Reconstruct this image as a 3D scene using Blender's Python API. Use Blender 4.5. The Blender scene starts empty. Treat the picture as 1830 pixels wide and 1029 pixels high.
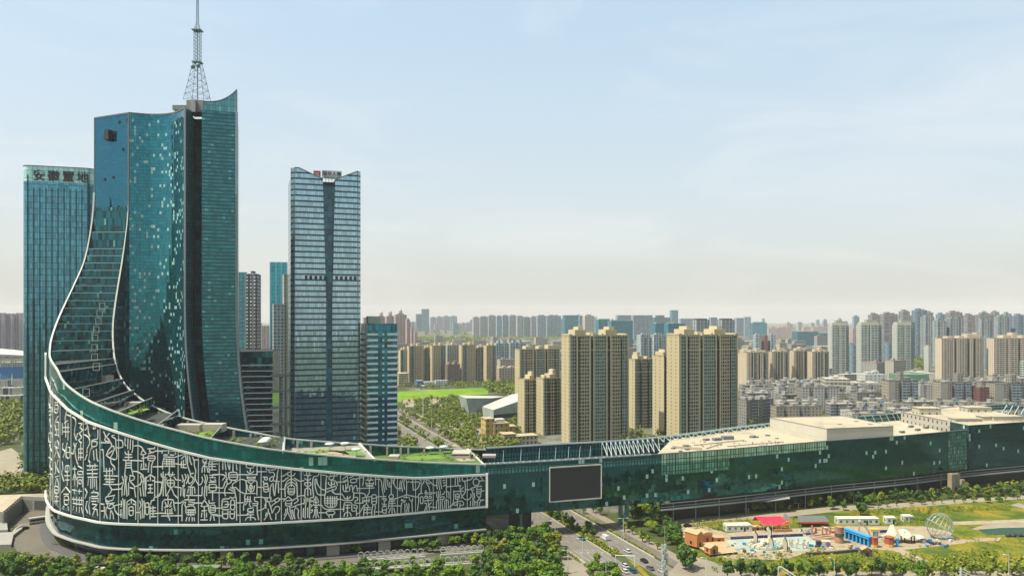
import bpy, bmesh, math, random
from mathutils import Vector, Matrix
R = math.radians
sc = bpy.context.scene
# ------------------------------------------------------------------ camera
CAMH = 105.0; F = 1400.0; CX = 915.0; HZ = 568.0     # photo pixels (1830 wide)
cd = bpy.data.cameras.new('camera'); cam = bpy.data.objects.new('camera', cd)
sc.collection.objects.link(cam); sc.camera = cam
cam.location = (0, 0, CAMH); cam.rotation_euler = (R(90), 0, 0)
cd.sensor_width = 36; cd.lens = F / 1830 * 36
cd.shift_y = (HZ - 514.5) / 1830
cd.clip_start = 1; cd.clip_end = 60000
# ------------------------------------------------------------------ sky, sun, exposure
SUNV = Vector((-0.46, -0.17, 0.87)).normalized()
SUN_EL = math.asin(SUNV.z); SUN_AZ = math.atan2(SUNV.x, SUNV.y)
w = bpy.data.worlds.new('World'); sc.world = w; w.use_nodes = True
wt = w.node_tree; wt.nodes.clear()
wo = wt.nodes.new('ShaderNodeOutputWorld'); wb = wt.nodes.new('ShaderNodeBackground')
sky = wt.nodes.new('ShaderNodeTexSky'); sky.sky_type = 'NISHITA'; sky.sun_disc = False
sky.sun_elevation = SUN_EL; sky.sun_rotation = SUN_AZ % (2 * math.pi)
sky.air_density = 1.0; sky.dust_density = 4.0; sky.ozone_density = 1.0; sky.altitude = 0
# thin high cloud veil
tc = wt.nodes.new('ShaderNodeTexCoord'); mp = wt.nodes.new('ShaderNodeMapping')
mp.inputs['Scale'].default_value = (1.2, 1.2, 6.0)
nz = wt.nodes.new('ShaderNodeTexNoise'); nz.inputs['Scale'].default_value = 2.3; nz.inputs['Detail'].default_value = 6
nz.inputs['Roughness'].default_value = 0.55; nz.inputs['Distortion'].default_value = 0.8
cr = wt.nodes.new('ShaderNodeValToRGB'); cr.color_ramp.elements[0].position = 0.45; cr.color_ramp.elements[1].position = 0.85
cr.color_ramp.elements[0].color = (0, 0, 0, 1); cr.color_ramp.elements[1].color = (0.32, 0.32, 0.32, 1)
mx = wt.nodes.new('ShaderNodeMixRGB'); mx.inputs[2].default_value = (6.6, 6.4, 6.0, 1)
veil = wt.nodes.new('ShaderNodeMixRGB'); veil.inputs[0].default_value = 0.5; veil.inputs[2].default_value = (5.3, 6.0, 6.2, 1)
wt.links.new(tc.outputs['Generated'], mp.inputs[0]); wt.links.new(mp.outputs[0], nz.inputs['Vector'])
wt.links.new(nz.outputs['Fac'], cr.inputs[0]); wt.links.new(cr.outputs[0], mx.inputs[0])
sz = wt.nodes.new('ShaderNodeSeparateXYZ'); wt.links.new(tc.outputs['Generated'], sz.inputs[0])
gr = wt.nodes.new('ShaderNodeValToRGB'); gr.color_ramp.elements[0].position = 0.0; gr.color_ramp.elements[0].color = (.79, .79, .73, 1)
gr.color_ramp.elements[1].position = .42; gr.color_ramp.elements[1].color = (.56, .76, .87, 1)
gm_ = wt.nodes.new('ShaderNodeMixRGB'); gm_.blend_type = 'MULTIPLY'; gm_.inputs[0].default_value = 1; gm_.inputs[2].default_value = (8.4, 8.4, 8.4, 1)
wt.links.new(sz.outputs[2], gr.inputs[0]); wt.links.new(gr.outputs[0], gm_.inputs[1]); wt.links.new(gm_.outputs[0], veil.inputs[2])
wt.links.new(sky.outputs[0], veil.inputs[1]); wt.links.new(veil.outputs[0], mx.inputs[1])
wt.links.new(mx.outputs[0], wb.inputs[0]); wt.links.new(wb.outputs[0], wo.inputs[0])
wb.inputs[1].default_value = 0.108
sl = bpy.data.lights.new('sun', 'SUN'); so = bpy.data.objects.new('sun', sl); sc.collection.objects.link(so)
sl.energy = 5.0; sl.angle = R(0.6); sl.color = (1.0, 0.93, 0.80)
so.rotation_euler = (-SUNV).to_track_quat('-Z', 'Y').to_euler(); so.location = (-300, -100, 500)
sc.view_settings.view_transform = 'Standard'; sc.view_settings.look = 'None'
sc.view_settings.exposure = 0.62; sc.view_settings.gamma = 1.0
sc.cycles.max_bounces = 6; sc.cycles.volume_bounces = 0; sc.cycles.transparent_max_bounces = 8
sc.cycles.caustics_reflective = False; sc.cycles.caustics_refractive = False
# ------------------------------------------------------------------ pixel <-> world (photo pixels)
def PX(px, Y): return (px - CX) / F * Y
def PZ(py, Y): return CAMH - (py - HZ) / F * Y
def G(px, py, z=0.0):
    Y = (CAMH - z) * F / (py - HZ); return (PX(px, Y), Y)
# ------------------------------------------------------------------ materials
MATS = {}
def srgb(*c): return tuple(((v / 255) / 12.92 if v <= 10 else (((v / 255) + .055) / 1.055) ** 2.4) for v in c)
class NT:
    def __init__(s, name):
        s.m = bpy.data.materials.new(name); s.m.use_nodes = True; s.t = s.m.node_tree
        s.b = s.t.nodes['Principled BSDF']
    def n(s, typ, **kw):
        x = s.t.nodes.new('ShaderNode' + typ)
        for k, v in kw.items(): setattr(x, k, v)
        return x
    def l(s, a, b): s.t.links.new(a, b)
    def math(s, op, a, b=None, c=None):
        x = s.n('Math', operation=op)
        for i, v in enumerate((a, b, c)):
            if v is None: continue
            if isinstance(v, (int, float)): x.inputs[i].default_value = v
            else: s.l(v, x.inputs[i])
        return x.outputs[0]
    def mix(s, f, a, b, mode='MIX'):
        x = s.n('MixRGB', blend_type=mode)
        for i, v in enumerate((f, a, b)):
            if isinstance(v, (int, float)): x.inputs[i].default_value = v
            elif isinstance(v, tuple): x.inputs[i].default_value = (*v[:3], 1)
            else: s.l(v, x.inputs[i])
        return x.outputs[0]
    def ramp(s, fac, stops):
        x = s.n('ValToRGB'); e = x.color_ramp.elements
        while len(e) < len(stops): e.new(0.5)
        for k, (p, c) in enumerate(stops):
            e[k].position = p; e[k].color = (*c, 1) if len(c) == 3 else c
        s.l(fac, x.inputs[0]); return x.outputs[0]
    def noise(s, scale, detail=3, vec=None, rough=.5):
        x = s.n('TexNoise'); x.inputs['Scale'].default_value = scale; x.inputs['Detail'].default_value = detail
        x.inputs['Roughness'].default_value = rough
        if vec is not None: s.l(vec, x.inputs['Vector'])
        return x.outputs['Fac']
    def pos(s): return s.n('NewGeometry').outputs['Position']
def mat(name, col, rough=.7, metal=0.0, var=.0, scale=.3, spec=.5):
    """plain paint / stone / metal with slight weathering"""
    if name in MATS: return MATS[name]
    t = NT(name); b = t.b; col = tuple(v * .8 for v in col)
    b.inputs['Roughness'].default_value = rough; b.inputs['Metallic'].default_value = metal
    b.inputs['Specular IOR Level'].default_value = spec
    if var > 0:
        f = t.noise(scale, 5, t.pos(), .65)
        c = t.ramp(f, [(.25, tuple(v * (1 - var) for v in col)), (.75, tuple(min(1, v * (1 + var)) for v in col))])
        t.l(c, b.inputs['Base Color'])
    else: b.inputs['Base Color'].default_value = (*col, 1)
    MATS[name] = t.m; return t.m
def curtain(name, base, pw=1.5, ph=4.0, line=(.01, .03, .035), lw=.08, lh=.06, metal=.75, rough=.12, lit=0.0,
            litcol=(.25, .5, .5), litmetal=.3, jitter=.02, var=.35, spandrel=None, sp=.3, litw=1, lith=1, vlines=None):
    """glass curtain wall: UV in metres"""
    if name in MATS: return MATS[name]
    t = NT(name); b = t.b
    uv = t.n('UVMap').outputs[0]; sx = t.n('SeparateXYZ'); t.l(uv, sx.inputs[0])
    u = t.math('DIVIDE', sx.outputs[0], pw); v = t.math('DIVIDE', sx.outputs[1], ph)
    fu = t.math('FRACT', u); fv = t.math('FRACT', v)
    cb = t.n('CombineXYZ'); t.l(t.math('FLOOR', u), cb.inputs[0]); t.l(t.math('FLOOR', v), cb.inputs[1])
    wn = t.n('TexWhiteNoise', noise_dimensions='2D'); t.l(cb.outputs[0], wn.inputs['Vector'])
    rnd = wn.outputs['Value']
    c = t.mix(rnd, tuple(x * (1 - var) for x in base), tuple(min(1, x * (1 + var)) for x in base))
    met = None
    if spandrel:
        m = t.math('LESS_THAN', fv, sp); c = t.mix(m, c, spandrel)
        met = t.math('MULTIPLY', t.math('SUBTRACT', 1.0, m), metal)
    if lit > 0:  # lit panes: a paler pane colour standing in for light inside
        cb2 = t.n('CombineXYZ'); t.l(t.math('FLOOR', t.math('DIVIDE', u, litw)), cb2.inputs[0]); t.l(t.math('FLOOR', t.math('DIVIDE', v, lith)), cb2.inputs[1])
        w2 = t.n('TexWhiteNoise', noise_dimensions='3D'); cb2.inputs[2].default_value = 7.3; t.l(cb2.outputs[0], w2.inputs['Vector'])
        m2 = t.math('LESS_THAN', w2.outputs['Value'], lit)
        m2 = t.math('MULTIPLY', m2, t.math('GREATER_THAN', fv, .12))
        c = t.mix(m2, c, litcol)
    le = t.math('MAXIMUM', t.math('LESS_THAN', fu, lw), t.math('LESS_THAN', fv, lh))
    if vlines:
        le = t.math('MAXIMUM', le, t.math('LESS_THAN', t.math('FRACT', t.math('DIVIDE', sx.outputs[0], vlines[0])), vlines[1]))
    c = t.mix(le, c, line)
    t.l(c, b.inputs['Base Color'])
    mm = t.math('MULTIPLY', t.math('SUBTRACT', 1.0, le), met if met is not None else metal)
    if lit > 0: mm = t.math('MULTIPLY', mm, t.math('SUBTRACT', 1.0, t.math('MULTIPLY', m2, 1 - litmetal)))
    t.l(mm, b.inputs['Metallic'])
    b.inputs['Roughness'].default_value = rough
    if jitter > 0:
        g = t.n('NewGeometry'); vs = t.n('VectorMath', operation='SUBTRACT'); t.l(wn.outputs['Color'], vs.inputs[0]); vs.inputs[1].default_value = (.5, .5, .5)
        sc_ = t.n('VectorMath', operation='SCALE'); t.l(vs.outputs[0], sc_.inputs[0]); sc_.inputs['Scale'].default_value = jitter
        ad = t.n('VectorMath', operation='ADD'); t.l(g.outputs['Normal'], ad.inputs[0]); t.l(sc_.outputs[0], ad.inputs[1])
        nm = t.n('VectorMath', operation='NORMALIZE'); t.l(ad.outputs[0], nm.inputs[0]); t.l(nm.outputs[0], b.inputs['Normal'])
    MATS[name] = t.m; return t.m
def facade(name, wall, glass=(.03, .05, .06), cw=3.0, ch=3.0, wx=(.25, .75), wy=(.3, .8), ledge=None, lh=.12, dx=None, wvar=.12, rail=None):
    """masonry wall with punched windows: UV in metres. dx=(period, on-fraction, colour): vertical bands"""
    if name in MATS: return MATS[name]
    wall = tuple(v * .82 for v in wall); ledge = tuple(v * .82 for v in ledge) if ledge else None
    t = NT(name); b = t.b
    uv = t.n('UVMap').outputs[0]; sx = t.n('SeparateXYZ'); t.l(uv, sx.inputs[0])
    u = t.math('DIVIDE', sx.outputs[0], cw); v = t.math('DIVIDE', sx.outputs[1], ch)
    fu = t.math('FRACT', u); fv = t.math('FRACT', v)
    cb = t.n('CombineXYZ'); t.l(t.math('FLOOR', u), cb.inputs[0]); t.l(t.math('FLOOR', v), cb.inputs[1])
    wn = t.n('TexWhiteNoise', noise_dimensions='2D'); t.l(cb.outputs[0], wn.inputs['Vector'])
    inx = t.math('MULTIPLY', t.math('GREATER_THAN', fu, wx[0]), t.math('LESS_THAN', fu, wx[1]))
    iny = t.math('MULTIPLY', t.math('GREATER_THAN', fv, wy[0]), t.math('LESS_THAN', fv, wy[1]))
    win = t.math('MULTIPLY', inx, iny)
    nz = t.noise(.05, 5, t.pos(), .7)
    wc = t.mix(nz, tuple(x * (1 - wvar) for x in wall), tuple(min(1, x * (1 + wvar)) for x in wall))
    if dx:
        m = t.math('LESS_THAN', t.math('FRACT', t.math('DIVIDE', sx.outputs[0], dx[0])), dx[1]); wc = t.mix(m, wc, dx[2])
    if ledge: wc = t.mix(t.math('LESS_THAN', fv, lh), wc, ledge)
    gc = t.mix(t.math('POWER', wn.outputs['Value'], 3.0), glass, tuple(min(1, x * 2.2 + .05) for x in glass))
    if rail: gc = t.mix(t.math('LESS_THAN', fv, wy[0] + .22), gc, rail)
    c = t.mix(win, wc, gc); t.l(c, b.inputs['Base Color'])
    t.l(t.math('SUBTRACT', .85, t.math('MULTIPLY', win, .6)), b.inputs['Roughness'])
    MATS[name] = t.m; return t.m
def roofmat(name, col, pitch=6.0, k=(.9, .35)):
    """flat roof membrane: seams, ponding stains and patches"""
    if name in MATS: return MATS[name]
    t = NT(name); p = t.pos(); sx = t.n('SeparateXYZ'); t.l(p, sx.inputs[0])
    a = t.math('ADD', t.math('MULTIPLY', sx.outputs[0], k[0]), t.math('MULTIPLY', sx.outputs[1], k[1])); c_ = t.math('SUBTRACT', t.math('MULTIPLY', sx.outputs[1], k[0]), t.math('MULTIPLY', sx.outputs[0], k[1]))
    seam = t.math('MAXIMUM', t.math('LESS_THAN', t.math('FRACT', t.math('DIVIDE', a, pitch)), .05), t.math('LESS_THAN', t.math('FRACT', t.math('DIVIDE', c_, pitch * 2)), .03))
    base = t.ramp(t.noise(.045, 7, p, .7), [(.32, tuple(v * .58 for v in col)), (.48, tuple(v * .95 for v in col)), (.7, tuple(v * 1.06 for v in col))])
    base = t.mix(t.math('MULTIPLY', t.math('GREATER_THAN', t.noise(.25, 3, p, .5), .62), .25), base, tuple(v * .5 for v in col))
    t.l(t.mix(t.math('MULTIPLY', seam, .35), base, tuple(v * .45 for v in col)), t.b.inputs['Base Color']); t.b.inputs['Roughness'].default_value = .9
    MATS[name] = t.m; return t.m
# ------------------------------------------------------------------ mesh building
class MB:
    def __init__(s): s.v = []; s.f = []; s.uv = []; s.mi = []
    def face(s, pts, uvs=None, m=0):
        b = len(s.v); s.v += [tuple(p) for p in pts]; s.f.append(tuple(range(b, b + len(pts))))
        s.uv.append(uvs if uvs else [(p[0], p[1]) for p in pts]); s.mi.append(m)
    def wall(s, a, b, z0, z1, u0=0.0, m=0, z0b=None, z1b=None):
        """vertical quad from plan point a to b; outward normal to the right of a->b"""
        z0b = z0 if z0b is None else z0b; z1b = z1 if z1b is None else z1b
        L = math.hypot(b[0] - a[0], b[1] - a[1])
        s.face([(a[0], a[1], z0), (b[0], b[1], z0b), (b[0], b[1], z1b), (a[0], a[1], z1)],
               [(u0, z0), (u0 + L, z0b), (u0 + L, z1b), (u0, z1)], m)
        return u0 + L
    def prism(s, poly, z0, z1, m=0, top=True, bot=False, mt=None, u0=0.0):
        """poly counter-clockwise seen from above"""
        ar = sum(poly[i][0] * poly[(i + 1) % len(poly)][1] - poly[(i + 1) % len(poly)][0] * poly[i][1] for i in range(len(poly)))
        if ar < 0: poly = poly[::-1]
        u = u0
        for i in range(len(poly)): u = s.wall(poly[i], poly[(i + 1) % len(poly)], z0, z1, u, m)
        if top: s.face([(x, y, z1) for x, y in poly], None, m if mt is None else mt)
        if bot: s.face([(x, y, z0) for x, y in poly[::-1]], None, m if mt is None else mt)
        return s
    def box(s, c, size, rz=0.0, m=0, mt=None):
        """c = centre of the base"""
        x, y, z = c; w_, d, h = size; ca, sa = math.cos(rz), math.sin(rz)
        P = [(x + ca * i - sa * j, y + sa * i + ca * j) for i, j in ((-w_ / 2, -d / 2), (w_ / 2, -d / 2), (w_ / 2, d / 2), (-w_ / 2, d / 2))]
        return s.prism(P, z, z + h, m, True, True, mt)
    def bar(s, a, b, r=.2, n=4, m=0, r2=None):
        a = Vector(a); b = Vector(b); d = b - a
        if d.length < 1e-6: return s
        d.normalize(); up = Vector((0, 0, 1)) if abs(d.z) < .95 else Vector((1, 0, 0))
        x = d.cross(up).normalized(); y = x.cross(d); r2 = r if r2 is None else r2
        ra = [a + (x * math.cos(t) + y * math.sin(t)) * r for t in [2 * math.pi * (k + .5) / n for k in range(n)]]
        rb = [b + (x * math.cos(t) + y * math.sin(t)) * r2 for t in [2 * math.pi * (k + .5) / n for k in range(n)]]
        L = (b - a).length
        for k in range(n):
            j = (k + 1) % n; s.face([ra[k], rb[k], rb[j], ra[j]], [(k, 0), (k, L), (k + 1, L), (k + 1, 0)], m)
        s.face(ra, None, m); s.face(rb[::-1], None, m); return s
    def path(s, pts, r=.2, n=4, m=0):
        for a, b in zip(pts, pts[1:]): s.bar(a, b, r, n, m)
        return s
    def ball(s, c, r, nu=8, nv=5, sz=1.0, m=0):
        P = [[(c[0] + r * math.sin(math.pi * j / nv) * math.cos(2 * math.pi * i / nu), c[1] + r * math.sin(math.pi * j / nv) * math.sin(2 * math.pi * i / nu),
               c[2] + r * sz * math.cos(math.pi * j / nv)) for i in range(nu)] for j in range(nv + 1)]
        for j in range(nv):
            for i in range(nu):
                k = (i + 1) % nu
                q = [P[j][i], P[j + 1][i], P[j + 1][k], P[j][k]]
                if j == 0: q = [P[0][i], P[1][i], P[1][k]]
                if j == nv - 1: q = [P[j][i], P[nv][0], P[j][k]]
                s.face(q, None, m)
        return s
    def lathe(s, c, prof, n=12, m=0):
        for (r0, z0), (r1, z1) in zip(prof, prof[1:]):
            for i in range(n):
                a0, a1 = 2 * math.pi * i / n, 2 * math.pi * (i + 1) / n
                s.face([(c[0] + r0 * math.cos(a0), c[1] + r0 * math.sin(a0), c[2] + z0), (c[0] + r0 * math.cos(a1), c[1] + r0 * math.sin(a1), c[2] + z0),
                        (c[0] + r1 * math.cos(a1), c[1] + r1 * math.sin(a1), c[2] + z1), (c[0] + r1 * math.cos(a0), c[1] + r1 * math.sin(a0), c[2] + z1)], None, m)
        return s
    def mesh(s, name, mats, smooth=False):
        me = bpy.data.meshes.new(name); me.from_pydata(s.v, [], s.f)
        ul = me.uv_layers.new(name='UVMap'); k = 0
        flat = [c for f in s.uv for p in f for c in p]; ul.data.foreach_set('uv', flat)
        for x in (mats if isinstance(mats, (list, tuple)) else [mats]): me.materials.append(x)
        me.polygons.foreach_set('material_index', s.mi)
        if smooth:
            bm = bmesh.new(); bm.from_mesh(me); bmesh.ops.remove_doubles(bm, verts=bm.verts, dist=.001)
            for f in bm.faces: f.smooth = True
            bm.to_mesh(me); bm.free()
        me.update(); return me
    def build(s, name, mats, parent=None, smooth=False, label=None):
        o = bpy.data.objects.new(name, s.mesh(name, mats, smooth)); sc.collection.objects.link(o)
        if parent is not None: o.parent = parent
        if label: o['label'] = label
        return o
def tag(o, label=None, cat=None, group=None, kind=None):
    if label: o['label'] = label
    if cat: o['category'] = cat
    if group: o['group'] = group
    if kind: o['kind'] = kind
    return o
def thing(name, label, cat, loc=(0, 0, 0), rz=0.0, group=None):
    o = bpy.data.objects.new(name, None); sc.collection.objects.link(o); o.empty_display_size = 1
    o.location = loc; o.rotation_euler = (0, 0, rz); return tag(o, label, cat, group)
KIDS = {}
def part(name, mesh, parent, label=None):
    o = bpy.data.objects.new(name, mesh); sc.collection.objects.link(o); o.parent = parent
    if label: o['label'] = label
    KIDS.setdefault(parent.name, []).append(o); return o
def dup(root, loc, rz=0.0, label=None, group=None, scale=None):
    r = root.copy(); sc.collection.objects.link(r); r.location = loc; r.rotation_euler = (0, 0, rz)
    if scale: r.scale = scale if isinstance(scale, tuple) else (scale,) * 3
    if label: r['label'] = label
    if group: r['group'] = group
    def rec(src, dst):
        for ch in KIDS.get(src.name, []):
            c = ch.copy(); sc.collection.objects.link(c); c.parent = dst
            KIDS.setdefault(dst.name, []).append(c); rec(ch, c)
    rec(root, r); return r
def struct(name, mb, mats):
    o = mb.build(name, mats); o['kind'] = 'structure'; return o
def lerp(a, b, t): return a + (b - a) * t
def text_part(txt, name, size, m, parent, depth=.15, loc=(0, 0, 0), rz=0.0, label=None, sx=1.0, align='CENTER'):
    cu = bpy.data.curves.new(name, 'FONT'); cu.body = txt; cu.size = size; cu.extrude = depth; cu.align_x = align; cu.offset = size * .012
    to = bpy.data.objects.new(name + '_tmp', cu); sc.collection.objects.link(to)
    dg = bpy.context.evaluated_depsgraph_get(); me = bpy.data.meshes.new_from_object(to.evaluated_get(dg))
    bpy.data.objects.remove(to)
    me.transform(Matrix.Diagonal((sx, 1, 1, 1))); me.transform(Matrix.Rotation(R(90), 4, 'X')); me.transform(Matrix.Rotation(rz, 4, 'Z')); me.transform(Matrix.Translation(loc))
    me.materials.clear(); me.materials.append(m)
    o = bpy.data.objects.new(name, me); sc.collection.objects.link(o); o.parent = parent
    if label: o['label'] = label
    return o

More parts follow.
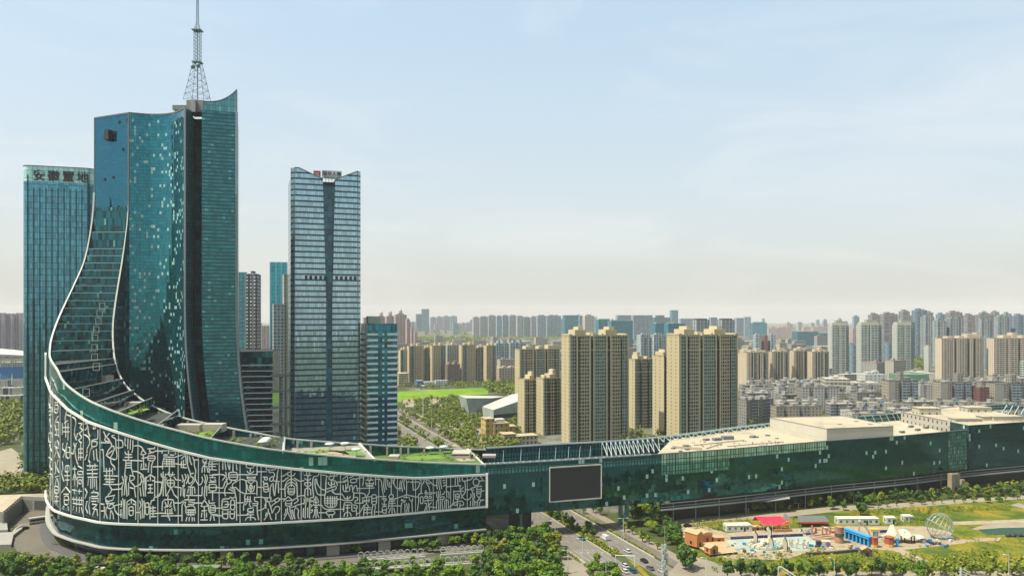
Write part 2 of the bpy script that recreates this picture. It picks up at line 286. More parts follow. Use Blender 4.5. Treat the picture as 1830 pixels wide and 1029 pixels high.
SCRIPT = {
(80, 680, 3.955): "72,155 92,150 92,165;70,185 70,220 92,225 95,175 72,172;72,200 92,200;95,250 80,280 75,300;72,310 85,370 80,390;82,290 100,295 100,400;75,345 100,345;72,380 100,385;80,430 72,460 90,480;90,420 100,450 95,470;75,480 100,475;85,490 70,540;90,500 105,545;75,570 80,640 72,660;95,560 85,610 100,650;75,680 100,670;85,690 75,740;90,690 100,740;70,745 98,750 98,790 72,790 70,745;72,770 98,770;85,790 85,870;75,815 98,820;72,850 98,850;155,215 145,260 150,400;165,280 140,300;125,300 125,380;165,300 165,420;130,330 175,330;130,360 175,360;155,240 185,250;130,440 125,480 145,500 130,540;160,440 150,480 150,540;165,470 178,475 178,540 155,540 155,470;155,505 178,505;185,510 200,515;125,570 130,620 120,650 135,710;150,600 172,600 172,640 145,640 150,600;160,600 160,740;140,670 178,670;145,700 175,700;150,750 120,790;150,750 180,790;135,800 172,800;140,815 140,870 168,870 168,815 140,815;140,842 168,842;135,885 130,905;165,885 170,915;195,255 215,270 220,300 210,370 225,420;240,300 265,305 250,330 270,350 245,370 262,400 240,420 262,440;235,370 225,400;205,440 215,470 200,520;225,440 215,500 225,560 235,590;240,480 240,560;255,440 255,560;240,480 270,480;240,510 270,510;240,540 270,540;200,620 225,625;213,600 213,740;213,650 200,700;213,650 225,700;235,600 265,620;235,640 268,640 268,660 235,660 235,640;232,680 268,680 268,750;232,680 232,750;242,700 258,700 258,725 242,725 242,700;195,770 225,775;210,765 210,800;245,765 245,800;235,780 262,780;205,820 205,860;225,820 225,880;245,820 245,880;262,820 262,870;195,835 270,845;200,865 268,875;205,885 200,915;225,890 225,925;245,890 245,930;260,890 268,935;285,305 300,300 300,330 285,350;305,320 310,370 320,395;345,320 345,340 360,335 355,315;375,345 375,410 335,420 335,480;280,380 310,400 320,440 300,480 300,510;330,430 370,430 365,460 340,465;325,480 310,560 320,580;345,490 350,560;365,480 370,550 378,570;300,520 285,560;300,600 375,600;320,585 320,615;355,585 355,615;300,630 375,625;300,655 375,655;305,680 375,680;338,600 338,760;310,690 305,740;325,690 325,760;350,690 352,750;365,690 368,770;285,760 300,790 285,830;300,850 290,900 305,935;320,820 312,880 320,945;330,790 375,790 375,815 330,815;345,775 345,790;330,830 378,830 378,860;330,850 365,850;335,870 370,875 345,900;340,900 370,910 375,955;355,905 340,950;35,110 30,160 40,200;45,110 45,170;30,190 50,190 50,240 32,240;30,215 50,215;35,270 45,330;30,370 50,370 50,430 30,430 30,370;35,450 48,500;30,540 50,560 35,600 52,630;32,660 50,660 50,720 35,760;40,680 40,800",
(160, 750, 5.146): "130,105 145,140 150,160 140,180 150,195 195,200;185,120 155,155 185,190;230,140 205,145 215,160 240,175 245,270 255,330 235,365 155,325 205,240 230,265 195,345;165,320 210,280;105,208 200,210 205,240;105,275 125,275 130,340 135,460;195,350 200,400 230,430 235,460;250,185 300,190 305,250 250,255;155,440 160,500;185,440 185,480;215,440 212,500;130,470 210,465;135,510 265,515;140,545 235,545;155,515 150,545;185,480 187,600;150,568 225,568;130,590 240,592 280,590 300,575;185,600 205,640 300,632;205,640 195,665 170,690;235,690 190,700 155,705 150,735 175,750;225,700 215,735 180,745;150,740 160,770 230,760;175,750 165,800 195,815 225,790 205,770 180,790;135,790 140,850 135,900;155,800 150,850 165,905;195,830 190,910;200,830 220,870 222,910;105,770 135,775;235,785 300,770;230,790 235,830 265,870 300,868;105,835 135,835;330,160 325,220 335,240;355,170 352,265;378,175 375,270;400,185 400,260 390,300;410,240 445,235 480,250 505,290;325,290 335,315 390,318;358,280 360,365;325,342 395,342;308,368 490,375;335,375 332,440 325,500 335,520;385,375 385,440 400,500;335,395 385,395;335,415 385,415;335,438 385,438;400,472 440,475 480,500 490,530;300,515 315,560 300,620;325,500 330,560 320,690;345,520 335,570 345,700;300,610 300,700;370,510 410,515 410,545 375,560;375,515 370,560 410,600 415,640;360,575 360,690;405,630 370,620;415,640 425,710;420,610 450,605 490,560;290,740 300,770 290,800;305,720 315,760 310,905;325,730 325,905;290,820 290,895;345,750 345,910;425,750 425,915;345,750 385,725 425,755;385,725 385,770;355,775 370,770;400,770 420,780;365,800 400,800 400,870 365,870 365,800;365,832 400,832;430,850 460,850;490,275 520,310 475,318 490,275;495,320 500,450;480,350 530,345;480,400 475,440;515,400 520,430;470,452 530,450;535,265 600,262 600,245;560,262 550,290 590,300;600,290 540,310;540,330 600,330 595,370 540,370 540,330;540,350 595,350;550,385 545,420 540,480;585,380 570,420 570,490;600,285 665,285;580,430 665,430;470,510 480,560 465,600;490,500 500,560 490,600 500,700;510,530 515,700;465,620 475,700;520,520 520,640;600,520 600,700 590,740;525,530 560,500 600,530;560,500 560,560;530,560 545,555;575,555 595,560;540,595 580,595;560,595 560,665;540,630 580,630;535,668 585,668;600,570 665,575 660,660 640,700 600,710;460,740 475,780 460,820;480,720 490,770 485,900;500,740 510,800 500,900;465,830 470,910;515,765 545,765 545,860 515,860 515,765;515,800 545,800;560,780 570,740 600,735;560,790 555,910;585,790 585,885;560,810 610,805;560,835 610,835;560,860 665,855;560,888 615,886",
(280, 780, 6.055): "0,155 55,155;60,180 60,150 200,158 200,190;130,135 130,185;75,195 120,195;145,195 190,200;75,215 190,222;80,230 65,280 65,350;80,240 195,245;80,265 195,270;75,290 190,292;70,318 200,322;110,240 110,318;138,235 138,400;165,240 165,318;190,240 190,320;0,322 65,322;195,222 290,190 320,185;200,290 260,300;50,395 55,430 90,440 95,400;70,375 72,640;72,450 50,560 40,610 0,640;90,450 100,640;0,490 45,490;105,405 195,410;130,380 135,420 165,425 175,380;110,440 95,470;185,430 210,465 265,470;115,470 185,470 190,520 155,550 115,510 115,470;150,440 150,550;118,500 185,500;150,555 105,640;160,550 190,625 230,665;190,540 260,550;125,630 122,670;60,800 62,720 85,680 175,680 185,720 200,800;125,680 125,730;90,700 100,730 125,750 150,730 160,700;85,770 100,750 120,760;140,760 165,745;100,780 95,820;120,780 120,820;145,780 145,825;165,770 165,825;0,825 180,830;50,855 270,852;122,835 125,870 140,880 140,905;190,715 260,715 290,690;265,240 320,190;270,265 265,330 325,335;290,250 290,330;315,195 320,290;270,300 320,300;335,195 335,310 365,395;355,205 365,270 380,305;385,215 405,250 450,248;405,250 410,320 425,370 415,440 455,520 490,500;275,410 290,470 275,490;305,400 320,440 300,480 300,540;335,405 345,445 320,510;265,550 260,640;285,520 290,640;305,560 300,655;400,395 365,400 370,430 395,440 390,480 350,510;350,430 340,490 360,510;420,420 410,480 370,530;340,540 410,545;345,560 335,610;365,550 365,630;385,550 385,630;410,550 415,610;320,633 490,635;345,640 345,680;300,680 415,682;300,700 275,740 275,910;315,700 305,740 320,760;345,700 410,710 410,725 340,730;320,830 320,760 400,745 415,770 420,830;325,790 410,790;325,815 410,815;325,840 415,840;345,790 345,850;370,790 370,860;395,790 395,850;330,870 315,910;355,870 350,910;385,870 385,910;405,870 410,910;415,715 500,715;495,245 530,240 545,250 515,280 495,250;500,280 545,280 500,320 550,320;520,280 520,385;495,330 490,385;545,330 555,385;580,240 565,290 570,390;600,245 600,355;575,268 665,262;575,295 665,292;575,320 640,320;575,355 650,358;570,415 665,410;490,430 500,470 490,490;515,405 530,450 520,500;540,410 550,450 530,520 520,560;495,540 490,635;525,530 515,640 530,680;545,530 540,640;570,440 640,440;605,420 600,440;580,460 590,480 640,475 630,455;565,490 645,490;570,515 570,580 640,580 640,515 570,515;570,548 665,548;605,580 605,690;560,602 665,602;520,680 480,750 555,745 520,690;515,750 520,890;485,800 545,795;490,820 485,870;540,820 540,870;475,898 550,898;565,685 570,720 630,712;590,740 630,740 635,810 580,810 580,740;580,765 630,765;580,790 630,790;560,730 565,800 600,840 640,835;590,850 580,905;615,850 625,905;640,770 665,770;640,835 665,850",
(380, 800, 6.858): "125,155 125,265;150,165 165,270;185,175 190,215 210,270;212,185 210,250;250,185 250,290;290,195 298,270;0,325 120,325 165,350 180,380 150,420 125,490 50,480;160,290 170,330 120,395;165,380 180,440 150,500 150,560 158,590;205,300 295,300 300,385 205,385 200,300;205,328 410,325;205,355 300,355;235,390 225,420 185,445;0,545 275,550;250,395 295,410 250,435 240,460 250,485 290,480;195,500 260,530;215,480 275,510;265,500 285,600 290,620 295,885;290,410 340,385 410,405 410,560 395,580 395,640;285,485 330,530 395,560;210,620 130,625 118,660 120,750 205,750;130,655 185,655 185,720 130,720;150,690 205,690;210,600 250,615 285,590;225,640 265,640 270,745 220,745 225,640;225,695 268,695;122,765 122,850 140,862 185,860 188,765;122,805 188,805;215,765 215,850 230,862 265,855 270,765;215,805 270,805;0,735 115,735;0,820 60,830 115,828;300,672 380,668;300,822 430,820;410,200 415,235 440,245 500,240 510,215;462,245 462,290;425,280 430,300 460,310 490,300 505,280;410,328 550,322;425,345 425,375 520,375 520,345;430,358 515,358;545,220 545,335;550,290 665,288;410,400 530,398 545,420 542,575;430,410 470,440 510,405;470,440 450,480 470,510 490,480 470,440;425,450 430,500 460,530 500,525 512,460;470,440 470,550;410,557 525,555;550,480 620,480;430,590 430,650;460,590 460,660;395,625 470,630;385,650 480,655;400,660 380,700 380,765;425,665 400,700;455,665 450,700 470,720;515,600 515,650 550,655 550,700 490,705;485,680 545,680;500,730 430,745 430,775 500,775 500,745;505,790 430,795 425,815 505,815;465,820 465,885;400,885 420,855 465,845 510,855 530,880;545,700 550,800 565,880;555,765 600,755 640,730 660,690;515,605 600,600 640,610;655,240 660,265 690,270 770,262 780,245;690,275 695,300 740,295 760,320 755,350;615,355 670,355;640,355 635,385 670,390 668,355;620,400 625,430 675,430;625,440 630,470 680,470 675,440 625,440;625,480 630,530 650,540 680,530 682,480;635,505 675,505;700,370 740,345 745,380 720,410 700,400 700,370;810,250 795,300 790,370 775,450 760,585;740,430 745,520 760,585;740,400 823,410;805,420 808,550;725,440 705,490 700,600;640,610 650,650 680,660 710,650 715,600;665,610 670,655;640,610 720,608;655,660 640,710 660,740;690,660 700,690 720,750 730,800;680,745 680,800 640,870 630,880;660,790 650,830;695,790 715,870 730,875;720,660 800,610 820,640 740,690 720,720;760,640 780,670;735,790 770,720 815,720 820,760 790,800;775,800 775,875",
(480, 820, 8.577): "345,165 350,420;190,265 240,250 300,205 340,190;285,225 310,255 350,260 390,245 408,210;195,335 240,330 265,300 305,280;390,285 430,310 470,335 500,335 545,325;350,300 290,330 260,390 250,430 255,575;350,300 410,330 435,390 440,590;350,340 300,370 265,410;350,345 400,370 430,410;350,375 275,445;350,380 405,430;165,457 250,457;300,470 300,520 320,540 385,540 398,510 398,440;310,440 300,470;320,455 400,450;310,488 395,486;310,512 395,512;300,570 225,645;300,570 380,640;270,635 360,630;265,650 265,710 350,710 350,650;270,680 345,680;170,608 270,608;265,760 265,810 240,860;290,740 290,810 235,920;290,800 345,920;325,720 330,800 370,920;345,740 460,695 540,675;365,770 360,830;350,780 400,915;430,590 460,565 500,555 545,558;375,625 440,595 450,640 390,680;420,720 390,790 395,870 405,915;425,745 460,780 450,850 465,915;545,600 550,650 540,690;545,558 570,590 575,640 565,740 560,905;600,590 605,650;600,740 600,890;535,750 530,890;585,190 585,245 610,275 625,245 625,190;545,245 655,245;550,290 570,310 600,320 630,315 650,290;600,275 600,410;555,360 645,355 650,395 620,415 580,415 555,390 555,360;600,430 560,460 555,560;600,430 645,465 648,550;600,430 602,560;770,210 770,240 735,260 690,265 680,300 675,430 690,560 685,585 640,590 630,620 628,905;745,385 730,300 715,300 712,390 730,480 760,540 800,548 855,545;735,300 750,380 800,450 870,475;635,625 680,640 640,655;640,690 670,710 640,740;640,780 675,770 670,800 640,825;725,570 770,655 690,655 725,570;725,600 727,900;690,680 690,705 765,705 765,680;700,733 755,735;710,760 705,840 680,895;745,760 750,840 770,895;770,705 820,705 870,765 1100,765;765,818 880,818;800,240 870,245 895,260 920,265;890,265 880,330 875,500 865,540 860,600;945,230 950,255;1005,235 1005,260;1055,240 1050,255 945,260 925,300 940,315 1000,300 1000,265;915,350 920,380 960,400 960,340;950,325 1020,330 1040,350 1055,400;970,345 970,385 1010,385 1010,345;960,400 960,420 1010,425;880,455 975,430 1030,405 1035,450 1010,470 970,460;885,505 975,475 1000,515 1050,535 1100,535;1040,350 1110,345;905,565 905,700;945,565 950,735;980,565 980,735;1015,570 1015,710;865,600 1050,600;1045,565 1045,690 1015,725 950,738 890,720 860,680 860,600;870,635 1045,635;870,670 1045,670;1050,610 1110,610;890,800 1000,790 1018,815 1000,845 900,850 885,820 890,800;925,850 928,890;975,850 978,890;895,795 950,775",
(590, 830, 9.353): "210,240 280,185 290,200;215,280 295,240 290,200;220,300 300,260 295,390;120,290 190,290 240,265;260,320 265,440;215,340 220,420 240,445 305,445;265,385 295,385;340,290 345,245 430,235 440,285 370,300 340,290;320,215 390,190;440,235 500,215 565,215;325,440 330,350 360,335 375,400 380,450 400,470;390,410 410,350 440,345 455,440;400,470 520,470 580,490 600,540;460,395 740,385;30,440 80,485 200,490 240,560 285,565;290,520 290,580;340,520 330,550 290,570;120,578 185,575 230,592 370,592 390,560 395,470;225,780 235,640 260,625 350,630 365,650 365,770 430,765;250,670 340,670;0,740 240,740;260,710 290,730 330,710;290,680 290,865;290,780 245,810 230,865;290,780 340,810 350,860;405,540 455,545 460,590 420,600 410,630 440,640 560,635;385,670 440,675 455,720 395,720;395,700 440,740 440,850;450,820 500,790 540,720 570,665;565,205 545,350;635,200 635,240;680,200 680,240;595,255 725,250;625,240 655,275 690,240;655,275 655,460 620,520;600,290 610,340 720,335 725,290;600,310 720,310;600,355 720,355;755,205 760,340;760,240 820,240 855,270 870,400 890,510;530,560 600,535 700,530;545,580 545,625;580,580 580,625;610,545 610,640;650,560 650,625;545,600 655,600;615,640 570,690 560,845;615,660 640,690 620,720 620,840;575,715 680,712;570,750 680,745;560,800 690,797;700,500 760,500 775,530 775,640 750,665 705,660 695,620 700,500;700,560 770,555;700,610 770,605;715,670 700,730 695,840;745,670 760,720 740,760 745,835;780,535 940,525;745,785 880,785;860,570 945,565;895,525 900,570;890,590 915,605 945,580;865,640 880,665 945,660;905,610 905,690;870,700 950,690;870,720 875,790 890,805 935,800 945,720;880,755 940,750;980,530 1000,500 1050,500 1060,540 1030,560 985,550 980,530;1000,560 985,620 975,730;1000,580 1085,570 1100,555;1000,610 1085,600;985,645 1090,640;985,685 1180,685;1035,560 1035,815;1010,720 980,805;1065,720 1085,805;905,220 895,350 910,455;935,225 925,340 940,415;960,250 965,350 990,370 1030,360;990,290 995,345;1022,230 1020,480 1025,500;1080,235 1065,300 1090,370 1120,395 1200,390;1050,240 1055,320;1175,260 1165,330 1165,430;1215,235 1190,330 1210,450;1240,240 1230,320 1245,410;1265,240 1280,290 1275,500;1325,270 1290,295;1105,560 1275,500 1403,525;1225,545 1325,540;1270,510 1275,560;1185,600 1200,570 1215,610 1240,630 1260,590;1225,580 1240,600;1320,560 1345,600 1375,610 1375,560;1200,625 1185,700 1185,800;1245,650 1255,700 1240,730;1275,640 1290,700 1280,795;1310,640 1320,700 1305,740;1250,740 1250,795;1310,740 1315,790;1365,620 1370,700 1375,790",
(720, 830, 10.2875): "130,320 300,315 290,400 250,450 195,460;175,260 185,380 190,470;310,275 350,300;315,320 345,340;390,250 385,320 340,380 335,520;425,250 430,330 475,400 495,480;440,270 490,300 560,370 630,380;445,320 500,350;150,575 240,590 290,590;365,525 300,530 285,570 290,680 265,845;320,590 370,590 365,710 325,710 320,590;410,500 450,510 445,540 405,530 410,500;485,500 530,510 520,545 480,540 485,500;410,570 455,575 450,610 400,605 410,570;485,575 525,580 520,620 480,610 485,575;430,465 410,500;540,515 600,515;390,660 550,650;460,620 475,750 490,830;390,705 440,710 405,830 390,845;525,690 480,740;450,760 520,775 610,785;435,780 445,835;620,490 625,590 655,610;655,475 655,610 620,680 620,820;655,640 660,820;770,480 760,530 710,545;690,480 680,600;690,610 710,590 750,580 770,610 740,630 670,635;690,650 690,820;735,640 720,700 735,815;800,620 800,810;780,640 835,650 840,800;800,490 845,500 850,620;770,650 770,800;845,780 880,760 930,690 935,465;800,250 800,480 810,600;630,255 620,370 635,450;665,255 660,370 680,465;700,260 695,340 715,440;735,295 775,275;740,340 780,320;740,395 790,365;805,402 1070,380;965,245 960,390;1005,240 1015,390;1040,240 1050,315;1090,235 1095,290 1140,320 1145,500 1100,560 1070,620;930,490 1120,480;1050,380 1055,480 1100,600 1180,645 1240,610 1260,570 1245,530;1115,410 1070,450;965,540 1035,535 1030,620 970,630 965,540;985,575 1030,575;985,600 1030,600;1000,640 1000,670;1060,740 1110,740 1115,690 1060,660 1000,680 945,700 935,740 980,745 1000,700;1010,690 1000,780;1050,690 1050,770 1030,790;1130,300 1250,270 1300,215;1150,455 1240,455 1260,430 1330,410;1260,440 1290,540 1285,760;1345,215 1345,260;1300,280 1290,330 1310,370 1360,380 1400,340 1400,290 1370,260 1320,262 1300,280;1405,295 1500,290;1420,215 1465,265;1325,385 1330,420;1290,450 1305,475;1310,510 1320,600 1290,640;1245,660 1240,755;1360,400 1450,390;1360,400 1360,560 1385,590 1430,580 1440,420;1370,455 1440,445;1370,495 1440,490;1370,530 1440,525;1450,480 1500,475;1405,590 1400,620 1370,680 1365,750;1405,620 1440,650 1495,645;1460,640 1410,690 1405,745;1315,650 1320,745;1320,690 1360,685",
}
DIVIDERS = [90.5, 94.7, 107.5, 127, 149, 178.8, 212, 246.7, 282, 318.5, 354.7, 391.8, 429, 466.6, 502.8, 538.2, 573.5, 608.4, 642.8, 676.7, 710.2, 742.6, 774.2, 805.4, 835]

# ================================================================== materials used by the large structure
WHITE = mat('white_coping', (.52, .54, .47), .55, var=.12)
GREY = mat('grey_panel', (.16, .17, .17), .6, var=.15)
DARK = mat('dark_metal', (.02, .028, .032), .5, .3)
CONC = mat('concrete', (.30, .29, .25), .85, var=.18)
BEIGE = roofmat('beige_roof', (.36, .305, .205))
BEIGEW = mat('beige_wall', (.40, .37, .29), .8, var=.10, scale=.08)
STEEL = mat('pale_steel', (.45, .55, .53), .45, .2, var=.1)
GRASS = mat('roof_grass', (.07, .13, .015), .95, var=.5, scale=.25)
BLUEF = curtain('glass_blue', (.008, .14, .22), 1.6, 2.0, lw=.08, lh=.08, metal=.85, rough=.05, jitter=.015, var=.10)
CONCV = curtain('glass_concave', (.012, .19, .23), 1.3, 2.0, lw=.10, lh=.10, metal=.8, rough=.05, lit=.10, litcol=(.28, .48, .46), litmetal=.1, jitter=.025, var=.22)
LOUV = curtain('glass_louvre', (.02, .18, .19), 1.6, 2.1, lw=.05, lh=.42, line=(.006, .05, .055), metal=.8, rough=.15, lit=.03, litcol=(.10, .38, .36), jitter=.03, var=.35)
SLOT = curtain('glass_slot', (.014, .12, .17), 3, 4, metal=.0, rough=.3, lit=.03, litcol=(.02, .15, .22), var=.5)
TERRG = curtain('glass_terrace', (.008, .10, .12), 1.3, 4.3, lw=.08, lh=.08, metal=.7, rough=.05, lit=.03, litcol=(.10, .3, .26), var=.6, jitter=.05)
PODG = curtain('glass_podium_upper', (.005, .165, .16), 2.0, 4.0, lw=.06, lh=.05, metal=.75, rough=.05, lit=.02, litcol=(.25, .42, .34), var=.3, jitter=.02, line=(.003, .04, .03))
PODB = curtain('glass_podium_base', (.010, .09, .11), 1.8, 2.4, lw=.05, lh=.05, metal=.8, rough=.05, lit=.02, litcol=(.12, .30, .29), var=.4, jitter=.02)
PODD = curtain('screen_back', (.008, .05, .07), 2.0, 4.0, lw=.05, lh=.05, metal=.5, rough=.25, lit=.02, litcol=(.02, .14, .15), var=.4, jitter=.02)
WINGG = curtain('glass_wing', (.010, .095, .098), 1.6, 2.4, lw=.10, lh=.06, metal=.8, rough=.04, lit=.03, litcol=(.30, .46, .42), litmetal=.0, var=.3, jitter=.018, line=(.001, .02, .02), vlines=(8.0, .03))
WINGL = curtain('glass_wing_light', (.30, .48, .34), 1.7, 3.0, lw=.22, lh=.12, metal=.25, rough=.2, line=(.01, .06, .05), var=.35, vlines=(8.5, .09))  # pale tone stands in for the sunlit roof seen through the panes
WINGR = curtain('glass_wing_band', (.05, .24, .23), 1.7, 3.0, lw=.42, lh=.2, metal=.3, rough=.2, line=(.004, .05, .05), var=.3)

def crom(nodes, n=6):
    out = []
    for i in range(len(nodes) - 1):
        p = [nodes[max(0, i - 1)], nodes[i], nodes[i + 1], nodes[min(len(nodes) - 1, i + 2)]]
        for k in range(n):
            t = k / n
            out.append(tuple(.5 * ((2 * p[1][j]) + (p[2][j] - p[0][j]) * t + (2 * p[0][j] - 5 * p[1][j] + 4 * p[2][j] - p[3][j]) * t * t + (3 * p[1][j] - p[0][j] - 3 * p[2][j] + p[3][j]) * t ** 3) for j in range(len(nodes[0]))))
    out.append(tuple(nodes[-1])); return out
def xyz(n): return (PX(n[0], n[2]), n[2], PZ(n[1], n[2]))
ON = [(167.5, 345, 464.5), (163, 400, 461), (151, 463, 456), (131, 511, 448), (106, 564, 437), (92, 602, 421), (88, 627, 401),
      (89.5, 642, 380), (101, 660, 363), (113, 682, 357), (135, 701, 350), (159, 716, 345), (181, 726, 340.5), (212, 738, 338), (265, 755, 336.5), (321, 770, 336), (378, 784, 336),
      (460, 799, 338), (513, 806, 340.5), (612, 816, 346), (702, 822.5, 353), (778, 827, 360), (868, 830, 368.5)]
IN = [(229, 345, 460), (226, 400, 459), (218, 460, 456), (205, 540, 448), (200, 590, 441), (203, 640, 430), (212, 670, 420), (227, 693, 412), (257, 717, 404),
      (295, 736, 397), (340, 750, 390), (401, 763, 384), (460, 774, 381), (510, 783, 382), (580, 789, 386), (642, 793, 391), (702, 797, 397), (785, 800.6, 407), (869, 804, 417)]
OP = crom([xyz(n) for n in ON], 6); IP = crom([xyz(n) for n in IN], 6)
def proj(p): return (CX + F * p[0] / p[1], HZ + F * (CAMH - p[2]) / p[1])
def arcs(P):
    s = [0.0]
    for a, b in zip(P, P[1:]): s.append(s[-1] + math.hypot(a[0] - b[0], a[1] - b[1]))
    return s
OA = arcs(OP); IA = arcs(IP)
def at(P, t):
    t = max(0, min(len(P) - 1.0001, t)); i = int(t); f = t - i
    return tuple(lerp(P[i][k], P[i + 1][k], f) for k in range(3))
def near_y(P, y, tmax=1e9):
    best = (1e9, 0)
    for k in range(int(min(len(P) - 1, tmax)) * 10):
        q = proj(at(P, k / 10)); d = abs(q[1] - y)
        if d < best[0]: best = (d, k / 10)
    return best[1]
def near_xy(P, x, y):
    best = (1e9, 0)
    for k in range((len(P) - 1) * 10):
        q = proj(at(P, k / 10)); d = (q[0] - x) ** 2 + (q[1] - y) ** 2
        if d < best[0]: best = (d, k / 10)
    return best[1]
def offset(P, d):
    """shift a plan curve sideways: +d = to the right of travel"""
    out = []
    for i, p in enumerate(P):
        a = P[max(0, i - 1)]; b = P[min(len(P) - 1, i + 1)]; L = math.hypot(b[0] - a[0], b[1] - a[1]) or 1
        nx, ny = (b[1] - a[1]) / L, -(b[0] - a[0]) / L
        out.append((p[0] + nx * d, p[1] + ny * d) + tuple(p[2:]))
    return out
def sheet(mb, P, S, z0f, z1f, m=0, flip=False):
    for i in range(len(P) - 1):
        a, b = P[i], P[i + 1]; ua, ub = S[i], S[i + 1]
        q = [(a[0], a[1], z0f(i)), (b[0], b[1], z0f(i + 1)), (b[0], b[1], z1f(i + 1)), (a[0], a[1], z1f(i))]
        uv = [(ua, z0f(i)), (ub, z0f(i + 1)), (ub, z1f(i + 1)), (ua, z1f(i))]
        if flip: q = q[::-1]; uv = uv[::-1]
        mb.face(q, uv, m)
def sweep(mb, P, zf, w, h, m=0, side=0.0):
    """box section following a curve: zf(i) = underside height"""
    A = offset(P, side - w / 2); B = offset(P, side + w / 2)
    for i in range(len(P) - 1):
        z0, z1 = zf(i), zf(i + 1)
        a0, a1, b0, b1 = A[i][:2], A[i + 1][:2], B[i][:2], B[i + 1][:2]
        mb.face([(*b0, z0), (*b1, z1), (*b1, z1 + h), (*b0, z0 + h)], None, m)
        mb.face([(*a1, z1), (*a0, z0), (*a0, z0 + h), (*a1, z1 + h)], None, m)
        mb.face([(*a0, z0 + h), (*b0, z0 + h), (*b1, z1 + h), (*a1, z1 + h)], None, m)
        mb.face([(*b0, z0), (*a0, z0), (*a1, z1), (*b1, z1)], None, m)
    for i, r in ((0, 1), (len(P) - 1, 0)):
        q = [(*A[i][:2], zf(i)), (*B[i][:2], zf(i)), (*B[i][:2], zf(i) + h), (*A[i][:2], zf(i) + h)]
        mb.face(q if r else q[::-1], None, m)
# ------------------------------------------------------------------ TV centre: thing
tv = thing('television_tower_building', 'tall teal tower sweeping down into a curved podium covered in white seal script', 'skyscraper', (0, 0, 0))
kf = min(range(len(OP)), key=lambda i: OP[i][0] / OP[i][1])            # silhouette index
SB = 16.8
_st = [(84, 655), (85, 668), (98, 702), (128, 732), (162, 753), (212, 771), (265, 788), (321, 804), (378, 818), (460, 829.5), (480, 832), (538, 838.5), (573, 841.5), (608, 845), (643, 847.6), (697, 851.5), (740, 853.5), (759, 853.3), (807, 850.4), (869, 847.5)]
def interp(tab, x):
    if x <= tab[0][0]: return tab[0][1]
    for (a, ya), (b, yb) in zip(tab, tab[1:]):
        if x <= b: return ya + (yb - ya) * (x - a) / (b - a)
    return tab[-1][1]
def scr_top(i):
    p = OP[i]
    if i < kf: return min(p[2] - 1.5, lerp(p[2] - 2, PZ(655, OP[kf][1]), 0))if i < kf - 6 else lerp(PZ(640, OP[kf][1]), OP[kf - 6][2] - 1.5, (kf - i) / 6)
    y = interp(_st, proj(p)[0]); return min(PZ(y, p[1]), p[2] - 1.5)
BASEZ = 6.2
b = MB(); sheet(b, OP, OA, lambda i: BASEZ, lambda i: SB); b.build('base_glazing', PODB, tv)
b = MB(); sheet(b, OP[kf - 8:], OA[kf - 8:], lambda i: SB, lambda i: scr_top(i + kf - 8)); b.build('screen_wall', PODD, tv)
b = MB(); sheet(b, OP[kf - 8:], OA[kf - 8:], lambda i: scr_top(i + kf - 8), lambda i: OP[i + kf - 8][2]); sheet(b, OP[:kf - 7], OA[:kf - 7], lambda i: SB, lambda i: OP[i][2]); b.build('parapet_glazing', PODG, tv)
OI = offset(OP, -1.0)
b = MB(); sheet(b, OI, OA, lambda i: OP[i][2] - 18, lambda i: OP[i][2], flip=True); b.build('parapet_lining', TERRG, tv)
b = MB(); sweep(b, OP, lambda i: OP[i][2] - .3, .85, .6, side=-.2); b.build('outer_coping', WHITE, tv)
# inner wall: two faces a metre apart
b = MB(); sheet(b, IP, IA, lambda i: 0, lambda i: IP[i][2] - .2); II = offset(IP, -1.0); sheet(b, II, IA, lambda i: 0, lambda i: IP[i][2] - .2, flip=True)
b.build('inner_wall_glazing', TERRG, tv)
b = MB(); sweep(b, IP, lambda i: IP[i][2] - .3, .85, .6, side=-.4); b.build('inner_coping', WHITE, tv)
# posts behind the inner parapet
for k, px in enumerate((214, 237, 262, 285, 311, 340, 424, 448, 472, 536, 561, 588, 612, 664, 687, 711, 734, 757, 780)):
    i = min(range(len(IP)), key=lambda i: abs(proj(IP[i])[0] - px) + (1000 if IP[i][1] > 425 else 0))
    q = offset(IP, 1.6)[i]; MB().box((q[0], q[1], q[2] - 7.5), (1.0, 1.0, 7.0)).build('post', CONC, tv)
# front ledge and recessed ground floor
FP = OP[kf - 10:]; FS = OA[kf - 10:]
b = MB(); sweep(b, FP, lambda i: 5.5, 3.4, .5, side=0); b.build('ledge', mat('ledge_stone', (.36, .36, .31), .7, var=.1), tv)
FR = offset(FP, -3.2)
b = MB(); sheet(b, FR, FS, lambda i: 0, lambda i: 5.3); b.build('ground_floor_glazing', curtain('glass_ground', (.006, .022, .026), 3.0, 5.0, lw=.12, lh=.1, metal=.3, rough=.2, lit=.07, litcol=(.05, .09, .08), var=.8), tv)
for px in (245, 337, 413, 590, 688, 787):
    i = min(range(len(FR)), key=lambda i: abs(proj(FR[i])[0] - px)); q = offset(FR, 1.6)[i]; a = math.atan2(FR[i + 1][1] - FR[i - 1][1], FR[i + 1][0] - FR[i - 1][0])
    MB().box((q[0], q[1], 0), (5.5, 1.6, 4.6), a).build('pier', mat('stone_pier', (.34, .31, .24), .8, var=.15), tv)
b = MB(); sweep(b, FP, lambda i: .02, 6, .35, side=1.0); b.build('podium_step', mat('dark_granite', (.09, .09, .085), .6, var=.2), tv)
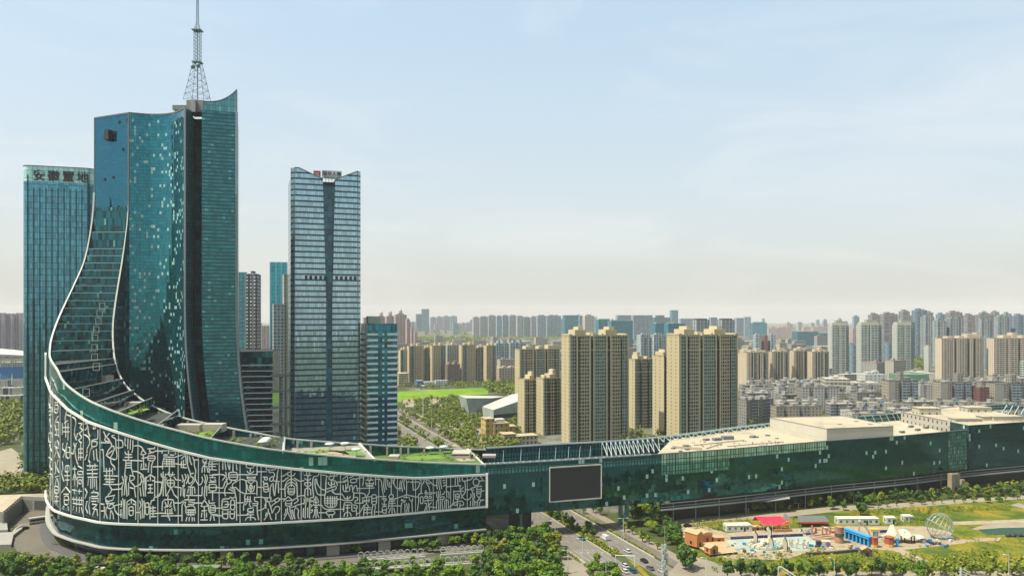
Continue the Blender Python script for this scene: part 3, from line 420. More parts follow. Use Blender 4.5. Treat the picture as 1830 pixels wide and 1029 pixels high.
# ---- script screen standing 1.6 m off the wall
scr = MB(); SP = offset(OP[kf - 2:], 1.6)
spx = [CX + F * p[0] / p[1] for p in SP]; k0 = spx.index(min(spx))
def on_screen(px):
    px = max(px, spx[k0] + .05)
    for i in range(k0, len(SP) - 1):
        if spx[i] <= px <= spx[i + 1]:
            A, B = SP[i], SP[i + 1]; r = (px - CX) / F; den = (B[0] - A[0]) - r * (B[1] - A[1])
            t = (r * A[1] - A[0]) / den if abs(den) > 1e-9 else 0
            return lerp(A[0], B[0], t), lerp(A[1], B[1], t)
    return SP[-1][:2]
def spt(px, py):
    X, Y = on_screen(px); return (X, Y, PZ(py, Y))
frame = MB()
sweep(frame, SP, lambda i: scr_top(i + kf - 2) - .3, .8, .95); sweep(frame, SP, lambda i: SB - .5, .8, .85)
frame.bar((*SP[-1][:2], SB - .6), (*SP[-1][:2], scr_top(len(OP) - 1) + .9), .8)
SCRM = mat('cast_aluminium', (.78, .79, .70), .5, .1, var=.06)
scr_o = frame.build('calligraphy_screen', SCRM, tv, label='white openwork screen of seal script characters')
ch = MB()
for (x0, y0, s), data in SCRIPT.items():
    for st in data.split(';'):
        pts = []
        for pr in st.split():
            a, c = pr.split(','); pts.append(spt(x0 + float(a) / s, y0 + float(c) / s))
        if len(pts) > 3:
            sm = []
            for i in range(len(pts) - 1):
                p = [pts[max(0, i - 1)], pts[i], pts[i + 1], pts[min(len(pts) - 1, i + 2)]]
                d1 = (Vector(p[2]) - Vector(p[1])).length
                if d1 > 1.2:
                    for k in range(2):
                        t = k / 2; sm.append(tuple(.5 * ((2 * p[1][j]) + (p[2][j] - p[0][j]) * t + (2 * p[0][j] - 5 * p[1][j] + 4 * p[2][j] - p[3][j]) * t * t + (3 * p[1][j] - p[0][j] - 3 * p[2][j] + p[3][j]) * t ** 3) for j in range(3)))
                else: sm.append(p[1])
            sm.append(pts[-1]); pts = sm
        ch.path(pts, .245, 4)
ch.build('characters', SCRM, scr_o)
for px in DIVIDERS:
    X, Y = on_screen(px); dv = MB(); dv.bar((X, Y, SB), (X, Y, PZ(interp(_st, px), Y)), .17); dv.build('divider', SCRM, scr_o)
# ---- terraces
OL, IL = len(OP), len(IP)
cuts = []
for y in (390, 415, 444, 456, 469.5, 482.6, 495.5, 509, 522, 536, 549.5, 563.7, 577.3, 591.5, 608.6, 626.8):
    cuts.append((near_y(OP, y, kf), near_y(IP, y, 60)))
cuts.append((near_xy(OP, 95, 650), near_xy(IP, 203, 644.5))); cuts.append((near_xy(OP, 103, 663), near_xy(IP, 208, 661.5)))
for a, c in (((127, 694), (222, 685)), ((165, 718), (240, 705)), ((206, 736), (272, 726)), ((279, 759), (318, 745)), ((374, 782), (400, 763)), ((506, 805), (508, 783)), ((670, 820), (642, 793)), ((866, 830), (836, 803))):
    cuts.append((near_xy(OP, *a), near_xy(IP, *c)))
GROOF = {24: 'grass', 23: 'stone'}
STONE = mat('terrace_paving', (.26, .24, .18), .85, var=.2)
DTERR = mat('terrace_deck', (.028, .036, .032), .8, var=.3)
floors = []
for k in range(len(cuts) - 1):
    (o0, i0), (o1, i1) = cuts[k], cuts[k + 1]
    zf = at(OP, o1)[2] - (.25 if k < 17 or k > 21 else 2.2); floors.append(zf)
    n = 7
    op = [at(offset(OP, -1.1), lerp(o0, o1, j / n)) for j in range(n + 1)]; ip = [at(offset(IP, .1), lerp(i0, i1, j / n)) for j in range(n + 1)]
    b = MB()
    for j in range(n):
        b.face([(*op[j][:2], zf), (*op[j + 1][:2], zf), (*ip[j + 1][:2], zf), (*ip[j][:2], zf)])
    top = b.build('terrace', [{'grass': GRASS, 'stone': STONE}.get(GROOF.get(k), DTERR)], tv)
    zp = at(OP, o0)[2] - .25 if k else 170
    if zp > zf + .3:
        a, c = op[0], ip[0]; b = MB(); b.wall(a, c, zf, zp - .02); b.build('step_glazing', TERRG, tv)
        if k:
            b = MB(); b.bar((a[0], a[1], zp), (c[0], c[1], zp), .2 if k < 18 else .24); b.build('terrace_edge', mat('edge_metal', (.42, .46, .42), .5, .2), tv)
# dividing end walls of the roof garden (x 508 and 670, 838)
for k in (23, 24, 25):
    a, c = at(OP, cuts[k][0]), at(IP, cuts[k][1]); b = MB(); b.bar((a[0], a[1], a[2] - .6), (c[0], c[1], c[2] + .1), .7); b.build('roof_divider', WHITE, tv)
a, c = at(OP, OL - 1), at(IP, IL - 1)
b = MB(); b.wall(a, c, 12, a[2], 0, z1b=c[2]); b.build('end_wall', PODB, tv)
# little door frames and plant rooms on the terraces
for x, y in ((183, 547), (178, 560), (176, 574), (172, 589), (170, 604), (169, 621), (169, 638), (172, 655), (154, 701)):
    k = next((k for k in range(len(cuts) - 1) if proj(at(OP, cuts[k][0]))[1] > y), 17)
    Y = at(OP, cuts[k - 1][0])[1] - 1.2; X = PX(x, Y); z = PZ(y, Y)
    b = MB(); w_, h_ = 3.0, 3.4
    for p, q in (((-w_ / 2, 0), (w_ / 2, 0)), ((-w_ / 2, h_), (w_ / 2, h_)), ((-w_ / 2, 0), (-w_ / 2, h_)), ((w_ / 2, 0), (w_ / 2, h_))):
        b.bar((X + p[0], Y, z - 1.7 + p[1]), (X + q[0], Y, z - 1.7 + q[1]), .11)
    b.build('door_frame', WHITE, tv)
def rbox(x0, x1, ytop, ybot, Y, dep, name='plant_room', m=None, rz=0.0, par=tv, label=None):
    X0, X1 = PX(x0, Y), PX(x1, Y); z0, z1 = PZ(ybot, Y), PZ(ytop, Y)
    b = MB().box(((X0 + X1) / 2, Y + dep / 2, z0), (X1 - X0, dep, z1 - z0), rz)
    return b.build(name, m or BEIGEW, par, label=label)
rbox(135, 189, 672, 688, 405, 8); rbox(222, 254, 719, 733, 388, 5); rbox(314, 356, 759, 772, 372, 6); rbox(362, 397, 758, 772, 371, 6)
rbox(808, 840, 810, 822, 385, 12, 'roof_cabin', BEIGEW); rbox(694, 712, 815, 822, 375, 6, 'roof_cabin', BEIGEW)
b = MB(); b.box((PX(824, 391), 391, PZ(810, 391)), (9, 12, .5)); b.build('cabin_green_roof', GRASS, tv)
# ---- tower shaft
def flare(z): return 0 if z > 112 else 4.8 * ((112 - z) / 65) ** 2
ZT = 225.0
cc = crom([(-225, 460), (-214.5, 463.5), (-204, 462.5), (-195, 457), (-187, 448)], 5); S = arcs([(p[0], p[1], 0) for p in cc])
A_, C_ = (-251.5, 472), (-225, 460)
b = MB(); b.wall(A_, C_, 150, ZT); b.wall((-262, 502), A_, 30, ZT); b.build('blue_facade', BLUEF, tv)
b = MB(); cc3 = [(p[0], p[1], 0) for p in cc]; sheet(b, cc3, S, lambda i: 20, lambda i: ZT); b.build('concave_facade', CONCV, tv)
zz = [ZT, 200, 175, 150, 130, 112, 100, 90, 80, 70, 60, 50, 40, 20]
def fwall(mb, p, q, z1, z0=20, fp=1, fq=1):
    L = math.hypot(q[0] - p[0], q[1] - p[1]); zs = [z1] + [z for z in zz if z0 < z < z1] + [z0]
    for a, c in zip(zs, zs[1:]):
        mb.face([(p[0] + fp * flare(c), p[1], c), (q[0] + fq * flare(c), q[1], c), (q[0] + fq * flare(a), q[1], a), (p[0] + fp * flare(a), p[1], a)], [(0, c), (L, c), (L, a), (0, a)])
D1, D2, D3, E3, E_, F_ = (-187, 448), (-185.5, 455.5), (-191, 472), (-186.3, 472), (-179, 452), (-161, 458)
b = MB(); fwall(b, D1, D2, ZT, fp=1); b.build('slot_return', curtain('glass_return', (.012, .085, .10), 1.6, 2.1, lh=.3, metal=.2, rough=.3, line=(.004, .03, .04)), tv)
b = MB(); fwall(b, D2, D3, ZT - 4); fwall(b, D3, E3, ZT - 6); fwall(b, E3, E_, ZT - 2); b.build('slot_glazing', SLOT, tv)
b = MB(); fwall(b, E_, F_, ZT); b.build('louvred_facade', LOUV, tv)
b = MB(); fwall(b, F_, (-175, 502), ZT); b.wall((-175, 502), (-262, 502), 0, ZT); b.build('rear_facade', LOUV, tv)
for p, r in ((D1, .7), (F_, .8)):
    b = MB(); zs = [z for z in zz]; b.path([(p[0] + flare(z) + .2, p[1] - .5, z) for z in zs], r); b.build('edge_trim', mat('trim_grey', (.22, .27, .27), .5, .3, var=.1), tv)
b = MB(); b.bar((C_[0], C_[1] - .3, ZT), (C_[0], C_[1] - .3, 162), .5); b.bar((A_[0], A_[1], ZT), (A_[0], A_[1], 160), .4); b.build('edge_trim', GREY, tv)
b = MB(); b.face([(p[0], p[1], ZT - .3) for p in [A_] + cc + [D3, E3, E_, F_, (-175, 502), (-262, 502)]]); b.build('roof_deck', GREY, tv)
b = MB()
n = 14; top = []
for k in range(n + 1):
    t = k / n; top.append((lerp(-178, F_[0], t), lerp(452.3, F_[1], t), 229.7 + 8.2 * t ** 2.6))
for a, c in zip(top, top[1:]):
    L0 = (a[0] + 178) * 1.05; L1 = (c[0] + 178) * 1.05
    b.face([(a[0], a[1], ZT), (c[0], c[1], ZT), c, a], [(L0, ZT), (L1, ZT), (L1, c[2]), (L0, a[2])])
    b.face([(c[0], c[1] + .6, ZT), (a[0], a[1] + .6, ZT), (a[0], a[1] + .6, a[2]), (c[0], c[1] + .6, c[2])])
b.build('crown_parapet', curtain('glass_crown', (.10, .32, .32), 1.6, 4.0, lw=.1, lh=.07, metal=.6, rough=.2, var=.3), tv)
b = MB(); b.path([(p[0], p[1], p[2] + .2) for p in top], .4); b.bar((F_[0], F_[1], ZT), (F_[0], F_[1], 238.4), .5); b.build('crown_rim', GREY, tv)
b = MB(); b.path([(A_[0], A_[1], ZT + .3), (C_[0], C_[1], ZT + .3)] + [(p[0], p[1], ZT + .3) for p in cc[1:]], .5); b.build('roof_rim', GREY, tv)
rbox(333, 363, 179, 200, 456, 12, 'lift_house', mat('lift_house_panel', (.20, .22, .21), .6, var=.1)); rbox(308, 336, 188, 196, 462, 9, 'plant_room', mat('plant_panel', (.16, .21, .20), .6, var=.1))
rbox(340, 349, 178, 200, 454, 3, 'lift_shaft', mat('shaft_panel', (.28, .29, .27), .6))
t_ = .45; bx_ = (lerp(A_[0], C_[0], t_), lerp(A_[1], C_[1], t_) - 1.6)
MB().box((bx_[0], bx_[1], PZ(251, 465)), (3.6, 3.0, 6), R(-24)).build('cleaning_cradle', DARK, tv)
for k, (t_, y) in enumerate(((.72, 223), (.95, 222), (.83, 272), (.3, 322), (.55, 320), (.7, 373))):
    p = (lerp(A_[0], C_[0], t_), lerp(A_[1], C_[1], t_) - .25); MB().box((p[0], p[1], PZ(y, 466)), (1.2, .5, 1.6), R(-24)).build('open_window', DARK, tv)
# ---- antenna mast
MS = mat('mast_steel', (.16, .27, .30), .5, .4, var=.2)
mc = (PX(353, 462), 462.0); zb = PZ(180, 462)
mast = MB()
def ring(z, hw): return [(mc[0] + sx * hw, mc[1] + sy * hw, z) for sx, sy in ((-1, -1), (1, -1), (1, 1), (-1, 1))]
z1 = PZ(112, 462); z2 = PZ(55, 462); z3 = PZ(43, 462); z4 = 306
def lattice(mb, za, ha, zb_, hb, n, r):
    prev = ring(za, ha)
    for k in range(1, n + 1):
        cur = ring(lerp(za, zb_, k / n), lerp(ha, hb, k / n))
        for i in range(4):
            j = (i + 1) % 4; mb.bar(prev[i], cur[i], r, 3); mb.bar(cur[i], cur[j], r * .6, 3); mb.bar(prev[i], cur[j], r * .5, 3)
            mb.bar(prev[j], cur[i], r * .5, 3)
        prev = cur
mo = MB(); lattice(mo, zb - 1, 6.0, z1, 1.9, 6, .16); mast_o = mo.build('antenna_mast', MS, tv)
m2 = MB(); lattice(m2, z1, 1.6, z2, 1.6, 9, .14); m2.bar((mc[0], mc[1], z1), (mc[0], mc[1], z2), .25, 6); m2.build('lattice_column', MS, mast_o)
m3 = MB(); m3.box((mc[0], mc[1], z1 - .3), (5, 5, .6)); m3.build('platform', MS, mast_o); m3 = MB(); m3.box((mc[0], mc[1], z2 - .3), (5.2, 5.2, .6)); m3.build('platform', MS, mast_o)
m4 = MB(); lattice(m4, z2, 1.6, z3, .6, 2, .12); lattice(m4, z3, .6, z4, .3, 9, .1); m4.build('spire', MS, mast_o)
m5 = MB(); m5.bar((mc[0], mc[1], zb), (mc[0], mc[1], z1), .35, 6)
for dx, dz in ((-3.0, -3.2), (2.2, -2.5)): m5.ball((mc[0] + dx * .6, mc[1] - 2.4, z1 + dz), 1.35, 8, 5, 1)
m5.build('dish', MS, mast_o)
# ------------------------------------------------------------------ glass wing over the road
wing = thing('glass_wing_building', 'long dark green glass wing bridging the road, with a big blank screen', 'office building', (0, 0, 0))
WN = [(869, 829, 368.6), (1000, 821.5, 379), (1164, 811, 395), (1305, 803, 412), (1478, 788, 438.5), (1605, 778, 457), (1729, 768, 482.6)]
WP = [(PX(x, Y), Y, 36.3) for x, y, Y in WN]; WP = crom(WP, 4); WS = arcs(WP)
RN = [(869, 417), (1000, 431), (1091, 440), (1198, 460), (1375, 514), (1515, 545), (1610, 568)]
RP = crom([(PX(x, Y), Y, 36.0) for x, Y in RN], 4); RS = arcs(RP)
def ipx(P, px):
    for i in range(len(P) - 1):
        a, c = proj(P[i])[0], proj(P[i + 1])[0]
        if a <= px <= c: return i + (px - a) / (c - a)
    return 0 if px < proj(P[0])[0] else len(P) - 1.001
def seg(P, x0, x1, n=6):
    a, c = ipx(P, x0), ipx(P, x1); Q = [at(P, lerp(a, c, k / n)) for k in range(n + 1)]; return Q, arcs(Q)
Q, S = seg(WP, 869, 1730, 30)
b = MB(); sheet(b, Q, S, lambda i: 12, lambda i: 31.5); b.build('main_glazing', WINGG, wing)
Q, S = seg(WP, 869, 1180, 10)
b = MB(); sheet(b, Q, S, lambda i: 31.5, lambda i: 34); b.build('band_glazing', WINGR, wing)
b = MB(); sheet(b, Q, S, lambda i: 34, lambda i: 36); b.build('upper_glazing', WINGG, wing)
Q, S = seg(WP, 1180, 1476, 12)
b = MB(); sheet(b, Q, S, lambda i: 31.5, lambda i: 36.2); b.build('clerestory', WINGL, wing)
Q2, S2 = seg(offset(WP, .12), 1180, 1303, 6)
b = MB(); sheet(b, Q2, S2, lambda i: 25.5, lambda i: 31.4); b.build('pale_glazing', curtain('glass_wing_mid', (.10, .28, .19), 1.7, 3.0, lw=.25, lh=.12, metal=.3, rough=.2, line=(.005, .04, .035), var=.4, vlines=(8.5, .09)), wing)
Q, S = seg(WP, 1476, 1729, 10)
b = MB(); sheet(b, Q, S, lambda i: 31.5, lambda i: 36.2); b.build('upper_glazing', WINGG, wing)
Q3, S3 = seg(offset(WP, .12), 1694, 1727, 3)
b = MB(); sheet(b, Q3, S3, lambda i: 12.5, lambda i: 35.8); b.build('stair_glazing', curtain('glass_stair', (.03, .17, .14), 1.7, 2.2, lw=.3, lh=.18, metal=.3, rough=.2, line=(.004, .03, .028), var=.6, lit=.1, litcol=(.12, .3, .25)), wing)
# white frame rails on top of the front wall
Q, S = seg(WP, 869, 1164, 24)
def rail_frame(Pn, zb_, h, name, posts=True, off=0.0, par=wing, r=.22):
    b = MB(); P2 = offset(Pn, off)
    lo = [(p[0], p[1], zb_) for p in P2]; hi = [(p[0], p[1], zb_ + h) for p in P2]; b.path(lo, r); b.path(hi, r)
    for a, c in zip(lo, hi): b.bar(a, c, r * .8)
    return b.build(name, STEEL, par)
rail_frame(Q, 36.1, .05, 'front_rail', off=0, r=.3); rail_frame(Q, 36.1, .05, 'front_rail', off=-2.6, r=.25)
b = MB(); P2 = offset(Q, -2.6)
for a, c in zip(Q, P2): b.bar((a[0], a[1], 36.2), (c[0], c[1], 36.2), .18)
b.build('rail_tie', STEEL, wing)
b = MB(); Q, S = seg(WP, 1164, 1729, 20); sweep(b, Q, lambda i: 36.1, .6, .35); b.build('parapet_cap', GREY, wing)
# back of the front wall, undersides
Q, S = seg(offset(WP, -1.2), 869, 1164, 10)
b = MB(); sheet(b, Q, S, lambda i: 27, lambda i: 36, flip=True); b.build('wall_lining', TERRG, wing)
# soffit + low roof between the walls
def strip(P, x0, x1, P2, x2, x3, z, n=16, flip=False):
    A, _ = seg(P, x0, x1, n); B, _ = seg(P2, x2, x3, n); b = MB()
    for j in range(n):
        q = [(*A[j][:2], z), (*A[j + 1][:2], z), (*B[j + 1][:2], z), (*B[j][:2], z)]; b.face(q[::-1] if flip else q)
    return b
WI = offset(WP, -9); RI = offset(RP, 6)
strip(WP, 869, 1166, offset(WP, -12), 869, 1166, 12, flip=True).build('soffit', DARK, wing); strip(WP, 1166, 1729, offset(WP, -40), 1166, 1729, 12, flip=True).build('soffit', DARK, wing)
Q, S = seg(offset(WP, -12), 869, 1166, 10); b = MB(); sheet(b, Q, S, lambda i: 12, lambda i: 27.5, flip=True); b.build('inner_glazing', TERRG, wing)
strip(offset(WP, -1.2), 869, 1166, offset(WP, -12), 869, 1166, 27.5).build('low_roof', mat('low_roof_membrane', (.012, .03, .032), .7, var=.3), wing)
strip(offset(WP, -.5), 1166, 1478, RP, 1200, 1380, 33.8).build('flat_roof', BEIGE, wing)
strip(offset(WP, -.5), 1478, 1729, RP, 1380, 1610, 31).build('yard_roof', mat('yard_roof_stone', (.42, .37, .26), .85, var=.35, scale=.15), wing)
b = MB(); a, c = at(WP, ipx(WP, 1166)), at(RP, ipx(RP, 1198)); b.wall(a, c, 27.5, 33.8); b.build('roof_step', BEIGEW, wing)
# rear wall, with white band windows facing us and truss
Q, S = seg(RP, 869, 1610, 26)
b = MB(); sheet(b, Q, S, lambda i: 20, lambda i: 35.8); sheet(b, offset(Q, -1), S, lambda i: 12, lambda i: 35.8, flip=True); b.build('rear_glazing', curtain('glass_rear', (.008, .10, .11), 2.2, 4, metal=.6, rough=.15, line=(.10, .2, .2), lw=.06, lh=.05, var=.4), wing)
Q, S = seg(offset(RP, .15), 842, 1060, 10); Q = [(p[0], p[1], 36) for p in Q]
b = MB(); sheet(b, Q, S, lambda i: 28.6, lambda i: 31.8); b.build('rear_band', WINGR, wing)
b = MB(); Q, S = seg(RP, 869, 1375, 24); sweep(b, Q, lambda i: 35.8, .5, .5); sweep(b, Q, lambda i: 35.8, .5, .5, side=2.4); b.build('rear_coping', STEEL, wing)
tr = MB()
Q, S = seg(RP, 1075, 1375, 26)
for i in range(len(Q) - 1):
    k = i / 26; out = 7 if k < .45 else 5; zb_ = 29 if k < .45 else 33.9
    P1 = offset(Q, .3); P2 = offset(Q, out)
    tr.bar((P1[i][0], P1[i][1], 36), (P1[i][0], P1[i][1], 28), .2); tr.bar((P1[i][0], P1[i][1], 36), (P2[i][0], P2[i][1], zb_), .2)
    tr.bar((P2[i][0], P2[i][1], zb_), (P1[i + 1][0], P1[i + 1][1], 36), .14)
tr.path([(p[0], p[1], 31.8) for p in offset(Q, .3)], .15); tr.build('roof_truss', mat('truss_white', (.62, .70, .66), .5, .1), wing)
tr = MB(); Q, S = seg(RP, 900, 1075, 7)
for i in range(len(Q) - 1):
    a, c = Q[i], Q[i + 1]; w0 = at(offset(WP, -4), ipx(WP, proj(a)[0])); tr.bar((a[0], a[1], 34), (lerp(a[0], w0[0], .5), lerp(a[1], w0[1], .5), 29), .1)
tr.build('roof_brace', STEEL, wing)
rbox(862, 886, 814, 818, 392, 6, 'roof_unit', CONC, par=wing)
# white trusses at the rear, beyond the box
tr = MB(); Q, S = seg(RP, 1515, 1610, 8)
for i, p in enumerate(Q): tr.bar((p[0], p[1] - .5, 36), (p[0] + 1.5, p[1] - 3, 31), .18)
tr.path([(p[0], p[1] - .4, 36) for p in Q], .25); tr.path([(p[0], p[1] - .4, 33.5) for p in Q], .18); tr.build('rear_lattice', STEEL, wing)
# studio box
K = [(179, 445.5), (222, 456), (212, 503), (163, 495)]
b = MB(); b.prism(K, 31, 42, 0, top=False); b.build('studio_box', curtain('studio_cladding', (.43, .41, .33), 6, 5.2, lw=.012, lh=.02, metal=0, rough=.7, line=(.25, .24, .2), jitter=0, var=.04), wing)
b = MB(); b.face([(x, y, 42.01) for x, y in K]); b.build('studio_roof', BEIGE, wing)
b = MB(); b.path([(x, y, 42.1) for x, y in K + K[:1]], .25); b.build('studio_rim', CONC, wing)
# beige lower wall left of the flat roof and roof clutter
MB().box((PX(1228, 425), 425, 33.8), (16, .5, 1.4), R(-25)).build('roof_upstand', BEIGEW, wing)
random.seed(5)
for x, y, s in ((1262, 786, 2.2), (1281, 786, 3), (1345, 781, 2.5), (1352, 781, 1.5), (1372, 778, 1.6), (1388, 783, 1.4), (1345, 802, 2.5), (1366, 800, 3), (1203, 801, 1.6), (1216, 806, 1.2), (1228, 803, 1.5), (1226, 797, 2.0), (1300, 784, 4)):
    X, Y = G(x, y, 34); MB().box((X, Y, 33.8), (s * 1.6, s, s * .5), random.random()).build('roof_unit', random.choice([CONC, GREY, GREY]), wing)
for k, (x0, y0, x1, y1) in enumerate(((1240, 795, 1330, 786), (1300, 797, 1398, 789), (1262, 801, 1290, 792))):
    A_r, B_r = G(x0, y0, 34.2), G(x1, y1, 34.2); MB().bar((*A_r, 34.2), (*B_r, 34.2), .22).build('roof_duct', GREY, wing)
for x, y in ((1500, 757), (1530, 752), (1555, 757)):
    X, Y = G(x, y, 42.4); MB().box((X, Y, 42.02), (2.2, 2.2, .5)).build('roof_hatch', CONC, wing)
for x, y in ((1640, 768), (1655, 764), (1612, 772), (1628, 762), (1590, 775)):
    X, Y = G(x, y, 31.5); MB().box((X, Y, 31), (3.2, 2, 1.4), .4).build('roof_unit', GREY, wing)
for k in range(46):
    px = random.uniform(1230, 1400); py = random.uniform(788, 800); X, Y = G(px, py, 34)
    MB().box((X, Y, 33.8), (.5, .5, .5)).build('roof_vent', GREY, wing)
# accommodation block on the roof (two rows of small windows) + penthouses
H0, H1 = (286, 489), (278, 560)
hb = MB(); hb.prism([H0, (345, 520), (350, 600), H1], 20, 37.8, 0, mt=1)
hb.build('accommodation_block', [facade('accom_wall', (.42, .39, .31), cw=4.6, ch=4.2, wx=(.35, .65), wy=(.35, .8)), BEIGE], wing)
MB().path([(*H0, 38.1), (*H1, 38.1), (350, 600, 38.1)], .35).build('block_rim', CONC, wing)
for x0, x1, y1, y0, Y, d in ((1643, 1682, 730, 747, 545, 10), (1731, 1773, 729, 742, 560, 12), (1708, 1756, 749, 761, 500, 9), (1757, 1775, 745, 758, 505, 8), (1776, 1830, 745, 760, 503, 10)):
    rbox(x0, x1, y1, y0 + 3, Y, d, 'penthouse', facade('pent_wall', (.46, .43, .34), cw=5, ch=4, wx=(.3, .55), wy=(.35, .8)), par=wing)
    rbox(x0 - .5, x1 + .5, y1 - 1, y1 + .1, Y - .3, d + .6, 'penthouse_roof', BEIGE, par=wing)
# right-hand taller glass block
E0, E1 = (PX(1731, 483), 483.0), (PX(1870, 506), 506.0)
b = MB(); b.prism([E0, E1, (E1[0] - 6, 530), (E0[0] - 2, 500)], 12, 38.9, 0, top=True, mt=1)
b.build('end_block', [curtain('glass_end', (.008, .07, .085), 1.6, 2.4, lw=.08, lh=.06, metal=.8, rough=.04, lit=.04, litcol=(.28, .44, .42), litmetal=.0, var=.4, jitter=.018), BEIGE], wing)
RB = [(PX(x, Y), Y, PZ(y, Y)) for x, y, Y in ((1680, 730, 600), (1720, 727, 602), (1790, 722, 606), (1860, 728, 615))]
b = MB(); sheet(b, RB, arcs(RB), lambda i: 34, lambda i: RB[i][2]); b.build('far_parapet', curtain('glass_far', (.02, .14, .15), 3, 4, metal=.6, line=(.3, .36, .34), lw=.1, lh=.1), wing)
b = MB(); b.path(RB, .4); b.bar((PX(1785, 600), 598, PZ(740, 598)), (PX(1800, 600), 600, PZ(724, 600)), .3)
for k in range(6): b.bar((PX(1788 + k * 11, 600), 598, PZ(738 + k, 598)), (PX(1799 + k * 11, 602), 602, PZ(724 + k * .8, 602)), .3)
b.build('far_truss', STEEL, wing)
# ground floor under the wing: dark recess, slim columns, double pipe rail
Q, S = seg(offset(WP, -7), 1200, 1729, 20)
b = MB(); sheet(b, Q, S, lambda i: 0, lambda i: 12); b.wall(at(offset(WP, -7), ipx(WP, 1728)), (E1[0], E1[1] + 5), 0, 12); b.build('recessed_glazing', mat('recess_dark', (.012, .018, .02), .3, .2, var=.5), wing)
Q, S = seg(offset(WP, 1.0), 1182, 1729, 26); Q = Q + [(E1[0], E1[1] - 1, 36)]
b = MB(); b.path([(p[0], p[1], 11.0) for p in Q], .28); b.path([(p[0], p[1], 9.4) for p in Q], .28); b.build('pipe_rail', mat('rail_grey', (.20, .24, .25), .5, .3), wing)
b = MB(); sweep(b, Q, lambda i: 7.6, 2.2, .5, side=-.6); b.build('gallery_slab', mat('slab_grey', (.22, .24, .24), .6), wing)
for i in range(1, len(Q), 2): MB().bar((Q[i][0], Q[i][1], 0), (Q[i][0], Q[i][1], 11), .25, 6).build('column', mat('rail_grey', (.2, .24, .25)), wing)
cx_, cy_ = G(1382, 892, 7)
b = MB(); b.face([(*G(1340, 893, 8), 7.2), (*G(1373, 895, 7), 6.9), (*G(1412, 889, 8), 7.6), (*G(1408, 884, 8), 8.4), (*G(1352, 887, 8), 8.4)]); b.face([(*G(1340, 893, 8), 6.8), (*G(1352, 887, 8), 8.0), (*G(1408, 884, 8), 8.0), (*G(1412, 889, 8), 7.2), (*G(1373, 895, 7), 6.5)]); b.build('entrance_canopy', CONC, wing)
# supports by the road
X, Y = on_screen(868); X += 16; Y += 12
MB().box((X + .2, Y + 6, 0), (11, 14, 12)).build('bridge_pier', DARK, wing)
TEALC = mat('teal_column', (.07, .22, .24), .5, .2, var=.15)
for px, Yp in ((931, 377), (1108, 396), (1119, 396), (1110, 412), (1121, 412)):
    b = MB(); b.bar((PX(px, Yp), Yp, 0), (PX(px, Yp), Yp, 12), .8, 6); b.build('bridge_column', TEALC, wing)
b = MB(); b.bar((PX(1108, 396), 396, .5), (PX(1119, 396), 396, 9), .25); b.bar((PX(1119, 396), 396, .5), (PX(1108, 396), 396, 9), .25); b.build('cross_brace', TEALC, wing)
# big screen
a, c = at(offset(WP, .9), ipx(WP, 981)), at(offset(WP, .9), ipx(WP, 1073))
zt = (PZ(836, a[1]) + PZ(829, c[1])) / 2; zb_ = (PZ(898, a[1]) + PZ(888, c[1])) / 2
b = MB(); b.wall(a, c, zb_, zt); b.wall((c[0], c[1] + .8), (a[0], a[1] + .8), zb_, zt); so_ = b.build('video_screen', mat('screen_face', (.018, .022, .028), .35, 0), wing)
b = MB(); z0, z1_ = zb_, zt
for p, q in (((a[0], a[1], z0), (c[0], c[1], z0)), ((a[0], a[1], z1_), (c[0], c[1], z1_)), ((a[0], a[1], z0), (a[0], a[1], z1_)), ((c[0], c[1], z0), (c[0], c[1], z1_))): b.bar(p, q, .38)
b.build('screen_frame', WHITE, so_)

# ================================================================== city: street grid turned 19.8 degrees
ROT = R(19.8); CR, SR = math.cos(ROT), math.sin(ROT)
def fit(x0, x1, Y, d, rot=ROT):
    """plan of a block whose visible span is x0..x1, nearest corner at distance Y -> centre, width"""
    c, s = math.cos(rot), math.sin(rot); r0, r1 = (x0 - CX) / F, (x1 - CX) / F
    X = max(r0 * (Y + d * c) + d * s, r0 * Y)
    w_ = (r1 * Y - X) / (c - r1 * s); w_ = max(w_, 4)
    return (X + c * w_ / 2 - s * d / 2, Y + s * w_ / 2 + c * d / 2), w_
def bays_poly(w, d, front, side=None):
    """ccw plan with a bayed front; returns edges [(p, q, mat)]"""
    tot = sum(b[0] for b in front); x = -w / 2; pts = []; E = []
    prev = None
    for bw, off, m in front:
        x2 = x + bw / tot * w; y = -d / 2 + off
        if prev is not None and abs(prev - y) > .01: E.append(((x, prev), (x, y), 1))
        elif prev is None and off > 0: E.append(((x, -d / 2 + 0), (x, y), 1)) if False else None
        E.append(((x, y), (x2, y), m)); x = x2; prev = y
    y0 = -d / 2 + front[0][1]; y1 = prev
    E.append(((w / 2, y1), (w / 2, d / 2), 3)); E.append(((w / 2, d / 2), (-w / 2, d / 2), 0)); E.append(((-w / 2, d / 2), (-w / 2, y0), 3))
    return E
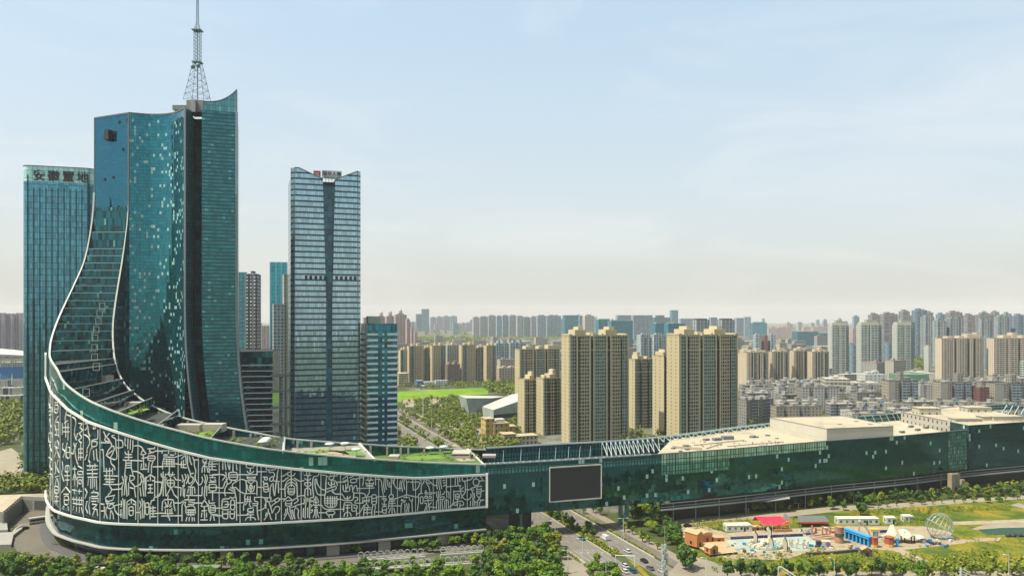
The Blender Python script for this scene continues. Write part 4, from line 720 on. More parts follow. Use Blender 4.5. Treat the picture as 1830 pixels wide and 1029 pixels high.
def block(name, label, cat, x0, x1, ytop, Y, d, mats, front=None, crown=None, group=None, rot=None, roofm=None, cap=.0, h=None):
    rot = (ROT if x0 < 1320 else R(1)) if rot is None else rot
    ctr, w = fit(x0, x1, Y, d, rot); H = PZ(ytop, Y) if h is None else h
    t = thing(name, label, cat, (ctr[0], ctr[1], 0), rot, group)
    front = front or [(1, 0, 0)]
    if not isinstance(mats, list): mats = [mats]
    while len(mats) < 4: mats.append(mats[0])
    mb = MB(); u = 0
    E = bays_poly(w, d, front)
    for p, q, m in E: u = mb.wall(p, q, 0, H, u, m)
    part('wall', mb.mesh('wall', mats), t)
    roofm = roofm or CONC
    rb = MB(); pts = [e[0] for e in E]; rb.face([(p[0], p[1], H - .05) for p in pts]); 
    if cap:
        for p, q, m in E:
            rb.wall(p, q, H - .05, H + cap); rb.wall(q, p, H - .05, H + cap)
    part('roof', rb.mesh('roof', roofm), t)
    for c in (crown or []):
        fx, fy, cw, cd_, chh = c[:5]; m = c[5] if len(c) > 5 else mats[0]
        b = MB(); b.box((fx * w / 2, fy * d / 2, H - .1), (cw * w, cd_ * d, chh)); part('stair_tower', b.mesh('stair_tower', m), t)
    global block_last; block_last = (t, w, H)
    return t, w, H
# ---- left glass office tower with fins
LT = curtain('glass_left_tower', (.08, .28, .35), 1.5, 3.9, lw=.09, lh=.08, metal=.8, rough=.05, jitter=.03, var=.25, line=(.006, .05, .06))
t, w, H = None, None, None
ctr, w = fit(38, 168, 503, 40, R(17)); t = thing('glass_office_tower', 'rounded dark teal glass office tower with vertical fins, left of the curved tower', 'skyscraper', (ctr[0], ctr[1], 0), R(17))
H = PZ(295, 503); d = 40; rr = 5
pl = []
for cx_, cy_, a0 in ((-w / 2 + rr, -d / 2 + rr, 180), (w / 2 - rr, -d / 2 + rr, 270), (w / 2 - rr, d / 2 - rr, 0), (-w / 2 + rr, d / 2 - rr, 90)):
    pl += [(cx_ + rr * math.cos(R(a0 + k * 15)), cy_ + rr * math.sin(R(a0 + k * 15))) for k in range(7)]
b = MB(); b.prism(pl, 0, H - 10, 0, top=True); part('curtain_wall', b.mesh('curtain_wall', LT), t)
b = MB(); b.prism(pl, H - 10, H, 0, top=False); b.prism([(x * .97, y * .97) for x, y in pl[::-1]], H - 10, H - .3, 0, top=False)
part('crown', b.mesh('crown', curtain('glass_left_crown', (.38, .66, .60), 3.0, 5, lw=.06, lh=.04, metal=.2, rough=.2, var=.2)), t)
b = MB()
for i in range(len(pl)): p, q = pl[i], pl[(i + 1) % len(pl)]; b.bar((*p, H), (*q, H), .3)
part('rim', b.mesh('rim', DARK), t)
for k in range(11):
    fx = -w / 2 + 3.6 + k * (w - 7.2) / 10; b = MB(); b.box((fx, -d / 2 - .05, 4), (.55, .4, (H - 14 if 0 < k < 10 else H - 6) - 4)); b.box((fx, -d / 2 - .2, 4), (1.0, .4, 95 + (k % 2) * 18))
    part('fin', b.mesh('fin', mat('fin_dark', (.006, .028, .036), .4, .3)), t)
for k, c_ in enumerate('安徽置地'): text_part(c_, 'sign_character', 7.4, mat('sign_dark', (.01, .015, .015), .5), t, .3, (-w / 2 + 10.2 + k * 8.4, -d / 2 - .6, H - 8.8), 0)
b = MB(); b.box((4, -d / 2 - 3, 12), (13, 6, .5)); part('entrance_canopy', b.mesh('entrance_canopy', WHITE), t)
# ---- mid tower with V-shaped crown
d = 38; ctr, w = fit(515, 645, 513, d, R(18.5)); t = thing('banded_office_tower', 'banded grey-teal office tower with a V notched top and a dark central slot', 'skyscraper', (ctr[0], ctr[1], 0), R(18.5))
BAND = curtain('glass_banded', (.36, .54, .60), 1.3, 3.7, lw=.08, lh=.30, line=(.008, .04, .055), metal=.75, rough=.05, jitter=.02, var=.18, lit=.012, litcol=(.5, .62, .6))
BANDS = curtain('glass_banded_side', (.30, .40, .38), 1.6, 3.7, lw=.16, lh=.34, line=(.01, .04, .05), metal=.5, rough=.2, var=.2)
hw = w / 2; ZL, ZR, ZM = PZ(299, 513), PZ(306, 527), PZ(320, 520); s0, s1, s2, s3 = -hw + w * .45, -hw + w * .625, -hw + w * .497, -hw + w * .585
zt_ = PZ(540, 520); y_ = -d / 2
b = MB()
def ff(mb, pts, y, m=0): mb.face([(x, y, z) for x, z in pts], [(x + 50, z) for x, z in pts], m)
ff(b, [(-hw + 2.5, 0), (s2, 0), (s2, zt_), (s0, ZM), (-hw + 5, ZL), (-hw + 2.5, ZL)], y_)
ff(b, [(s3, 0), (hw - 2, 0), (hw - 2, ZR), (s1, ZM + .5), (s3, zt_)], y_)
b.wall((-hw, y_ + 3), (-hw + 2.5, y_), 0, ZL, 200); b.wall((-hw, d / 2), (-hw, y_ + 3), 0, ZL - 6, 150, 1)
b.wall((hw - 2, y_), (hw, y_ + 2), 0, ZR, 90); b.wall((hw, y_ + 2), (hw, d / 2), 0, ZR - 4, 100, 1); b.wall((hw, d / 2), (-hw, d / 2), 0, ZM, 10, 1)
part('curtain_wall', b.mesh('curtain_wall', [BAND, BANDS]), t)
b = MB(); sd = SLOT
ff(b, [(s2 - 1, 0), (s3 + 1, 0), (s3 + 1, zt_), (s1 + 1, ZM - 3), (s0 - 1, ZM - 3), (s2 - 1, zt_)], y_ + 1.8); part('slot_glazing', b.mesh('slot_glazing', sd), t)
b = MB()
for p, q in (((s2, 0), (s2, zt_)), ((s2, zt_), (s0, ZM)), ((s3, zt_), (s3, 0)), ((s1, ZM), (s3, zt_))):
    b.face([(p[0], y_, p[1]), (p[0], y_ + 2, p[1]), (q[0], y_ + 2, q[1]), (q[0], y_, q[1])])
part('slot_reveal', b.mesh('slot_reveal', DARK), t)
b = MB(); b.face([(-hw + 2.5, y_, ZL), (s0, y_, ZM), (s0, d / 2, ZM), (-hw + 2.5, d / 2, ZL)]); b.face([(s1, y_, ZM), (hw - 2, y_, ZR), (hw - 2, d / 2, ZR), (s1, d / 2, ZM)]); b.face([(s0, y_, ZM - 2), (s1, y_, ZM - 2), (s1, d / 2, ZM - 2), (s0, d / 2, ZM - 2)])
part('roof', b.mesh('roof', DARK), t)
b = MB(); b.path([(-hw + 2.5, y_ - .2, ZL), (-hw + 5, y_ - .2, ZL), (s0, y_ - .2, ZM)], .4); b.path([(s1, y_ - .2, ZM), (hw - 2, y_ - .2, ZR)], .4); b.bar((-hw + 2.5, y_ - .2, 0), (-hw + 2.5, y_ - .2, ZL), .3); b.bar((hw - 2, y_ - .2, 0), (hw - 2, y_ - .2, ZR), .3); part('edge_trim', b.mesh('edge_trim', mat('trim_grey', (.2, .26, .26))), t)
for side, xs in ((0, (-hw + 9.7, -hw + 12.8, -hw + 15.9, -hw + 19, -hw + 22)), (1, (s3 + 2.8, s3 + 5.9, s3 + 8.9, s3 + 12, s3 + 15))):
    for x in xs: MB_ = MB().box((x, y_ - .02, PZ(500, 520)), (1.7, .3, 2.6)); part('plant_louvre', MB_.mesh('plant_louvre', DARK), t)
b = MB()
for k in range(5): x = lerp(s0, s1, k / 4); b.bar((x, y_ + 1, ZM - 4), (x, y_ + 1, ZM + 1.5), .2)
b.box(((s0 + s1) / 2, y_ + 1.6, ZM - 4), (s1 - s0, 1, .6)); part('sign_frame', b.mesh('sign_frame', DARK), t)
sx_ = (s0 + s1) / 2 - .5
b = MB(); b.box((sx_ + 2.4, y_ + .6, ZM + .3), (13.0, .25, 5.6)); sg = part('sign_board', b.mesh('sign_board', mat('sign_white', (.75, .78, .76), .5)), t)
b = MB(); b.box((sx_ - 7.2, y_ + .4, ZM + .6), (4.6, .4, 4.6)); lg = part('sign_logo', b.mesh('sign_logo', mat('logo_red', (.55, .02, .05), .5)), t)
b = MB()
for zz_, w_ in ((1.6, 3.2), (2.5, 2.2), (3.4, 3.0)): b.box((sx_ - 7.2, y_ + .1, ZM + zz_), (w_, .2, .35))
b.build('logo_mark', mat('sign_white', (.75, .78, .76)), lg)
text_part('国华人寿', 'sign_lettering', 3.1, mat('sign_dark', (.01, .015, .015)), sg, .12, (sx_ + 2.4, y_ + .35, ZM + 2.6), 0)
text_part('GUOHUA LIFE', 'sign_lettering', 1.6, mat('sign_dark', (.01, .015, .015)), sg, .12, (sx_ + 2.4, y_ + .35, ZM + .75), 0)
# office lights are only pale panes painted into the banded glass colour
# ---- short striped tower
d = 30; ctr, w = fit(645, 710, 530, d, ROT); H = PZ(578, 530); t = thing('striped_office_tower', 'short teal office tower wrapped in white horizontal bands, right of the notched tower', 'office building', (ctr[0], ctr[1], 0), ROT)
b = MB(); b.prism([(-w / 2, -d / 2), (w / 2, -d / 2), (w / 2, d / 2), (-w / 2, d / 2)], 0, H, 0, mt=1)
part('curtain_wall', b.mesh('curtain_wall', [curtain('glass_short', (.02, .20, .27), 1.4, 4, lw=.08, lh=.06, metal=.6, rough=.05, lit=.06, litcol=(.05, .22, .2), var=.5, jitter=.03), GREY]), t)
b = MB(); SPW = mat('spandrel_white', (.80, .82, .78), .6, var=.08)
k = 0; z = H - 8
while z > 3:
    b.box((-w / 2 + w * .17, -d / 2 - .1, z), (w * .34, .5, 1.35)); b.box((w / 2 - w * .17, -d / 2 - .1, z), (w * .34, .5, 1.35)); b.box((-w / 2 + w * .52, -d / 2 - .05, z), (1.3, .3, 1.3))
    b.box((-w / 2 - .3, 0, z), (.8, d, 1.1)); b.box((w / 2 + .1, 0, z), (.5, d, 1.3)); z -= 3.98; k += 1
part('spandrel_band', b.mesh('spandrel_band', SPW), t)
b = MB(); b.box((-3, 3, H), (9, 7, 5)); part('stair_tower', b.mesh('stair_tower', mat('pale_green_box', (.4, .46, .34), .7)), t)
# ---- low striped block behind the curved tower
block('banded_office_block', 'low dark office block with thin pale floor lines between the two tall towers', 'office building', 405, 487, 629, 545, 30,
      curtain('glass_lowblock', (.03, .18, .24), 2.6, 3.86, lw=.05, lh=.12, line=(.02, .05, .07), metal=.8, rough=.15, lit=.07, litcol=(.04, .2, .26), var=.9, jitter=.04), roofm=GREY, cap=.8, rot=R(8))
_t, _w, _H = block_last
b = MB(); z = 6
while z < _H - 8: b.box((0, -15.2, z), (_w + .4, .7, .5)); z += 3.86
part('floor_plate', b.mesh('floor_plate', mat('plate_pale', (.50, .52, .55), .6)), _t)
# ---- slim towers behind
block('glass_tower', 'pale teal glass tower half hidden behind the curved tower', 'skyscraper', 416, 441, 486, 760, 24, curtain('glass_pale', (.14, .42, .46), 3, 4, lw=.06, lh=.08, metal=.25, rough=.05, var=.15, jitter=.05), roofm=GREY, rot=R(14))
block('apartment_tower', 'dark apartment tower with a white window grid beside the pale teal tower', 'apartment tower', 438, 461, 489, 740, 20, facade('grid_dark', (.05, .06, .07), glass=(.45, .46, .44), cw=3.4, ch=3.3, wx=(.3, .72), wy=(.3, .75), dx=(6.8, .09, (.35, .36, .35))), roofm=CONC, rot=R(10), crown=[(0, 0, .3, .4, 3)])
block('glass_tower', 'slender teal glass tower with vertical white stripes, left of the notched tower', 'skyscraper', 482, 514, 468, 820, 26, curtain('glass_striped_tall', (.03, .33, .40), 3, 4, lw=.05, lh=.05, metal=.7, rough=.15, var=.15, vlines=(5.5, .28), line=(.16, .42, .48)), roofm=GREY, rot=R(16))
block('apartment_tower', 'cream apartment tower with vertical ribs standing against the notched tower', 'apartment tower', 505, 523, 490, 700, 16, facade('cream_ribs', (.40, .37, .28), cw=3, ch=3, wx=(.3, .7), wy=(.2, .8), dx=(3, .12, (.55, .52, .42))), roofm=CONC)
block('apartment_tower', 'white gridded apartment block in front of the slender striped tower', 'apartment tower', 487, 508, 543, 690, 16, facade('white_grid', (.44, .46, .44), glass=(.04, .09, .10), cw=3, ch=3, wx=(.2, .8), wy=(.2, .8)), roofm=CONC)
# ledge frame between the block and the notched tower
t = thing('link_bridge', 'tall frame of open concrete link decks and round columns beside the notched tower', 'walkway', (PX(503, 520), 520, 0), R(10))
for y in (672, 700, 729, 758):
    b = MB(); z = PZ(y, 520); b.box((0, 0, z), (12.5, 9, .8)); b.box((0, -4.4, z + .8), (12.5, .2, .9)); part('link_deck', b.mesh('link_deck', mat('link_concrete', (.28, .30, .25), .7, var=.15)), t)
for dx in (-.6, 2.6): b = MB(); b.bar((dx, 0, 0), (dx, 0, PZ(672, 520)), .9 if dx < 0 else .5, 8); part('column', b.mesh('column', mat('link_concrete', (.28, .3, .25))), t)
# ---- near golden apartment towers
GW = facade('gold_wall', (.40, .345, .21), cw=2.3, ch=3.0, wx=(.16, .84), wy=(.12, .80), ledge=(.50, .44, .29), lh=.10, glass=(.03, .04, .035))
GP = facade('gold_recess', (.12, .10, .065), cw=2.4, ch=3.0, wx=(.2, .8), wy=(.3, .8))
GT = facade('gold_teal', (.31, .32, .23), cw=1.9, ch=3.0, wx=(.16, .84), wy=(.16, .84), ledge=(.26, .34, .30), lh=.10, glass=(.02, .05, .045), dx=(3.8, .12, (.28, .38, .34)))
GS = facade('gold_side', (.47, .40, .23), cw=7.5, ch=3.0, wx=(.42, .56), wy=(.2, .7), ledge=(.54, .44, .23), lh=.08)
GPL = mat('gold_pier', (.53, .46, .29), .85, var=.1)
gm = [GW, GP, GT, GS, GPL]
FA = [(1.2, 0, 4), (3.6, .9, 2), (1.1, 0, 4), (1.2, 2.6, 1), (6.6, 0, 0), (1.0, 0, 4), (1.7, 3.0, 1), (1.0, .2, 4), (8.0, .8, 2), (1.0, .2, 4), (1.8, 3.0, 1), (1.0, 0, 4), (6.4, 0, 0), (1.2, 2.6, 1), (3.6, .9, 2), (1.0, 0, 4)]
CRA = [(-.62, 0, .17, .8, 5.5, GPL), (-.56, .1, .08, .6, 8, GPL), (.42, 0, .19, .8, 5.5, GPL), (.48, .1, .09, .6, 8, GPL), (-.1, .3, .1, .5, 3, GPL), (.95, 0, .05, 1, 2.0, GPL), (-.95, 0, .05, 1, 2.0, GPL), (-.2, -.8, .03, .2, 2.2, GPL), (.1, -.8, .03, .2, 2.2, GPL)]
def gold(x0, x1, yt, Y, d, lab, front=FA, crown=CRA): 
    t, w, H = block('apartment_tower', lab, 'apartment tower', x0, x1, yt, Y, d, list(gm), front, crown, roofm=GPL, cap=1.0)
    for k, bx in enumerate((-.5, .5)):
        b = MB(); b.box((0, -d / 2 - .1, H - 12), (w * 1.005, .5, .5)); 
        if k == 0: part('cornice', b.mesh('cornice', GPL), t)
    return t, w, H
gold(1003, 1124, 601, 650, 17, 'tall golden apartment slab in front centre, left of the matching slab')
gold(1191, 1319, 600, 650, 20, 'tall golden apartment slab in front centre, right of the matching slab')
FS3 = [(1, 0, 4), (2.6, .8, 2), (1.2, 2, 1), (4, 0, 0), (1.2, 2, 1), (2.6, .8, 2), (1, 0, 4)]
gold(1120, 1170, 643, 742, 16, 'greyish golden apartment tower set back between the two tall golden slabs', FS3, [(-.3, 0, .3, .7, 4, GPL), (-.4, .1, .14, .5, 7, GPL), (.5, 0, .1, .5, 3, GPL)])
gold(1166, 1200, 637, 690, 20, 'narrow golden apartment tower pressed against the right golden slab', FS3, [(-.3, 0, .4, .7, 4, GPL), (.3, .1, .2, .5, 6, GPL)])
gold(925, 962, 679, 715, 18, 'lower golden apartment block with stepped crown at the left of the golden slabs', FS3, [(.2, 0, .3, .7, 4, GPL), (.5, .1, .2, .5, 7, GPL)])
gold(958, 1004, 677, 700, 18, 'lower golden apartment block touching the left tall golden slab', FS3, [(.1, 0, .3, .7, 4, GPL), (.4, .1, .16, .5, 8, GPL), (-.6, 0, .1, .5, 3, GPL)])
gold(920, 1001, 625, 900, 16, 'beige apartment slab rising behind the lower golden blocks', FA, [(-.5, 0, .16, .7, 4, GPL), (.1, 0, .12, .7, 4, GPL), (.6, 0, .16, .7, 5, GPL)])
# ---- tan towers behind the lawn
TW = facade('tan_wall', (.50, .40, .24), cw=2.8, ch=3.1, wx=(.18, .80), wy=(.18, .80), glass=(.035, .05, .045))
TG = facade('tan_glazed', (.12, .16, .15), cw=2.4, ch=3.1, wx=(.1, .9), wy=(.1, .8), glass=(.03, .06, .07), dx=(4.8, .15, (.30, .32, .27)))
TS = facade('tan_side', (.52, .41, .24), cw=6, ch=3.1, wx=(.4, .6), wy=(.3, .7))
TP = mat('tan_plain', (.52, .43, .28), .85, var=.12)
tm = [TW, GP, TG, TS, TP]
for x0, x1, yt, Y, fr, lab in ((712, 728, 626, 1240, [(1, 0, 2), (1, 0, 0)], 'tan apartment block just right of the striped tower'),
        (727, 757, 619, 1270, [(1, 0, 4), (2.2, .8, 2), (6, 0, 0), (1, .5, 4)], 'tan apartment tower with a chequered front, first of the row behind the lawn'),
        (755, 770, 622, 1285, [(1, 0, 2)], 'dark glazed narrow block between two tan towers behind the lawn'),
        (768, 797, 618, 1270, [(1, 0, 4), (5, 0, 0), (3, .8, 2), (.6, 0, 4)], 'tan chequered tower beside the pale gridded block'),
        (820, 850, 617, 1265, [(1, 0, 4), (2.2, .8, 2), (6, 0, 0)], 'tan apartment tower right of the brown podium block'),
        (848, 866, 621, 1275, [(1, 0, 2)], 'dark glazed block with thin ribs between tan towers'),
        (864, 887, 618, 1260, [(5, 0, 0), (2, .8, 2), (.6, 0, 4)], 'tan apartment tower at the right end of the row behind the lawn')):
    block('apartment_tower', lab, 'apartment tower', x0, x1, yt, Y, 16, list(tm), fr, [(-.3, 0, .25, .6, 3.5, TP), (.4, 0, .2, .6, 5, TP)], roofm=TP, cap=.8, group='tan towers behind the lawn')
block('apartment_tower', 'pale gridded block between tan towers behind the lawn', 'apartment tower', 795, 820, 614, 1330, 16, facade('pale_grid', (.42, .40, .30), glass=(.03, .08, .08), cw=4, ch=3.4, wx=(.25, .78), wy=(.2, .8)), crown=[(.2, 0, .3, .6, 4, TP)], roofm=TP, h=PZ(616, 1330))
block('apartment_block', 'brown walk-up block with stepped roof at the foot of the pale gridded block', 'apartment block', 795, 822, 650, 1250, 16, facade('brown_wall', (.20, .14, .10), cw=3, ch=3, wx=(.25, .7), wy=(.3, .75)), crown=[(-.5, 0, .2, .8, 3), (.4, 0, .2, .8, 4)], roofm=TP)
block('office_building', 'low yellow office building left of the tan towers', 'office building', 708, 730, 667, 1190, 20, facade('yellow_low', (.5, .40, .18), cw=4, ch=3.6, wx=(.1, .9), wy=(.3, .8), glass=(.06, .1, .09)), roofm=TP)
block('apartment_block', 'low pinkish beige block with arched windows, right of the tan towers', 'apartment block', 887, 924, 657, 1230, 14, facade('pink_low', (.44, .34, .25), cw=4.5, ch=3.6, wx=(.25, .7), wy=(.25, .75)), roofm=TP, crown=[(-.3, 0, .2, .7, 2), (.5, 0, .2, .7, 2)])
BWm = facade('bluewhite', (.44, .47, .44), glass=(.03, .10, .14), cw=5, ch=3, wx=(.12, .85), wy=(.28, .95), dx=(10, .12, (.55, .56, .5)))
for x0, x1, yt, lab in ((882, 908, 613, 'blue and white balcony block behind the low pinkish block, left half'), (907, 940, 612, 'blue and white balcony block behind the low pinkish block, right half')):
    block('apartment_tower', lab, 'apartment tower', x0, x1, yt, 1480, 16, BWm, [(3, 0, 0), (1, 2, 1), (3, 0, 0)], [(-.4, 0, .2, .6, 4), (.4, 0, .2, .6, 4)], roofm=CONC)
# site office row and sheds beyond the lawn
for x0, x1, yt, Y, m, lab in ((742, 756, 680, 1180, mat('shed_blue', (.02, .13, .42), .6, var=.1), 'bright blue site shed at the far edge of the lawn'), (756, 776, 682, 1190, facade('shed_white', (.62, .64, .6), cw=4, ch=3.4, wx=(.2, .7), wy=(.3, .8)), 'white two-storey site office beside the blue shed'), (776, 801, 680, 1190, facade('shed_white', (.62, .64, .6)), 'white site office with dark gables, rightmost of the row')):
    block('site_shed', lab, 'shed', x0, x1, yt, Y, 9, m, roofm=mat('shed_roof', (.5, .52, .5), .7))
# ---- pink towers with domes, left distance
PK = facade('pink_tower', (.42, .31, .28), cw=5, ch=3, wx=(.2, .75), wy=(.25, .8), glass=(.10, .10, .12), dx=(10, .2, (.50, .44, .40)))
for x0, x1, yt, Y, dome, lab in ((648, 676, 567, 2300, 0, 'pink apartment tower with a plain top behind the striped tower'), (672, 690, 566, 2250, 1, 'pink tower with a stone dome, first from the left'), (688, 706, 565, 2230, 1, 'pink tower with a stone dome, second from the left'), (704, 727, 562, 2210, 1, 'pink tower with a stone dome, nearest the stepped pink block'),
        (724, 733, 571, 2200, 0, 'pink tower stepping down from the domed tower'), (732, 739, 586, 2190, 0, 'lower pink block stepping down to the trees'), (738, 746, 594, 2180, 0, 'lowest pink block at the end of the stepped row')):
    t, w, H = block('apartment_tower', lab, 'apartment tower', x0, x1, yt, Y, 22, PK, crown=[(0, 0, .5, .6, 4)], roofm=CONC, group='pink towers')
    if dome:
        b = MB(); b.lathe((0, 0, H + 3.5), [(5, 0), (5, 5), (5.5, 6), (4.6, 9), (2.6, 11.5), (.4, 13), (.3, 15), (0, 15)], 10); part('dome', b.mesh('dome', mat('dome_stone', (.42, .38, .30), .7)), t)
PU = facade('mauve_tower', (.34, .26, .32), cw=4, ch=3, wx=(.2, .75), wy=(.25, .8), glass=(.12, .12, .17), dx=(9, .25, (.42, .34, .38)))
for k, (x0, x1, yt) in enumerate(((-30, -8, 562), (-8, 9, 561), (9, 24, 562), (24, 40, 561))):
    block('apartment_tower', 'mauve apartment tower at the far left behind the stadium', 'apartment tower', x0, x1, yt, 2000 + k * 12, 20, PU, [(3, 0, 0), (1, 2, 1), (3, 0, 0)], [(-.4, 0, .25, .6, 3), (.4, 0, .25, .6, 3)], roofm=CONC, group='mauve towers at the far left', rot=R(8))
for k, (x0, x1, yt) in enumerate(((455, 468, 577), (467, 481, 582))):
    block('apartment_tower', ('mauve tower seen through the gap behind the dark gridded tower, left one', 'mauve tower seen through the gap behind the dark gridded tower, right one')[k], 'apartment tower', x0, x1, yt, 1900, 20, PK, roofm=CONC)
# ---- stadium at the far left
t = thing('stadium', 'white curved stadium roof on trusses above blue seats at the left edge', 'stadium', (PX(-10, 1000), 1000, 0))
SW = mat('stadium_white', (.56, .52, .44), .7, var=.1)
b = MB(); N = 16
for k in range(N):
    a0, a1 = R(200 + k * 140 / N), R(200 + (k + 1) * 140 / N); r0, r1 = 75, 42
    P = lambda a, r, z: (r * 1.2 * math.cos(a), 40 + r * math.sin(a), z)
    zf = lambda a: 57 + 9 * math.sin((a - R(200)) / R(140) * math.pi)
    b.face([P(a0, r0, zf(a0) - 5), P(a1, r0, zf(a1) - 5), P(a1, r1, zf(a1)), P(a0, r1, zf(a0))]); b.face([P(a1, r0, zf(a1) - 7), P(a0, r0, zf(a0) - 7), P(a0, r1, zf(a0) - 1), P(a1, r1, zf(a1) - 1)])
    b.face([P(a0, r0, zf(a0) - 7), P(a1, r0, zf(a1) - 7), P(a1, r0, zf(a1) - 5), P(a0, r0, zf(a0) - 5)])
part('canopy_roof', b.mesh('canopy_roof', SW), t)
b = MB()
for k in range(N + 1):
    a = R(200 + k * 140 / N); b.bar((78 * 1.2 * math.cos(a), 40 + 78 * math.sin(a), 22), (66 * 1.2 * math.cos(a), 40 + 66 * math.sin(a), 53), .7); b.bar((60 * 1.2 * math.cos(a), 40 + 60 * math.sin(a), 30), (70 * 1.2 * math.cos(a + .05), 40 + 70 * math.sin(a + .05), 52), .5)
part('roof_truss', b.mesh('roof_truss', STEEL), t)
b = MB()
for k in range(N): 
    a0, a1 = R(200 + k * 140 / N), R(200 + (k + 1) * 140 / N); P = lambda a, r, z: (r * 1.2 * math.cos(a), 40 + r * math.sin(a), z)
    b.face([P(a0, 74, 30), P(a1, 74, 30), P(a1, 72, 44), P(a0, 72, 44)])
part('seat_bank', b.mesh('seat_bank', mat('seat_blue', (.02, .16, .40), .6, var=.1)), t)
b = MB()
for k in range(N):
    a0, a1 = R(200 + k * 140 / N), R(200 + (k + 1) * 140 / N)
    for j, (r, z) in enumerate(((76, 28), (84, 19), (92, 10))):
        b.face([P(a0, r, z - 8), P(a1, r, z - 8), P(a1, r, z), P(a0, r, z)]); b.face([P(a0, r, z), P(a1, r, z), P(a1, r - 8, z + .5), P(a0, r - 8, z + .5)])
part('concourse', b.mesh('concourse', facade('concourse_wall', (.45, .43, .36), cw=7, ch=8, wx=(.12, .88), wy=(.2, .6))), t)
# ---- far skyline
def far(x0, x1, yt, yb, m, lab, nm='apartment_tower', cat='apartment tower', d=24, crown=None, group=None, rot=None, front=None):
    Y = CAMH * F / (yb - HZ); return block(nm, lab, cat, x0, x1, yt, Y, d, m, front, crown, group, rot, CONC)
FB = facade('far_blue', (.20, .29, .32), glass=(.10, .17, .22), cw=9, ch=6, wx=(.2, .7), wy=(.2, .8), dx=(24, .25, (.10, .17, .22)))  # distance haze is put into the bluish, low-contrast far wall colours
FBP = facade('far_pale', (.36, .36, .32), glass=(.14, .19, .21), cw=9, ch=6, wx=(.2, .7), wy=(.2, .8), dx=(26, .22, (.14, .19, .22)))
FT = curtain('far_teal', (.02, .20, .27), 6, 6, metal=.4, rough=.3, lw=.12, lh=.1, line=(.02, .12, .17), jitter=0, var=.15)
FTD = curtain('far_dark_teal', (.015, .13, .19), 6, 6, metal=.3, rough=.35, lw=.12, lh=.1, line=(.01, .08, .12), jitter=0, var=.15)
far(743, 755, 561, 592, FTD, 'blue tower with flat top, left half of the tall far pair', 'glass_tower', 'skyscraper')
far(753, 767, 552, 592, FT, 'tallest far blue tower of the left skyline', 'glass_tower', 'skyscraper')
for k, (x0, x1, yt, yb) in enumerate(((768, 779, 567, 590), (779, 791, 566, 590), (791, 804, 565, 590), (804, 817, 565, 590), (815, 826, 580, 593), (824, 832, 577, 592), (831, 842, 577, 592))):
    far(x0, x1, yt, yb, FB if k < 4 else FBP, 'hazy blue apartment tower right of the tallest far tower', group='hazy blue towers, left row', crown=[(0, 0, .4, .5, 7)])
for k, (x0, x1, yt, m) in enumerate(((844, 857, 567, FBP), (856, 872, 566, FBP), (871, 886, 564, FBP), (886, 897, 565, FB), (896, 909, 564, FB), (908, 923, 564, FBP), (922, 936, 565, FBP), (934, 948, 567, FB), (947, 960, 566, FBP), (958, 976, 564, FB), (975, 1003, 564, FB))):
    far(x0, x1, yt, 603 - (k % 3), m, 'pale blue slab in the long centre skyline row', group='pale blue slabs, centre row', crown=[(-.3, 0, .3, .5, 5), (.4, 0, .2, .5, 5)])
far(1005, 1034, 563, 612, FT, 'flat teal slab tower above the left golden slab', 'glass_tower', 'office building')
far(1032, 1046, 564, 605, FB, 'dim blue block between the teal slab and the cream tower')
far(1041, 1062, 564, 612, facade('far_cream', (.46, .42, .36), glass=(.16, .18, .2), cw=8, ch=6, wx=(.3, .6), wy=(.2, .8)), 'cream tower above the left golden slab', crown=[(0, 0, .5, .5, 6)])
WFm = facade('white_frame', (.48, .50, .48), glass=(.02, .14, .18), cw=60, ch=60, wx=(.08, .94), wy=(.0, .9))
far(1064, 1090, 571, 625, [FT], 'wide teal office block with white top frame above the left golden slab', 'office_block', 'office building', crown=[(0, -.9, 1.0, .1, 3, mat('frame_white', (.5, .52, .5)))])
far(1086, 1131, 573, 628, [FT], 'widest teal office block with white corner piers, centre skyline', 'office_block', 'office building', crown=[(-.92, -.95, .08, .1, 6, mat('frame_white', (.5, .52, .5))), (0, -.9, 1.0, .1, 2.5, mat('frame_white', (.5, .52, .5)))])
far(1100, 1128, 563, 604, FB, 'hazy blue block behind the widest teal office block')
far(1128, 1166, 563, 608, FB, 'grey blue slab right of the widest teal office block')
far(1197, 1212, 554, 598, FT, 'tall narrow bright blue tower in the centre skyline', 'glass_tower', 'skyscraper')
far(1166, 1198, 567, 602, FTD, 'stepped teal office block left of the tall narrow blue tower', 'office_block', 'office building', crown=[(-.2, 0, .5, .6, 12)])
far(1163, 1187, 578, 640, [FT], 'teal office block with white end frames between the golden slabs, left one', 'office_block', 'office building', crown=[(-.9, -.9, .12, .2, 3, mat('frame_white', (.5, .52, .5)))])
far(1186, 1224, 578, 636, [FT], 'teal office block with white end frames between the golden slabs, right one', 'office_block', 'office building', crown=[(-.9, -.9, .1, .2, 3, mat('frame_white', (.5, .52, .5)))])
TWN = facade('twin_dark', (.42, .42, .40), glass=(.02, .05, .08), cw=11, ch=3.6, wx=(.12, .9), wy=(.3, 1.0))
for x0, x1, lab in ((1236, 1268, 'dark banded twin tower above the right golden slab, left twin'), (1281, 1313, 'dark banded twin tower above the right golden slab, right twin')):
    far(x0, x1, 571, 640, TWN, lab, crown=[(-.4, 0, .35, .7, 3, DARK), (.4, 0, .35, .7, 3, DARK)])
